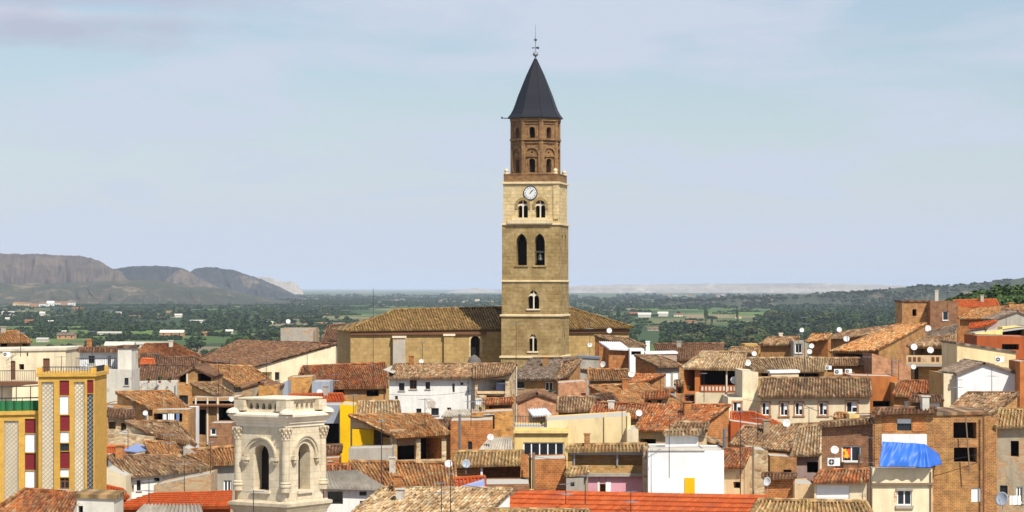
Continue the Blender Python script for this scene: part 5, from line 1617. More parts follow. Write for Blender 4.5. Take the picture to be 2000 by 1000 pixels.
H('house with orange roof corner and lilac blue gable wall', (892, 955), (947, 956), 182, (888, 936), (947, 932), wall='lilac_plaster', roof='new_orange_tile', pitch=15)
H('lilac blue gable wall under the orange roof corner', (885, 958), (946, 939), 180, typ='flat', depth=2, wall='lilac_plaster', name='gable_wall', cat='wall', group=None)
H('red brown brick low house in front of the green terrace', (940, 946), (1034, 945), 184, typ='flat', depth=6, wall='dark_brick', wins=[])
H('house under the wide mottled orange roof in front of the stone attic', (716, 950), (892, 955), 184, (682, 902), (888, 905), wall='terracotta_paint', roof='orange_tile', pitch=17)
H('house with pale grey fibre cement roof right behind the belfry', (632, 951), (762, 955), 174, (632, 919), (700, 920), wall='white_plaster', roof='fibre_cement', rstyle='wave', pitch=15, wins=[(640, 960, 670, 985, 'v'), (702, 960, 716, 968, 'k'), (703, 978, 738, 992, 'k')])
# ---- tall brick houses at the right edge
h = H('brick house with cream lower wall and an open barred window holding a bright flag', (1602, 832), (1708, 824), 193, (1604, 826), (1706, 818), wall='dark_brick', roof='tan_tile', pitch=9, zb=-30, wins=[(1644, 871, 1682, 902, 'w')])
H('low cream house with red eave tiles and broad white shutter', (1586, 942), (1694, 940), 187, (1602, 920), (1696, 917), wall='pale_cream_plaster', roof='red_tile', pitch=20, wins=[(1594, 947, 1659, 981, 's')], zb=-30)
h = H('narrow tall house with brick top, white band and blue tarpaulin', (1706, 807), (1828, 803), 192, (1712, 799), (1826, 797), wall='old_brick', roof='brown_tile', pitch=9, zb=-30, wins=[(1752, 818, 1780, 841, 'h')])
wall_bar(h, 'white_band', 1722, 848, 1810, 872, 'clean_white_plaster', .06, .1)
wall_bar(h, 'brick_panel', 1723, 812, 1750, 843, 'orange_brick', .04, .06); wall_bar(h, 'brick_panel', 1782, 812, 1808, 843, 'orange_brick', .04, .06)
h2 = H('lower cream balcony house under the blue tarpaulin with one white window', (1704, 914), (1821, 914), 190.3, typ='flat', depth=3, wall='pale_cream_plaster', zb=-30, wins=[(1752, 957, 1781, 987, 'w')])
wall_bar(h2, 'ledge', 1702, 943, 1823, 947, 'old_wood', .2, .2)
wall_bar(h2, 'roller_box', 1750, 953, 1783, 958, 'grey_render', .12, .15); wall_bar(h2, 'sill', 1749, 987, 1784, 993, 'grey_render', .15, .2)
h = H('tall ruinous brick house with two black square openings and a white curtain', (1822, 812), (1926, 809), 192.4, typ='flat', depth=8, wall='old_brick', zb=-30, cornice='tan_tile',
      wins=[(1862, 825, 1907, 857, 'd'), (1863, 874, 1908, 903, 'd'), (1897, 953, 1916, 981, 'c')])
h = H('grey brown plastered house with mossy tan roof at the edge of the brick houses', (1944, 834), (2040, 832), 193, (1952, 800), (2040, 800), wall='cement_render', roof='mossy_tile', pitch=20, zb=-30, wins=[(1974, 861, 1990, 892, 'd'), (1953, 948, 1968, 966, 'k'), (1985, 950, 1998, 982, 'w')])
H('cement pillar wall between the ruinous brick house and the grey brown house', (1926, 812), (1946, 815), 193.2, typ='flat', depth=4, wall='old_brick', zb=-30, side='cement_render')
H('orange painted wall end at the frame edge beyond the white gable', (1992, 706), (2012, 704), 224, typ='flat', depth=5, wall='orange_paint')
# ---- front row
h = H('white house with speckled tan roof and dark windows below the blue sheet', (245, 931), (416, 916), 184, (208, 890), (354, 892), wall='white_plaster', roof='tan_tile', pitch=17, wins=[(247, 948, 262, 962, 'd'), (267, 938, 275, 958, 'k'), (301, 933, 312, 940, 'k')])
h = H('grey beige plastered wall house with crooked top in front of the white house', (300, 948), (412, 924), 180, typ='flat', depth=4, wall='cement_render')
H('small cream wall house left of the speckled tan roof', (206, 914), (246, 930), 182, typ='flat', depth=5, wall='pale_cream_plaster')
H('grey house with white framed window and pale tiled roof beside the belfry', (404, 907), (462, 905), 190, (352, 882), (462, 872), wall='grey_render', roof='orange_tile', pitch=15, wins=[(437, 938, 452, 961, 'w')])
H('grey panel wall house behind the grey house by the belfry', (358, 872), (408, 896), 192, typ='flat', depth=3, wall='grey_render')
H('low house with bright red orange roof left of the belfry', (210, 992), (452, 990), 163, (300, 962), (454, 958), wall='terracotta_paint', roof='new_orange_tile', rstyle='flatrow', pitch=17)
H('house with red orange roof corner beside the yellow block', (200, 972), (250, 972), 166, (206, 950), (240, 958), wall='terracotta_paint', roof='new_orange_tile', pitch=15)
H('low shed with grey sheet roof in front of the bright red orange roof', (255, 1010), (400, 1012), 150, (282, 986), (392, 984), wall='terracotta_paint', roof='fibre_cement', rstyle='wave', pitch=12, name='shed', cat='shed')
H('house with old red brown mottled roof in front of the yellow block', (-70, 1040), (118, 1045), 148, (48, 957), (154, 965), wall='old_white_plaster', roof='red_tile', pitch=18)
H('stained white chimney wall block with yellow lichen on top', (150, 972), (223, 975), 146.5, typ='flat', depth=3.5, wall='old_white_plaster', cornice='mossy_tile', wins=[(153, 988, 162, 1006, 'd')])
H('house under the pale straw coloured tile roof in front of the mottled orange roof', (655, 1030), (925, 1030), 158, (748, 954), (1000, 956), wall='white_plaster', roof='pale_tile', pitch=19)
H('house under the smooth bright orange ribbed roof', (960, 1003), (1462, 1010), 160, (1016, 957), (1498, 967), wall='terracotta_paint', roof='new_orange_tile', rstyle='flatrow', pitch=19, row=.75)
H('house with yellow lichened tile roof at the bottom edge by the big dish', (1455, 1022), (1715, 1024), 148, (1482, 977), (1690, 981), wall='grey_render', roof='mossy_tile', pitch=18)
H('low house with narrow mossy eave strip under the ribbed orange roof', (930, 1012), (1150, 1014), 152, (955, 996), (1150, 998), wall='grey_render', roof='mossy_tile', pitch=14)

# ---- blue tarpaulin
def tarp():
    mb = MB(); nx, nz_ = 60, 26
    tl, tr = P(1723, 862, 190.6), P(1806, 868, 190.6)
    grid = []
    for j in range(nz_ + 1):
        t = j / nz_
        row = []
        for i in range(nx + 1):
            s = i / nx
            if s < .74:
                top = P(1723 + 83 * s / .74, 862 + 5 * s / .74, 190.7); bot = P(1716 + 96 * s / .74, 911 + 1.5 * s / .74, 189.7)
            else:
                q = (s - .74) / .26
                top = P(1806 + 28 * q, 867 + 20 * q, 190.7 + 1.6 * q); bot = P(1812 + 27 * q, 912.5 - 6 * q, 189.7 + 1.9 * q)
            p = top + (bot - top) * t
            f_ = .05 * math.sin(s * 38 + t * 3) * t + .035 * math.sin(s * 13 - t * 5) + .035 * math.sin(s * 61 + t * 9) * (1 - t) + .16 * math.sin((s - .74) * 60 * (1 - t * .5)) * max(0, 1 - abs(s - .74) * 6) + .07 * math.sin(7 * t + 9 * s)
            p = p + Vector((0, -f_ - .12 - .10 * math.sin(t * 2.6), -.012 * math.sin(s * 20)))
            row.append(p)
        grid.append(row)
    for j in range(nz_):
        for i in range(nx):
            mb.face([grid[j + 1][i], grid[j + 1][i + 1], grid[j][i + 1], grid[j][i]])
    m, t_, b = newmat('blue_tarpaulin')
    b.inputs['Roughness'].default_value = .45
    t_.links.new(mix(t_, nnoise(t_, 1.2, 4), (0.02, 0.105, 0.45), (0.04, 0.16, 0.58)), b.inputs['Base Color'])
    o = mb.build('tarpaulin', m, None, smooth=True)
    so = o.modifiers.new('cloth', 'SOLIDIFY'); so.thickness = .012
    tag(o, 'creased bright blue tarpaulin tied over the balcony of the narrow brick house', 'tarpaulin')


tarp()
# flag and washing
mb = MB()
fp = [P(1646 + i * 3.0, 876 + (1.5 if i % 2 else 0), 192.6) for i in range(6)]
for a, b_ in zip(fp, fp[1:]): mb.face([a, b_, b_ + Vector((0, 0.02, -.62)), a + Vector((0, .02, -.7))])
mf, tf, bf = newmat('flag_cloth')
tf.links.new(ramp(tf, nnoise(tf, 2.2, 2, shift=False), [(.42, (.75, .1, .03)), (.5, (.85, .5, .03))], 'CONSTANT'), bf.inputs['Base Color'])
o = mb.build('flag', mf, None); so = o.modifiers.new('cloth', 'SOLIDIFY'); so.thickness = .01
tag(o, 'red and yellow cloth hung in the open window of the brick house', 'flag')
for i, (px, py, wp, hp, mat, lab) in enumerate([(318, 809, 7, 12, 'curtain_white', 'white washing hung narrow at the dark balcony'), (328, 808, 12, 14, 'curtain_white', 'broad white sheet drying at the dark balcony'),
                                                (344, 808, 6, 15, 'blue_sheet', 'blue cloth drying beside the white sheet'), (1972, 968, 22, 18, 'curtain_white', 'white cloth draped on the wall of the grey brown house')]):
    yy = 212.5 if px < 1000 else 192.2
    mb = MB(); p = P(px, py, yy); wd, ht = wp / F * yy, hp / F * yy
    for k in range(8):
        x0, x1 = wd * k / 8, wd * (k + 1) / 8; o0, o1 = .04 * math.sin(k * 1.7), .04 * math.sin((k + 1) * 1.7)
        mb.hexa([p + Vector((x0, o0, -ht)), p + Vector((x1, o1, -ht)), p + Vector((x1, o1 + .02, -ht)), p + Vector((x0, o0 + .02, -ht)),
                 p + Vector((x0, o0, 0)), p + Vector((x1, o1, 0)), p + Vector((x1, o1 + .02, 0)), p + Vector((x0, o0 + .02, 0))])
    tag(mb.build('laundry', M[mat], None), lab, 'laundry', 'washing hung out on the houses')
# solar sheet, tarps on roofs, poles
def slab(name, pts, mat, th, label, cat, group=None):
    mb = MB(); pts = [Vector(p) for p in pts]
    mb.hexa([p - Vector((0, 0, th)) for p in pts] + pts)
    return tag(mb.build(name, M[mat], None), label, cat, group)
slab('roof_sheet', [P(238, 879, 197), P(268, 883, 196), P(300, 876, 200), P(268, 866, 202)], 'blue_sheet', .08, 'blue metal sheet lying between two roofs beside the yellow block', 'roof sheet')
slab('roof_sheet', [P(748, 722, 268), P(768, 729, 266), P(783, 718, 271), P(765, 714, 273)], 'concrete', .06, 'pale grey sheet lying at the edge of the red brown roof near the church', 'roof sheet')
mb = MB()
mb.lathe(P(926, 712, 347), [(1.3, -1.2), (1.1, 0), (.8, .7), (.35, 1.15), (.05, 1.3)], n=9); tag(mb.build('rock', M['rock_grey'], None), 'dark grey mound under the arched opening of the church nave', 'mound')
def pole(name, px, py0, py1, Y, r, mat, label, cat, px1=None):
    mb = MB(); mb.tube(P(px, py0, Y), P(px if px1 is None else px1, py1, Y), r, n=8)
    return tag(mb.build(name, M[mat], None), label, cat)
pole('stove_pipe', 898, 880, 809, 225.5, .11, 'zinc', 'tall zinc stove pipe on the orange brown brick house', 'pipe')
pole('stove_pipe', 1035, 955, 885, 189, .09, 'brown_wood', 'dark rusty pipe beside the square brick chimney', 'pipe')
pole('stove_pipe', 1042, 955, 884, 188.6, .11, 'old_wood', 'pale weathered pipe next to the dark rusty pipe', 'pipe')
pole('stove_pipe', 1415, 875, 837, 199, .13, 'zinc', 'short thick zinc pipe beside the brown gable wall', 'pipe')
pole('wooden_pole', 1921, 1000, 808, 192.0, .07, 'brown_wood', 'tall dark pole on the corner of the ruinous brick house', 'pole')
pole('wooden_pole', 1894, 922, 812, 191.6, .05, 'old_wood', 'leaning thin pole across the black openings', 'pole', 1886)
pole('wooden_pole', 1678, 980, 888, 191, .09, 'brown_wood', 'dark upright pole between the white shutter and the cream balcony house', 'pole')
pole('wooden_pole', 1471, 965, 872, 191, .07, 'old_wood', 'thin pole at the corner of the beige house', 'pole')

# ---- dishes, aerials, air conditioners
for a in [(1190, 646, 5.2, 345, 'small dish above the tan roof right behind the church tower'), (1152, 674, 4.5, 300, 'pair of little dishes on one pole by the church side'), (1178, 712, 6, 283, 'tilted dish beside the corrugated shed', -.6),
          (1233, 731, 6.5, 273, 'dish in front of the orange brick gable with the vent'), (823, 706, 4.5, 270, 'dish on the tan roof in front of the church nave'), (936, 785, 7.5, 258, 'big pale dish at the end of the white house', -.5),
          (1248, 807, 6.5, 216, 'dish on the left end of the large red roof'), (958, 854, 6.5, 220, 'dish by the pale triangular sheet roof'), (876, 906, 7.5, 181, 'dish on a tall pole over the mottled orange roof'),
          (1434, 743, 7.5, 247, 'dish in front of the lattice balustrade of the loggia'), (1460, 709, 6.5, 256, 'dish at the right end of the loggia roof'), (1473, 691, 5, 262, 'greyish dish on the pale tan roof ridge'),
          (1585, 676, 5, 297, 'upper dish of the column on the orange gable corner'), (1581, 687, 5, 296.6, 'middle dish of the column on the orange gable corner'), (1583, 701, 5, 296, 'lowest dish of the column on the orange gable corner'),
          (1639, 644, 5, 318, 'dish standing against the valley trees above the tan roofs'), (1653, 662, 6, 290, 'dish at the upper edge of the long bright tan roof'), (1812, 642, 6.5, 300, 'dish at the top end of the long bright tan roof'),
          (1850, 645, 5, 310, 'dish on the grey brown roof under the brick tower house'), (1785, 678, 6.5, 268, 'left dish over the patterned balustrade'), (1817, 684, 6.5, 267.6, 'right dish over the patterned balustrade'),
          (1784, 717, 5, 266, 'dish at the end of the salmon brick wall'), (1536, 827, 7.5, 203, 'large dish over the broad mixed tan roof'), (1499, 941, 9, 184, 'large oval dish tilted aside by the orange shed', -.75),
          (1441, 983, 11.5, 156, 'biggest dish, low in front of the ribbed orange roof'), (1630, 879, 8, 190.5, 'dish on the brick wall beside the open flag window'), (284, 807, 5, 209, 'dish on the adobe house beside the washing'),
          (452, 780, 5, 224, 'dish at the end of the golden lean-to roof'), (624, 766, 5.5, 246, 'dish before the grey panelled loft', .3), (1566, 645, 4.5, 322, 'dish on an aerial frame above the striped brick house'), (563, 628, 4.5, 345, 'dish on top of the grey cement loft')]:
    dish(*a[:3], a[3], a[4], *(a[5:]))
dish(910, 906, 8.5, 190, 'dark blue grey dish leaning on the mossy tan roof', .2, 'dish_grey')
dish(1958, 975, 14, 190, 'see-through pale dish in the lower corner by the draped cloth', -.7, 'dish_grey')
ac_unit(1952, 702, 17, 254, 'air conditioner high on the large cream house wall')
ac_unit(1618, 718, 12, 244.5, 'smallest of the three air conditioners, set higher than the others')
ac_unit(1637, 726, 16, 244, 'biggest of the three air conditioners on the orange cladding')
ac_unit(1657, 725, 13, 244, 'air conditioner next to the salmon wall, beside the biggest one')
ac_unit(1628, 902, 24, 190.7, 'air conditioner under the dish on the brick wall')
ac_unit(13, 692, 14, 233.5, 'air conditioner on the cream flat roofed house')
for a in [(729, 760, 566, 262, 'very tall aerial mast in front of the church nave end', 2), (1008, 880, 633, 226, 'very tall thin aerial mast in front of the church tower', 0), (1571, 800, 615, 240, 'tall aerial mast over the long cream house', 1),
          (1307, 925, 815, 184, 'tall mast against the huge white wall', 0), (1446, 975, 800, 162, 'tall mast rising from the big dish roof', 0), (825, 706, 668, 272, 'aerial on the tan roof below the nave arch', 1),
          (1152, 690, 634, 300, 'aerial with little dishes by the church side', 1), (305, 765, 690, 272, 'aerial on the white terrace house', 0), (448, 750, 700, 266, 'aerial on the rust brown roof', 0), (427, 770, 705, 232, 'aerial standing over the golden lean-to', 0),
          (1937, 765, 722, 222, 'right aerial against the white gable', 1), (1870, 800, 745, 214, 'left aerial against the white gable', 1), (862, 990, 935, 155, 'aerial on the straw coloured roof', 1), (880, 1000, 905, 155, 'mast under the dish on the straw coloured roof', 2),
          (1105, 975, 940, 158, 'aerial on the ribbed orange roof near the pink wall', 1), (1232, 990, 952, 156, 'aerial low on the ribbed orange roof', 1), (1143, 975, 925, 157, 'second aerial on the ribbed orange roof', 0), (745, 950, 820, 178, 'mast between the stone attic and the straw roof', 0),
          (291, 985, 942, 158, 'aerial on the red orange roof by the belfry', 1), (360, 960, 905, 178, 'thin mast by the grey beige wall', 0), (411, 960, 862, 182, 'mast at the corner of the grey house', 0), (495, 1010, 965, 145, 'aerial in front of the belfry base', 0),
          (1375, 780, 730, 244, 'aerial before the loggia base wall', 0), (1290, 790, 700, 262, 'mast over the long bright orange roof', 0), (1345, 780, 765, 246, 'short aerial by the loggia', 1), (1700, 1000, 800, 186, 'tall mast beside the narrow tarpaulin house', 2),
          (1695, 790, 690, 244, 'mast in front of the orange cladding', 0), (1755, 800, 700, 240, 'mast by the crooked red roof', 0), (1560, 690, 640, 318, 'wide aerial over the grey loft box', 1), (522, 628, 588, 700, 'far pylon mast beyond the brown roof', 2), (120, 740, 690, 228, 'short aerial on the cream house', 0),
          (1425, 690, 655, 330, 'slim mast at the edge of the trees', 0), (1205, 740, 690, 280, 'mast by the corrugated shed', 0), (985, 800, 745, 244, 'mast beside the stone bay house', 0), (655, 780, 730, 255, 'aerial by the grey panelled loft', 1)]:
    antenna(a[0], a[1], a[2], a[3], a[4], a[5], random.uniform(-.5, .5))

# cables strung between roofs
def cable(a, b, sagm, label):
    a, b = P(*a), P(*b); mb = MB(); k = 14
    pt = [a + (b - a) * (i / k) - Vector((0, 0, sagm * 4 * (i / k) * (1 - i / k))) for i in range(k + 1)]
    for p, q in zip(pt, pt[1:]): mb.tube(p, q, .018, n=4)
    tag(mb.build('cable', M['dark_metal'], None), label, 'cable', 'cables strung over the roofs')
for c_ in [((1678, 892, 190.8), (1921, 885, 191.9), .5, 'slack cable from the dark upright pole to the tall corner pole'), ((1452, 780, 238), (1700, 784, 234), .4, 'cable along the long cream house front'),
           ((1035, 890, 188.8), (1258, 889, 187), .4, 'cable from the rusty pipe across the black gallery'), ((760, 770, 262), (930, 762, 262), .3, 'cable drooping across the white plastered house'),
           ((1700, 840, 189), (1600, 850, 191), .2, 'short cable on the brick wall above the flag window'), ((372, 860, 212), (455, 870, 206), .4, 'cable between the adobe balconies and the belfry'),
           ((1307, 830, 183.8), (1446, 850, 162.5), .5, 'cable between the tall mast at the white wall and the big dish mast'), ((880, 940, 154.6), (1105, 950, 157.6), .4, 'cable from the straw roof mast to the ribbed orange roof')]: cable(*c_)

# ---- small fillers between the houses
H('lean-to with red tile awning under the stone bay house', (944, 789), (1001, 788), 252, (948, 779), (1003, 778), wall='adobe_render', roof='red_tile', pitch=18, name='lean_to', cat='lean-to', wins=[(955, 792, 992, 800, 'd')])
H('shed with pale grey sheet roof at the foot of the white plastered house', (862, 813), (932, 811), 247, (872, 800), (936, 799), wall='old_white_plaster', roof='fibre_cement', rstyle='wave', pitch=14, name='shed', cat='shed')
H('shed with short brown roof beside the leaning zinc pipe', (862, 838), (900, 836), 232, (850, 822), (890, 820), wall='adobe_render', roof='brown_tile', pitch=16, name='shed', cat='shed')
H('small brick loft with two windows over the crooked red roof', (1748, 748), (1782, 748), 243, typ='flat', depth=4, wall='old_brick', wins=[(1753, 752, 1761, 762, 'd'), (1768, 752, 1777, 762, 'k')])
H('tiny dark roof shelter with posts before the crooked red roof', (1776, 783), (1842, 784), 226, (1780, 774), (1838, 774), wall='adobe_render', roof='brown_tile', pitch=15, name='shelter', cat='shelter', wins=[(1780, 786, 1806, 800, 'v'), (1814, 787, 1838, 798, 's')])
H('rooftop water tank room with yellow boards beside the dark brick house', (1659, 809), (1679, 809), 204, typ='flat', depth=2.5, wall='pale_yellow_plaster', name='tank_room', cat='tank room')
H('rooftop store with small orange roof next to the yellow boards', (1630, 818), (1657, 817), 206, (1632, 808), (1655, 808), wall='old_brick', roof='orange_tile', pitch=22, name='shed', cat='shed')
H('dark rooftop store between the yellow boards and the narrow tarpaulin house', (1680, 811), (1708, 810), 205, typ='flat', depth=3, wall='dark_brick', name='shed', cat='shed', wins=[(1685, 814, 1702, 821, 'd')])
H('ochre house stub with small square window under the pale tan roof', (1480, 738), (1545, 738), 250, typ='flat', depth=4, wall='ochre_plaster', wins=[(1490, 743, 1500, 752, 'd')])
H('cream roof hut with a white awning over the long cream house', (1506, 729), (1560, 728), 255, typ='flat', depth=3, wall='pale_cream_plaster', name='roof_hut', cat='roof hut', cornice='clean_white_plaster')
H('half ruined rubble house under the ochre tan roof', (206, 812), (262, 816), 210, (214, 800), (262, 802), wall='rubble_stone', roof='brown_tile', pitch=16, wins=[(212, 824, 226, 838, 'd'), (236, 826, 252, 842, 'd')])
H('low hut with tan roof between the belfry and the dark stairwell house', (634, 886), (666, 884), 204, (636, 871), (668, 870), wall='rubble_stone', roof='brown_tile', pitch=17, name='hut', cat='hut')
H('orange brick hut under the rubble roof, left of the yellow strip wall', (633, 895), (662, 894), 201, typ='flat', depth=3, wall='orange_brick', name='hut', cat='hut', wins=[(640, 898, 650, 908, 'd')])
H('house stub with brown tile roof behind the pale grey fibre roof', (640, 921), (684, 923), 190, (640, 908), (684, 908), wall='terracotta_paint', roof='red_tile', pitch=15)
H('grey block wall house with a small barred window below the tan lean-to corner', (1106, 934), (1140, 933), 185.6, typ='flat', depth=2, wall='grey_render', wins=[(1114, 940, 1122, 950, 'k')])
H('tan roofed loft behind the huge white wall', (1310, 842), (1380, 842), 199, (1320, 826), (1384, 826), wall='beige_plaster', roof='tan_tile', pitch=18)
H('mixed brown roof house in the gap left of the orange brick gable', (1112, 722), (1152, 722), 287, (1118, 708), (1156, 707), wall='old_brick', roof='brown_tile', pitch=17, wins=[(1120, 727, 1130, 737, 'd')])
H('brick stair tower with tile cap beside the loggia', (1318, 752), (1340, 753), 262, (1318, 744), (1340, 744), wall='old_brick', roof='tan_tile', pitch=18, wins=[(1324, 758, 1331, 768, 'd')])
H('old cement house with two dark holes between the red roofs', (1255, 778), (1306, 776), 248, (1258, 766), (1308, 765), wall='cement_render', roof='red_tile', pitch=17, wins=[(1264, 782, 1272, 790, 'd'), (1284, 781, 1292, 789, 'd')])
H('small house with ragged tan roof under the grey brown roof of the balcony hill', (1690, 672), (1740, 676), 288, (1700, 662), (1746, 662), wall='rubble_stone', roof='tan_tile', pitch=16)
H('tan roofed house peeping out beside the small ochre walled house', (1420, 690), (1478, 688), 300, (1428, 679), (1484, 678), wall='adobe_render', roof='tan_tile', pitch=17)
for a in [(1090, 800, 735, 242, 'slim mast over the brick gable right slope', 0), (1165, 830, 770, 228, 'bent looking aerial left of the big red roof', 1), (1330, 835, 780, 214, 'thin mast on the big red roof ridge end', 0), (1480, 850, 800, 205, 'aerial left of the large dish on the mixed tan roof', 1),
          (1580, 845, 790, 204, 'aerial right of the large dish on the mixed tan roof', 0), (1655, 700, 650, 282, 'thin mast on the long bright tan roof', 0), (1742, 690, 640, 286, 'mast at the lower end of the grey brown roof', 1), (1900, 690, 640, 270, 'mast by the terracotta parapet', 0),
          (1965, 640, 590, 320, 'mast on the small grey gable', 1), (1850, 605, 562, 336, 'aerial on top of the orange brick tower house', 1), (600, 720, 670, 282, 'thin mast on the white gable barn', 0), (520, 735, 690, 256, 'aerial right of the rust brown roof', 1), (690, 830, 770, 210, 'mast on the bright yellow gable house', 0),
          (830, 830, 780, 196, 'mast on the open stone attic roof', 0), (920, 825, 770, 228, 'mast on the orange brown brick house', 1), (1215, 870, 800, 205, 'mast on the tall cream yellow wall', 0), (250, 890, 835, 198, 'thin mast by the blue sheet', 0), (330, 900, 850, 194, 'aerial on the bright orange patch roof', 1), (180, 690, 640, 230, 'mast on the white house with balcony', 0), (40, 690, 640, 234, 'aerial on the cream flat roofed house by the attic', 1)]:
    antenna(a[0], a[1], a[2], a[3], a[4], a[5], random.uniform(-.5, .5))

# wavy tile coping along the huge white wall
cp = MB()
for i in range(34):
    a_, b_ = P(1268 + i * 4.2, 878.5, 185.9), P(1268 + i * 4.2, 877.5, 186.6)
    cp.tube(a_, b_, .085, .075, n=7)
tag(cp.build('wall_coping', M['old_white_plaster'], None), 'row of whitewashed coping tiles along the top of the huge white wall', 'coping')


# ------------------------------------------------------------------ land, hills, woods and the valley
VZ = -50.0


def np_mesh(name, verts, faces, mat, kind=None, smooth=True):
    me = bpy.data.meshes.new(name)
    nv, nf = len(verts), len(faces)
    k = faces.shape[1]
    me.vertices.add(nv); me.vertices.foreach_set('co', np.asarray(verts, dtype=np.float32).ravel())
    me.loops.add(nf * k); me.polygons.add(nf)
    me.loops.foreach_set('vertex_index', faces.ravel())
    me.polygons.foreach_set('loop_start', np.arange(nf) * k); me.polygons.foreach_set('loop_total', np.full(nf, k))
    me.polygons.foreach_set('use_smooth', [smooth] * nf)
    me.update(calc_edges=True)
    me.materials.append(mat)
    o = bpy.data.objects.new(name, me); COL.objects.link(o)
    if kind: o['kind'] = kind
    return o


def grid_faces(ny, nx):
    i = np.arange(ny * nx).reshape(ny, nx)
    return np.stack([i[:-1, :-1], i[:-1, 1:], i[1:, 1:], i[1:, :-1]], -1).reshape(-1, 4)


def sn(x, y, seed=0):
    """cheap smooth value noise on arrays"""
    r = np.random.default_rng(seed).random((64, 64))
    xi, yi = np.floor(x).astype(int), np.floor(y).astype(int)
    fx, fy = x - xi, y - yi
    fx, fy = fx * fx * (3 - 2 * fx), fy * fy * (3 - 2 * fy)
    g = lambda a, b: r[a % 64, b % 64]
    return (g(xi, yi) * (1 - fx) + g(xi + 1, yi) * fx) * (1 - fy) + (g(xi, yi + 1) * (1 - fx) + g(xi + 1, yi + 1) * fx) * fy


def fbm(x, y, seed=0, o=4):
    s, a, t = 0, 1, 0
    for k in range(o):
        s = s + a * sn(x * 2 ** k + 7.3 * k, y * 2 ** k + 3.1 * k, seed + k); t += a; a *= .5
    return s / t


# ground: one sheet from under the town to the horizon
ys = np.concatenate([np.linspace(100, 1000, 60), np.geomspace(1030, 90000, 70)])
ts = np.linspace(-.42, .42, 90)
TT, YY = np.meshgrid(ts, ys)
XX = TT * YY + 0 * YY
ZZ = np.array([[ground_z(x, y) for x, y in zip(rx, ry)] for rx, ry in zip(XX, YY)])
mgnd, t, b = newmat('valley_fields')
b.inputs['Roughness'].default_value = .95
tc_ = t.nodes.new('ShaderNodeTexCoord')
mp_ = t.nodes.new('ShaderNodeMapping'); mp_.inputs['Scale'].default_value = (.0058, .0022, 1); mp_.inputs['Rotation'].default_value = (0, 0, .18)
t.links.new(tc_.outputs['Object'], mp_.inputs[0])
vo_ = t.nodes.new('ShaderNodeTexVoronoi'); vo_.distance = 'MANHATTAN'; vo_.inputs['Scale'].default_value = 1.0
t.links.new(mp_.outputs[0], vo_.inputs['Vector'])
sp_ = t.nodes.new('ShaderNodeSeparateColor'); t.links.new(vo_.outputs['Color'], sp_.inputs[0])
fields = ramp(t, sp_.outputs[0], [(0, (.025, .045, .012)), (.25, (.055, .10, .018)), (.45, (.10, .155, .025)), (.6, (.035, .065, .016)), (.80, (.13, .13, .045)), (.92, (.24, .18, .10))], 'CONSTANT')
fields = mix(t, ramp(t, nnoise(t, .012, 5, .6, shift=False, mapscale=(1, .4, 1)), [(.45, 0), (.65, .5)]), fields, (.03, .05, .014))
near = ramp(t, nnoise(t, .4, 5, .6, shift=False), [(.3, (.2, .15, .1)), (.7, (.28, .23, .16))])
sx = t.nodes.new('ShaderNodeSeparateXYZ'); t.links.new(tc_.outputs['Object'], sx.inputs[0])
mr_ = t.nodes.new('ShaderNodeMapRange'); mr_.inputs['From Min'].default_value = 420; mr_.inputs['From Max'].default_value = 520
t.links.new(sx.outputs['Y'], mr_.inputs['Value'])
t.links.new(mix(t, mr_.outputs[0], near, fields), b.inputs['Base Color'])
np_mesh('ground', np.stack([XX, YY, ZZ], -1).reshape(-1, 3), grid_faces(len(ys), len(ts)), mgnd, 'structure')


def m_hill(name, low, high, cliff, cl=.5, scale=.004):
    m, t, b = newmat(name)
    b.inputs['Roughness'].default_value = 1.0
    ge = t.nodes.new('ShaderNodeNewGeometry'); sp = t.nodes.new('ShaderNodeSeparateXYZ'); t.links.new(ge.outputs['Normal'], sp.inputs[0])
    base = mix(t, ramp(t, nnoise(t, scale, 6, .65, shift=False), [(.35, 0), (.65, 1)]), low, high)
    st = ramp(t, sp.outputs['Z'], [(.86, cl), (.97, 0)])
    base = mix(t, st, base, cliff)
    v = ramp(t, nnoise(t, scale * 9, 5, .7, shift=False), [(.3, .7), (.7, 1.25)])
    zz = t.nodes.new('ShaderNodeTexCoord'); sz = nnoise(t, scale * 1.5, 5, .6, shift=False, mapscale=(.35, .35, 16))
    base = mix(t, ramp(t, sz, [(.42, 0), (.6, .55)]), base, tuple(x * 1.35 for x in high))
    scar = ramp(t, nnoise(t, scale * 2.2, 5, .7, shift=False, mapscale=(1, .35, 2)), [(.57, 0), (.63, .8)])
    base = mix(t, scar, base, cliff)
    t.links.new(mix(t, 1.0, base, v, 'MULTIPLY'), b.inputs['Base Color'])
    return m


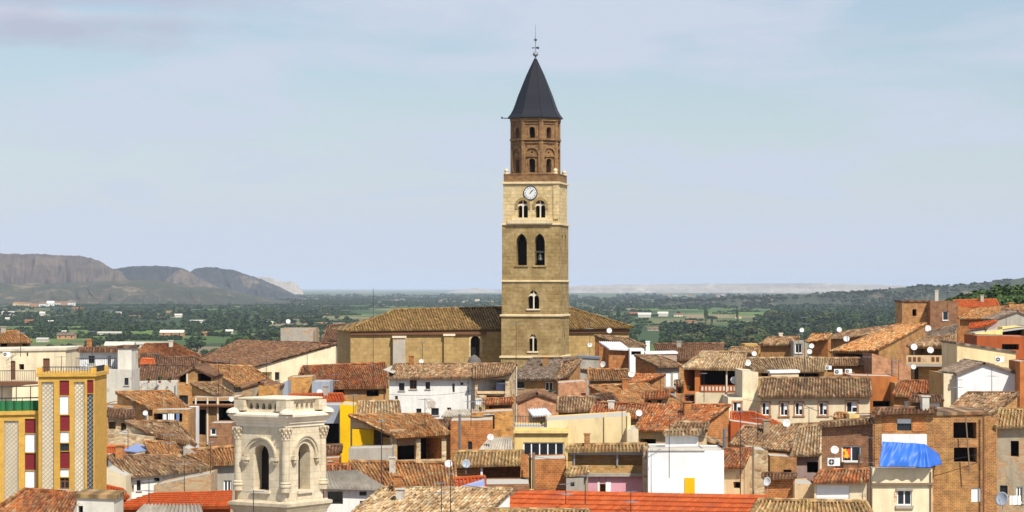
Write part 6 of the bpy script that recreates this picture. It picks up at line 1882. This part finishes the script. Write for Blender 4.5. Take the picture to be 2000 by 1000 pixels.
def hill(name, prof, Yr, front, back, mat, gully=.25, seed=0, foot=VZ, mesa=True, nx=220, tnoise=1.0):
    """prof: (px, py) skyline seen at distance Yr; a real ridge with a gullied front slope and a back slope"""
    px = np.linspace(prof[0][0], prof[-1][0], nx)
    top = np.interp(px, [p[0] for p in prof], [p[1] for p in prof])
    top = top + (fbm(px / 9, px * 0, seed + 40) - .5) * 3.4 * tnoise + (sn(px / 2.6, px * 0, seed + 60) - .5) * 1.1 * tnoise
    zr = (HZ - top) / F * Yr
    v = np.concatenate([np.linspace(-1, 0, 46), np.linspace(.05, 1, 14)])
    PX, V = np.meshgrid(px, v); ZR, _ = np.meshgrid(zr, v)
    Y = np.where(V < 0, Yr + V * front, Yr + V * back)
    wob = (fbm(PX / 26, V * 1.5 + 9, seed) - .5) * front * .5 * np.clip(-V * 1.2, 0, 1)
    X = (PX - 1000) / F * Y
    a = np.clip(1 - np.abs(V), 0, 1)
    if mesa: pr = np.clip(.42 * a + .58 * np.clip((a - .58) / .34, 0, 1) ** .8, 0, 1)
    else: pr = a * a * (3 - 2 * a)
    g = fbm(PX / 30 + V * 1.1, V * 3.4, seed + 3, 5); g2 = fbm(PX / 60 - V * .7, V * 2.2 + 5, seed + 8, 5)
    cut = gully * (np.abs(g - .5) * 2) * (4 * a * (1 - a)) + gully * .9 * (g2 - .45) * (4 * a * (1 - a))
    Z = foot - 2 + (ZR - foot + 2) * np.clip(pr - cut, 0, 1.0)
    Y = Y + np.where(V < 0, wob, 0)
    vs = np.stack([X, Y, Z], -1).reshape(-1, 3)
    return np_mesh(name, vs, grid_faces(len(v), nx), mat, 'structure')


mh1 = m_hill('mesa_earth', (.042, .034, .026), (.075, .056, .042), (.13, .095, .065), .4, .0022)
mh2 = m_hill('shaded_slope', (.010, .014, .013), (.024, .028, .024), (.10, .075, .05), .2, .002)  # slopes under cloud shadow: the shadow is put into this dark bluish colour
mh6 = m_hill('pale_spur', (.05, .042, .03), (.09, .07, .05), (.2, .155, .105), .4, .003)
mh3 = m_hill('pale_scarp', (.2, .17, .13), (.3, .26, .2), (.44, .38, .3), .6, .0012)
mh4 = m_hill('green_foothill', (.022, .034, .015), (.055, .052, .028), (.19, .14, .09), .35, .0035)
mh5 = m_hill('wooded_hill', (.016, .028, .014), (.04, .05, .024), (.2, .14, .09), .35, .004)
hill('hills', [(480, 566), (490, 544), (500, 540), (525, 541), (537, 546), (545, 549), (575, 550), (582, 558), (592, 572), (600, 582)], 20000, 1600, 2500, mh3, .3, 1, nx=120)
hill('hills', [(355, 540), (385, 523), (420, 522), (455, 527), (480, 535), (510, 545), (540, 557), (570, 572), (600, 584)], 13000, 2400, 2500, mh2, .7, 2, mesa=False, nx=200)
hill('hills', [(190, 534), (235, 522), (290, 519), (330, 520), (360, 525), (400, 545), (440, 558), (480, 574)], 12000, 1800, 2500, mh2, .75, 3, nx=200)
hill('hills', [(-260, 500), (-150, 497), (0, 495), (70, 496), (110, 498), (165, 500), (195, 509), (215, 522), (235, 538), (262, 554), (300, 570)], 11000, 1500, 2500, mh1, .95, 4, nx=420)
hill('hills', [(-260, 556), (-50, 553), (100, 553), (170, 551), (230, 548), (300, 546), (330, 552), (400, 560), (440, 565), (480, 574), (540, 585), (600, 590)], 9000, 1700, 1200, mh4, .3, 5, mesa=False, nx=320, tnoise=.7)
hill('hills', [(325, 545), (340, 532), (354, 524.5), (366, 529), (385, 541), (410, 554), (440, 568)], 11400, 700, 1200, mh6, .8, 31, mesa=False, nx=120)
hill('hills', [(168, 562), (182, 545), (200, 540), (226, 527.5), (236, 531), (250, 548), (262, 562)], 10300, 450, 900, mh6, .8, 32, mesa=False, nx=100)
hill('hills', [(440, 556), (460, 540), (478, 536), (500, 546), (530, 560), (560, 574)], 12500, 600, 900, mh6, .9, 33, mesa=False, nx=100)
hill('hills', [(540, 572), (620, 572), (700, 571), (800, 572), (870, 571), (900, 566), (930, 563), (975, 568), (1060, 566), (1130, 558), (1200, 556), (1300, 555), (1450, 554), (1600, 553), (1720, 556), (1850, 562), (2100, 566)], 27000, 2200, 4000, mh3, .5, 6, nx=520, tnoise=.5)
hill('hills', [(1280, 586), (1400, 580), (1500, 577), (1600, 573), (1700, 567), (1750, 563), (1800, 557), (1850, 558), (1900, 554), (1950, 548), (2000, 543), (2100, 537), (2250, 536)], 7500, 900, 1500, mh5, .25, 7, mesa=False, nx=320)
hill('hills', [(1830, 598), (1870, 589), (1900, 579), (1950, 569), (2000, 562), (2080, 554), (2200, 548), (2400, 545)], 760, 200, 250, mh5, .15, 8, foot=-34, mesa=False, nx=120, tnoise=1.5)


# ---- trees
def m_leaf(name, dark, light):
    m, t, b = newmat(name)
    b.inputs['Roughness'].default_value = .8
    ge = t.nodes.new('ShaderNodeNewGeometry')
    c = ramp(t, ge.outputs['Random Per Island'], [(0, dark), (1, light)])
    oi = t.nodes.new('ShaderNodeObjectInfo')
    t.links.new(objvar(t, c, .3), b.inputs['Base Color'])
    return m


LEAF = [m_leaf('dark_foliage', (.012, .026, .010), (.036, .064, .018)), m_leaf('green_foliage', (.02, .042, .01), (.062, .105, .02)), m_leaf('olive_foliage', (.04, .055, .02), (.095, .11, .04))]


def leaf_cloud(n, seed, tall=1.0, size=.13):
    """n leaf clumps spread through a lumpy unit crown (radius about 1), base at z=0.3"""
    r = np.random.default_rng(seed)
    k = 7
    cen = np.stack([r.normal(0, .42, k), r.normal(0, .42, k), r.uniform(.55, 1.5, k) * tall], 1)
    rad = r.uniform(.38, .62, k)
    pick = r.integers(0, k, n)
    u = r.normal(0, 1, (n, 3)); u /= np.linalg.norm(u, axis=1)[:, None]
    c = cen[pick] + u * (rad[pick] * r.uniform(.45, 1.05, n) ** .6)[:, None] * np.array([1, 1, .9 * tall])
    nrm = u + r.normal(0, .6, (n, 3)); nrm /= np.linalg.norm(nrm, axis=1)[:, None]
    a = np.cross(nrm, r.normal(0, 1, (n, 3))); a /= np.linalg.norm(a, axis=1)[:, None]
    b_ = np.cross(nrm, a)
    s = (size * r.uniform(.6, 1.5, n))[:, None]
    q = np.stack([c - a * s - b_ * s * .7, c + a * s - b_ * s * .7, c + a * s * .8 + b_ * s * .8, c - a * s * .7 + b_ * s], 1)
    return q.reshape(-1, 3)


def trunk_mb(seed):
    r = random.Random(seed)
    mb = MB(); mb.tube((0, 0, -.3), (0, 0, .7), .10, .07, 6)
    for i in range(4):
        t = r.uniform(0, 6.28); mb.tube((0, 0, .45 + .08 * i), (.45 * math.cos(t), .45 * math.sin(t), .95 + .12 * i), .045, .02, 5)
    return mb


TREES = []
for i in range(6):
    tall = (1.0, .8, 1.25, .9, 1.9, 1.05)[i]
    root = empty('tree', (0, -50, -60), 'tree', 'tree', 'trees scattered over the valley')
    q = leaf_cloud(420, 100 + i, tall, .12)
    if i == 4: q = q * np.array([.45, .45, 1.25])
    c_ = np_mesh('crown', q, np.arange(len(q)).reshape(-1, 4), LEAF[i % 3], None, False); c_.parent = root
    t_ = trunk_mb(i).build('trunk', M['dark_wood'], root)
    t_.location = (0, 0, 0)
    for v in t_.data.vertices: v.co += Vector((0, -50, -60))
    TREES.append(root)

TLAB = ['round dark green tree standing in the hazy valley', 'low spreading green tree standing in the hazy valley', 'tall olive green tree standing in the hazy valley', 'broad dark tree standing in the hazy valley', 'slim upright poplar standing in the hazy valley', 'ragged olive tree standing in the hazy valley']
used = [0] * 6


def valley_at(px, py):
    Y = -VZ * F / (py - HZ)
    return Vector(((px - 1000) / F * Y, Y, VZ))


def put_tree(px, py, h_px, kind, label=None, group=None):
    Y = -VZ * F / (py - HZ)
    s = h_px / F * Y / 2.0
    o = TREES[kind] if not used[kind] else copy_tree(TREES[kind])
    used[kind] += 1
    o.location = valley_at(px, py) if used[kind] else (0, 0, 0)
    sx_ = s * random.uniform(.9, 1.35)
    o.scale = (sx_, sx_, s)
    o.rotation_euler = (0, 0, random.uniform(0, 6.28))
    o['label'] = label or TLAB[kind]
    if group: o['group'] = group
    return o


# big trees right of the nave and the nearer ones left
for i in range(62):
    px = random.uniform(1300, 1490); py = 684 - 30 * random.random() ** 1.3
    if px < 1330 and py < 672: continue
    put_tree(px, py, random.uniform(20, 34), random.choice([0, 1, 3, 5]), 'leafy dark green tree in the grove beyond the brown roofs', 'trees of the grove beyond the brown roofs')
for i in range(46):
    px = random.uniform(1490, 1770); py = 668 - 42 * random.random()
    put_tree(px, py, random.uniform(14, 26), random.choice([0, 1, 3, 5]), 'dark tree in the wood below the brick tower house', 'trees of the wood below the brick tower house')
for i in range(16): put_tree(random.uniform(1225, 1300), random.uniform(652, 690), random.uniform(14, 24), random.choice([0, 1, 3]), 'tree at the edge of the field right behind the nave roof', 'trees at the edge of the field behind the nave')
for px, py, h in [(378, 676, 24), (385, 684, 26), (372, 690, 22), (470, 668, 26), (488, 664, 24), (452, 676, 26), (516, 660, 22), (536, 656, 22), (440, 684, 18), (210, 672, 22), (195, 676, 22), (178, 682, 22), (165, 690, 18), (232, 668, 16), (142, 682, 16), (120, 680, 14), (90, 680, 13), (100, 676, 12),
                  (560, 648, 16), (590, 640, 14), (610, 652, 15), (640, 640, 12), (420, 688, 16), (405, 694, 16)]:
    put_tree(px, py + 4, h, random.choice([0, 1, 3, 0]), 'dark round tree just beyond the brown roofs on the valley side', 'trees just beyond the brown roofs')
for i in range(70):
    px = random.choice([random.uniform(-30, 660), random.uniform(1120, 1900)])
    py = random.uniform(596, 668)
    put_tree(px, py, random.uniform(5, 9) + (py - 596) * .10, random.choices(range(6), [3, 3, 2, 3, .8, 2])[0])
for px in (1205 + 2, 1440, 1378, 155, 430, 520):
    put_tree(px, 632, 17, 4)

# woods that read as dark belts: one object
fr_ = np.random.default_rng(11)
qs = []
base = [leaf_cloud(46, 300 + i, .8, .30) for i in range(8)]
def belt(n, x0, x1, y0, y1, hmin, hmax, thr, sd):
    k = 0
    while k < n:
        px = fr_.uniform(x0, x1); py = y0 + (y1 - y0) * fr_.random()
        Y = -VZ * F / (py - HZ)
        d = fbm(np.array([px / 70.0]), np.array([py / 7.0]), sd)[0]
        if d < thr: k += .25; continue
        s = fr_.uniform(hmin, hmax) / F * Y / 1.7
        q = base[fr_.integers(0, 8)] * np.array([s * 1.25, s * 1.25, s]) + np.array([(px - 1000) / F * Y, Y, VZ - s * .25])
        qs.append(q); k += 1
def hedges(n, x0, x1, y0, y1, hmin, hmax, lmin, lmax):
    """tree rows along field edges and streams, thin and ragged"""
    for _ in range(n):
        px, py = fr_.uniform(x0, x1), y0 + (y1 - y0) * fr_.random(); ln = fr_.uniform(lmin, lmax); sl = fr_.normal(0, .012); h0 = fr_.uniform(hmin, hmax); k = 0
        while k < ln:
            yy = py + sl * k + fr_.normal(0, .25)
            if yy > HZ + 14 and fr_.random() > .08:
                Y = -VZ * F / (yy - HZ); s = h0 * fr_.uniform(.55, 1.2) / F * Y / 1.7
                qs.append(base[fr_.integers(0, 8)] * np.array([s * 1.2, s * 1.2, s]) + np.array([(px + k - 1000) / F * Y, Y, VZ - s * .3]))
            k += h0 * fr_.uniform(.25, .8)
hedges(70, -80, 640, 586, 612, 3, 6, 40, 180)
hedges(34, -80, 640, 610, 640, 5, 9, 40, 200)
hedges(26, -80, 620, 636, 668, 8, 13, 40, 160)
hedges(60, 560, 1000, 577, 600, 2.5, 5, 40, 160)
hedges(18, 1110, 1500, 600, 648, 4, 8, 30, 90)
belt(500, -60, 700, 600, 662, 6, 11, .54, 15)
belt(420, 150, 620, 612, 655, 9, 15, .42, 6)
belt(1300, 1090, 2050, 578, 605, 5, 9, .40, 7)
belt(260, 1110, 1480, 604, 640, 7, 11, .60, 8)
belt(420, 1480, 1800, 596, 632, 8, 13, .48, 8)
belt(120, 1500, 1900, 606, 662, 9, 15, .55, 18)
belt(500, 560, 1000, 577, 600, 4, 7, .47, 9)
belt(350, 1300, 1500, 640, 668, 12, 20, .45, 12)
belt(420, 1480, 1780, 622, 664, 12, 19, .42, 13)
q = np.concatenate(qs)
np_mesh('woodland', q, np.arange(len(q)).reshape(-1, 4), LEAF[0], 'stuff', False)
# scrub and trees on the right hills
qs = []
def on_hill(prof, Yr, front, n, hp, sd):
    for _ in range(n):
        px = fr_.uniform(prof[0][0], prof[-1][0]); v = -fr_.random() ** .8
        top = np.interp(px, [p[0] for p in prof], [p[1] for p in prof]); zr = (HZ - top) / F * Yr
        a = 1 + v; Y = Yr + v * front; z = VZ + (zr - VZ) * a * a * (3 - 2 * a)
        if fbm(np.array([px / 40.0]), np.array([v * 6]), sd)[0] < .45: continue
        s = fr_.uniform(.6, 1.2) * hp / F * Y / 1.7
        qs.append(base[fr_.integers(0, 8)] * np.array([s * 1.3, s * 1.3, s]) + np.array([(px - 1000) / F * Y, Y, z - s * .5]))
on_hill([(1280, 586), (1400, 580), (1500, 577), (1600, 573), (1700, 567), (1750, 563), (1800, 557), (1850, 558), (1900, 554), (1950, 548), (2000, 543), (2100, 537)], 7500, 900, 2600, 4.5, 21)
q = np.concatenate(qs)
np_mesh('woodland', q, np.arange(len(q)).reshape(-1, 4), LEAF[0], 'stuff', False)
qs = []
for _ in range(420):
    px = fr_.uniform(1850, 2120); v = -fr_.random()
    top = np.interp(px, [1830, 1870, 1900, 1950, 2000, 2080, 2200], [598, 589, 579, 569, 562, 554, 548]); zr = (HZ - top) / F * 760
    a = 1 + v; Y = 760 + v * 200; z = -34 + (zr + 34) * a * a * (3 - 2 * a); s = fr_.uniform(1.0, 2.0)
    qs.append(base[fr_.integers(0, 8)] * np.array([s * 1.3, s * 1.3, s]) + np.array([(px - 1000) / F * Y, Y, z - s * .6]))
q = np.concatenate(qs)
np_mesh('scrub', q, np.arange(len(q)).reshape(-1, 4), LEAF[1], 'stuff', False)


# ---- farmsteads and sheds of the valley
def farm(px, py, w_px, h_px, wall, roof, label, name='farmhouse', group='buildings scattered over the valley', flat=False, cat=None):
    p = valley_at(px, py); Y = p.y; s = Y / F
    wd, ht = w_px * s, h_px * s; dp = min(wd, 14)
    root = empty(name, p, label, cat or ('shed' if name == 'shed' else 'farmhouse'), group)
    mb = MB(); hs = ht * (.95 if flat else .62)
    x0, x1 = p.x - wd / 2, p.x + wd / 2
    hs_ = []
    if wd > 14 and not name == 'shed':
        for k in range(3): u = wd * (k + .5) / 3; hs_.append(dict(u0=u - .7, u1=u + .7, v0=p.z + hs * .35, v1=p.z + hs * .75, depth=.3))
    wall_geom(mb, (x0, Y), (x1, Y), p.z - 1, [(0, p.z + hs), (wd, p.z + hs)], hs_)
    wall_geom(mb, (x1, Y), (x1, Y + dp), p.z - 1, [(0, p.z + hs), (dp / 2, p.z + ht), (dp, p.z + hs)] if not flat else [(0, p.z + hs), (dp, p.z + hs)])
    wall_geom(mb, (x1, Y + dp), (x0, Y + dp), p.z - 1, [(0, p.z + hs), (wd, p.z + hs)])
    wall_geom(mb, (x0, Y + dp), (x0, Y), p.z - 1, [(0, p.z + hs), (dp / 2, p.z + ht), (dp, p.z + hs)] if not flat else [(0, p.z + hs), (dp, p.z + hs)])
    mb.build('wall', [M[wall], M['dark_interior'], M[wall]], root)
    r = MB(); e = .5
    z0, z1 = p.z + hs, p.z + ht
    if flat:
        r.box((x0 - e, Y - e, z0), (wd + 2 * e, 0, 0), (0, dp + 2 * e, 0), (0, 0, ht * .06))
    else:
        for ya, yb in ((Y - e, Y + dp / 2), (Y + dp + e, Y + dp / 2)):
            a = [(x0 - e, ya, z0 - .2), (x1 + e, ya, z0 - .2), (x1 + e, yb, z1), (x0 - e, yb, z1)]
            r.hexa(a + [(q[0], q[1], q[2] + .25) for q in a])
    r.build('roof', M[roof], root)
    return root


for a in [(1240, 617, 26, 7, 'old_white_plaster', 'red_tile', 'pale shed right of the nave roof, leftmost of the valley row'), (1259, 620, 25, 9, 'old_white_plaster', 'old_white_plaster', 'bright white shed, broadest of the valley row behind the nave', 'shed'),
          (1295, 618, 20, 9, 'old_white_plaster', 'old_white_plaster', 'white shed next to a dark round tree in the valley row', 'shed'), (1325, 618, 17, 6, 'pale_cream_plaster', 'tan_tile', 'tan shed at the right end of the valley row'),
          (1690, 590, 36, 8, 'white_plaster', 'old_white_plaster', 'long white factory hall below the wooded right hill', 'shed'), (1729, 588, 10, 8, 'old_white_plaster', 'old_white_plaster', 'small white block beside the long white factory hall'),
          (1350, 630, 18, 4, 'salmon_brick', 'orange_tile', 'low orange roofed shed on the green field', 'shed'), (1338, 645, 30, 8, 'pale_cream_plaster', 'tan_tile', 'pale farm hut amid terraces beyond the brown roof'),
          (1278, 646, 26, 7, 'grey_render', 'tan_tile', 'grey brown farm hut at the field edge behind the loggia'), (1487, 640, 12, 4, 'old_white_plaster', 'old_white_plaster', 'tiny white hut at the right field edge'), (1442, 622, 12, 5, 'pale_cream_plaster', 'mossy_tile', 'cream hut with yellow roof among the far fields'),
          (213, 655, 46, 7, 'pale_cream_plaster', 'concrete', 'long pale flat shed over a yellow yard on the left', 'shed'), (335, 657, 46, 12, 'salmon_brick', 'old_white_plaster', 'pink orange farmhouse with white roof'), (398, 656, 20, 8, 'salmon_brick', 'orange_tile', 'small orange house near the pink orange farmhouse'),
          (225, 617, 22, 8, 'pale_cream_plaster', 'concrete', 'pale farmhouse with yellow field wall below the foothill'), (262, 620, 22, 4, 'yellow_brick', 'tan_tile', 'low yellow shed beside the pale farmhouse', 'shed'), (334, 616, 20, 9, 'beige_plaster', 'tan_tile', 'beige farmhouse among trees under the dark slopes'),
          (348, 620, 14, 7, 'old_white_plaster', 'old_white_plaster', 'white annex just below the beige farmhouse'), (385, 631, 30, 6, 'old_white_plaster', 'concrete', 'white greenhouse shed beside the dark wood', 'shed'), (430, 632, 26, 5, 'pale_cream_plaster', 'mossy_tile', 'long low farm shed right of the white greenhouse', 'shed'),
          (458, 618, 14, 5, 'old_white_plaster', 'old_white_plaster', 'small white farm block above the dark wood'), (527, 634, 12, 6, 'old_white_plaster', 'old_white_plaster', 'white hut near the far pylon'), (447, 652, 14, 8, 'old_white_plaster', 'old_white_plaster', 'white cube house in front of the dark wood'),
          (15, 615, 24, 7, 'old_white_plaster', 'concrete', 'white house row at the left frame edge'), (14, 627, 8, 7, 'old_white_plaster', 'old_white_plaster', 'small bright white cube at the left frame edge'), (56, 632, 16, 8, 'salmon_brick', 'red_tile', 'red roofed house on the left slope'),
          (98, 633, 12, 7, 'old_white_plaster', 'old_white_plaster', 'white hut right of the red roofed house'), (82, 668, 22, 8, 'old_white_plaster', 'concrete', 'pale yellow shed above the cream house roof', 'shed'), (128, 662, 34, 12, 'salmon_brick', 'grey_tile', 'pink villa with a white turret room'),
          (125, 652, 8, 6, 'old_white_plaster', 'old_white_plaster', 'white turret room on the pink villa'), (150, 606, 18, 6, 'salmon_brick', 'red_tile', 'red roofed house beside the village trees'), (82, 617, 10, 8, 'old_white_plaster', 'old_white_plaster', 'white upright house on the left slope'),
          (622, 634, 16, 4, 'salmon_brick', 'orange_tile', 'small orange roofed hut near the church nave')]:
    farm(*a[:6], a[6], *(a[7:]))
# white sheds in the near valley
farm(232, 686, 56, 18, 'white_plaster', 'old_white_plaster', 'big white gabled warehouse behind the white house with balcony', 'shed')
farm(285, 680, 92, 12, 'old_white_plaster', 'concrete', 'long white warehouse with grey roof behind the faded red roof', 'shed')
# village at the foot of the left hill
VL = ['cream', 'orange roofed', 'pale', 'salmon', 'white', 'broad white', 'tall white', 'low pink', 'white cube', 'slim']
for i, (px, py, wd, ht, wall, roof) in enumerate([(30, 597, 10, 7, 'pale_cream_plaster', 'orange_tile'), (42, 598, 14, 8, 'beige_plaster', 'orange_tile'), (54, 598, 11, 8, 'pale_cream_plaster', 'tan_tile'), (66, 600, 16, 7, 'salmon_brick', 'orange_tile'), (84, 599, 16, 9, 'white_plaster', 'tan_tile'),
                                                 (98, 599, 14, 11, 'white_plaster', 'white_plaster'), (112, 597, 14, 8, 'white_plaster', 'tan_tile'), (125, 598, 13, 9, 'salmon_brick', 'tan_tile'), (139, 598, 14, 11, 'white_plaster', 'grey_tile'), (178, 594, 5, 10, 'pale_cream_plaster', 'grey_tile')]):
    farm(px, py, wd, ht, wall, roof, VL[i] + ' village house at the foot of the left mesa', 'village_house', 'village houses at the foot of the left mesa', cat='house')
# far town specks below the scarps
for i in range(26):
    px = random.uniform(740, 985) if i < 14 else random.uniform(1290, 1450); py = random.uniform(587, 593) if i < 14 else random.uniform(577, 582)
    farm(px, py, random.uniform(4, 10), random.uniform(2.5, 4.5), random.choice(['old_white_plaster', 'pale_cream_plaster', 'salmon_brick']), random.choice(['old_white_plaster', 'orange_tile', 'old_white_plaster']),
         'tiny pale building of the far town left of the tower' if i < 14 else 'tiny pale building of the far town right of the tower', 'farmhouse', 'far town buildings left of the tower' if i < 14 else 'far town buildings right of the tower', flat=True)
for i, (px, py) in enumerate([(1770, 566), (1790, 563), (1880, 562), (1905, 560), (1960, 556), (1845, 566), (1730, 570)]):
    pass

# ------------------------------------------------------------------ the air between: one closed box of even haze
mz = bpy.data.materials.new('haze_air'); mz.use_nodes = True
t = mz.node_tree; t.nodes.clear()
o_ = t.nodes.new('ShaderNodeOutputMaterial'); pv = t.nodes.new('ShaderNodeVolumePrincipled')
pv.inputs['Color'].default_value = (.68, .79, .97, 1); pv.inputs['Density'].default_value = 0.000025
pv.inputs['Anisotropy'].default_value = -0.25
t.links.new(pv.outputs[0], o_.inputs['Volume'])
HB = MB(); HB.box((-40000, -300, -56), (80000, 0, 0), (0, 91000, 0), (0, 0, 216 + 6))
hz = HB.build('haze', mz, None); hz['kind'] = 'stuff'
hz.display_type = 'WIRE'


# ---- potted plants on the terraces
def pot(px, py, Y, h_px, label):
    s = h_px / F * Y
    root = empty('potted_plant', P(px, py, Y), label, 'plant', 'plants on the terraces')
    mb = MB(); mb.lathe(P(px, py, Y), [(s * .16, 0), (s * .22, s * .3)], n=10); mb.build('pot', M['terracotta_paint'], root)
    q = leaf_cloud(90, int(px), 1.0, .22) * (s * .38) + np.array([0, 0, s * .25])
    c = np_mesh('foliage', q, np.arange(len(q)).reshape(-1, 4), LEAF[1], None, False); c.parent = root
for a in [(268, 748, 273, 13, 'bushy plant at the left end of the white terrace wall'), (290, 748, 273, 10, 'small plant in the middle of the white terrace wall'), (312, 748, 273, 14, 'biggest plant on the white terrace wall'), (332, 747, 273, 11, 'plant at the right end of the white terrace wall'),
          (1060, 832, 208, 10, 'plant behind the terrace rail of the pale yellow house'), (938, 804, 233, 10, 'plant on the railed terrace below the white house'), (1925, 648, 290, 9, 'plant on the yellow terrace at the hill edge'), (1344, 762, 249, 9, 'plant in the orange recess of the loggia house')]: pot(*a)
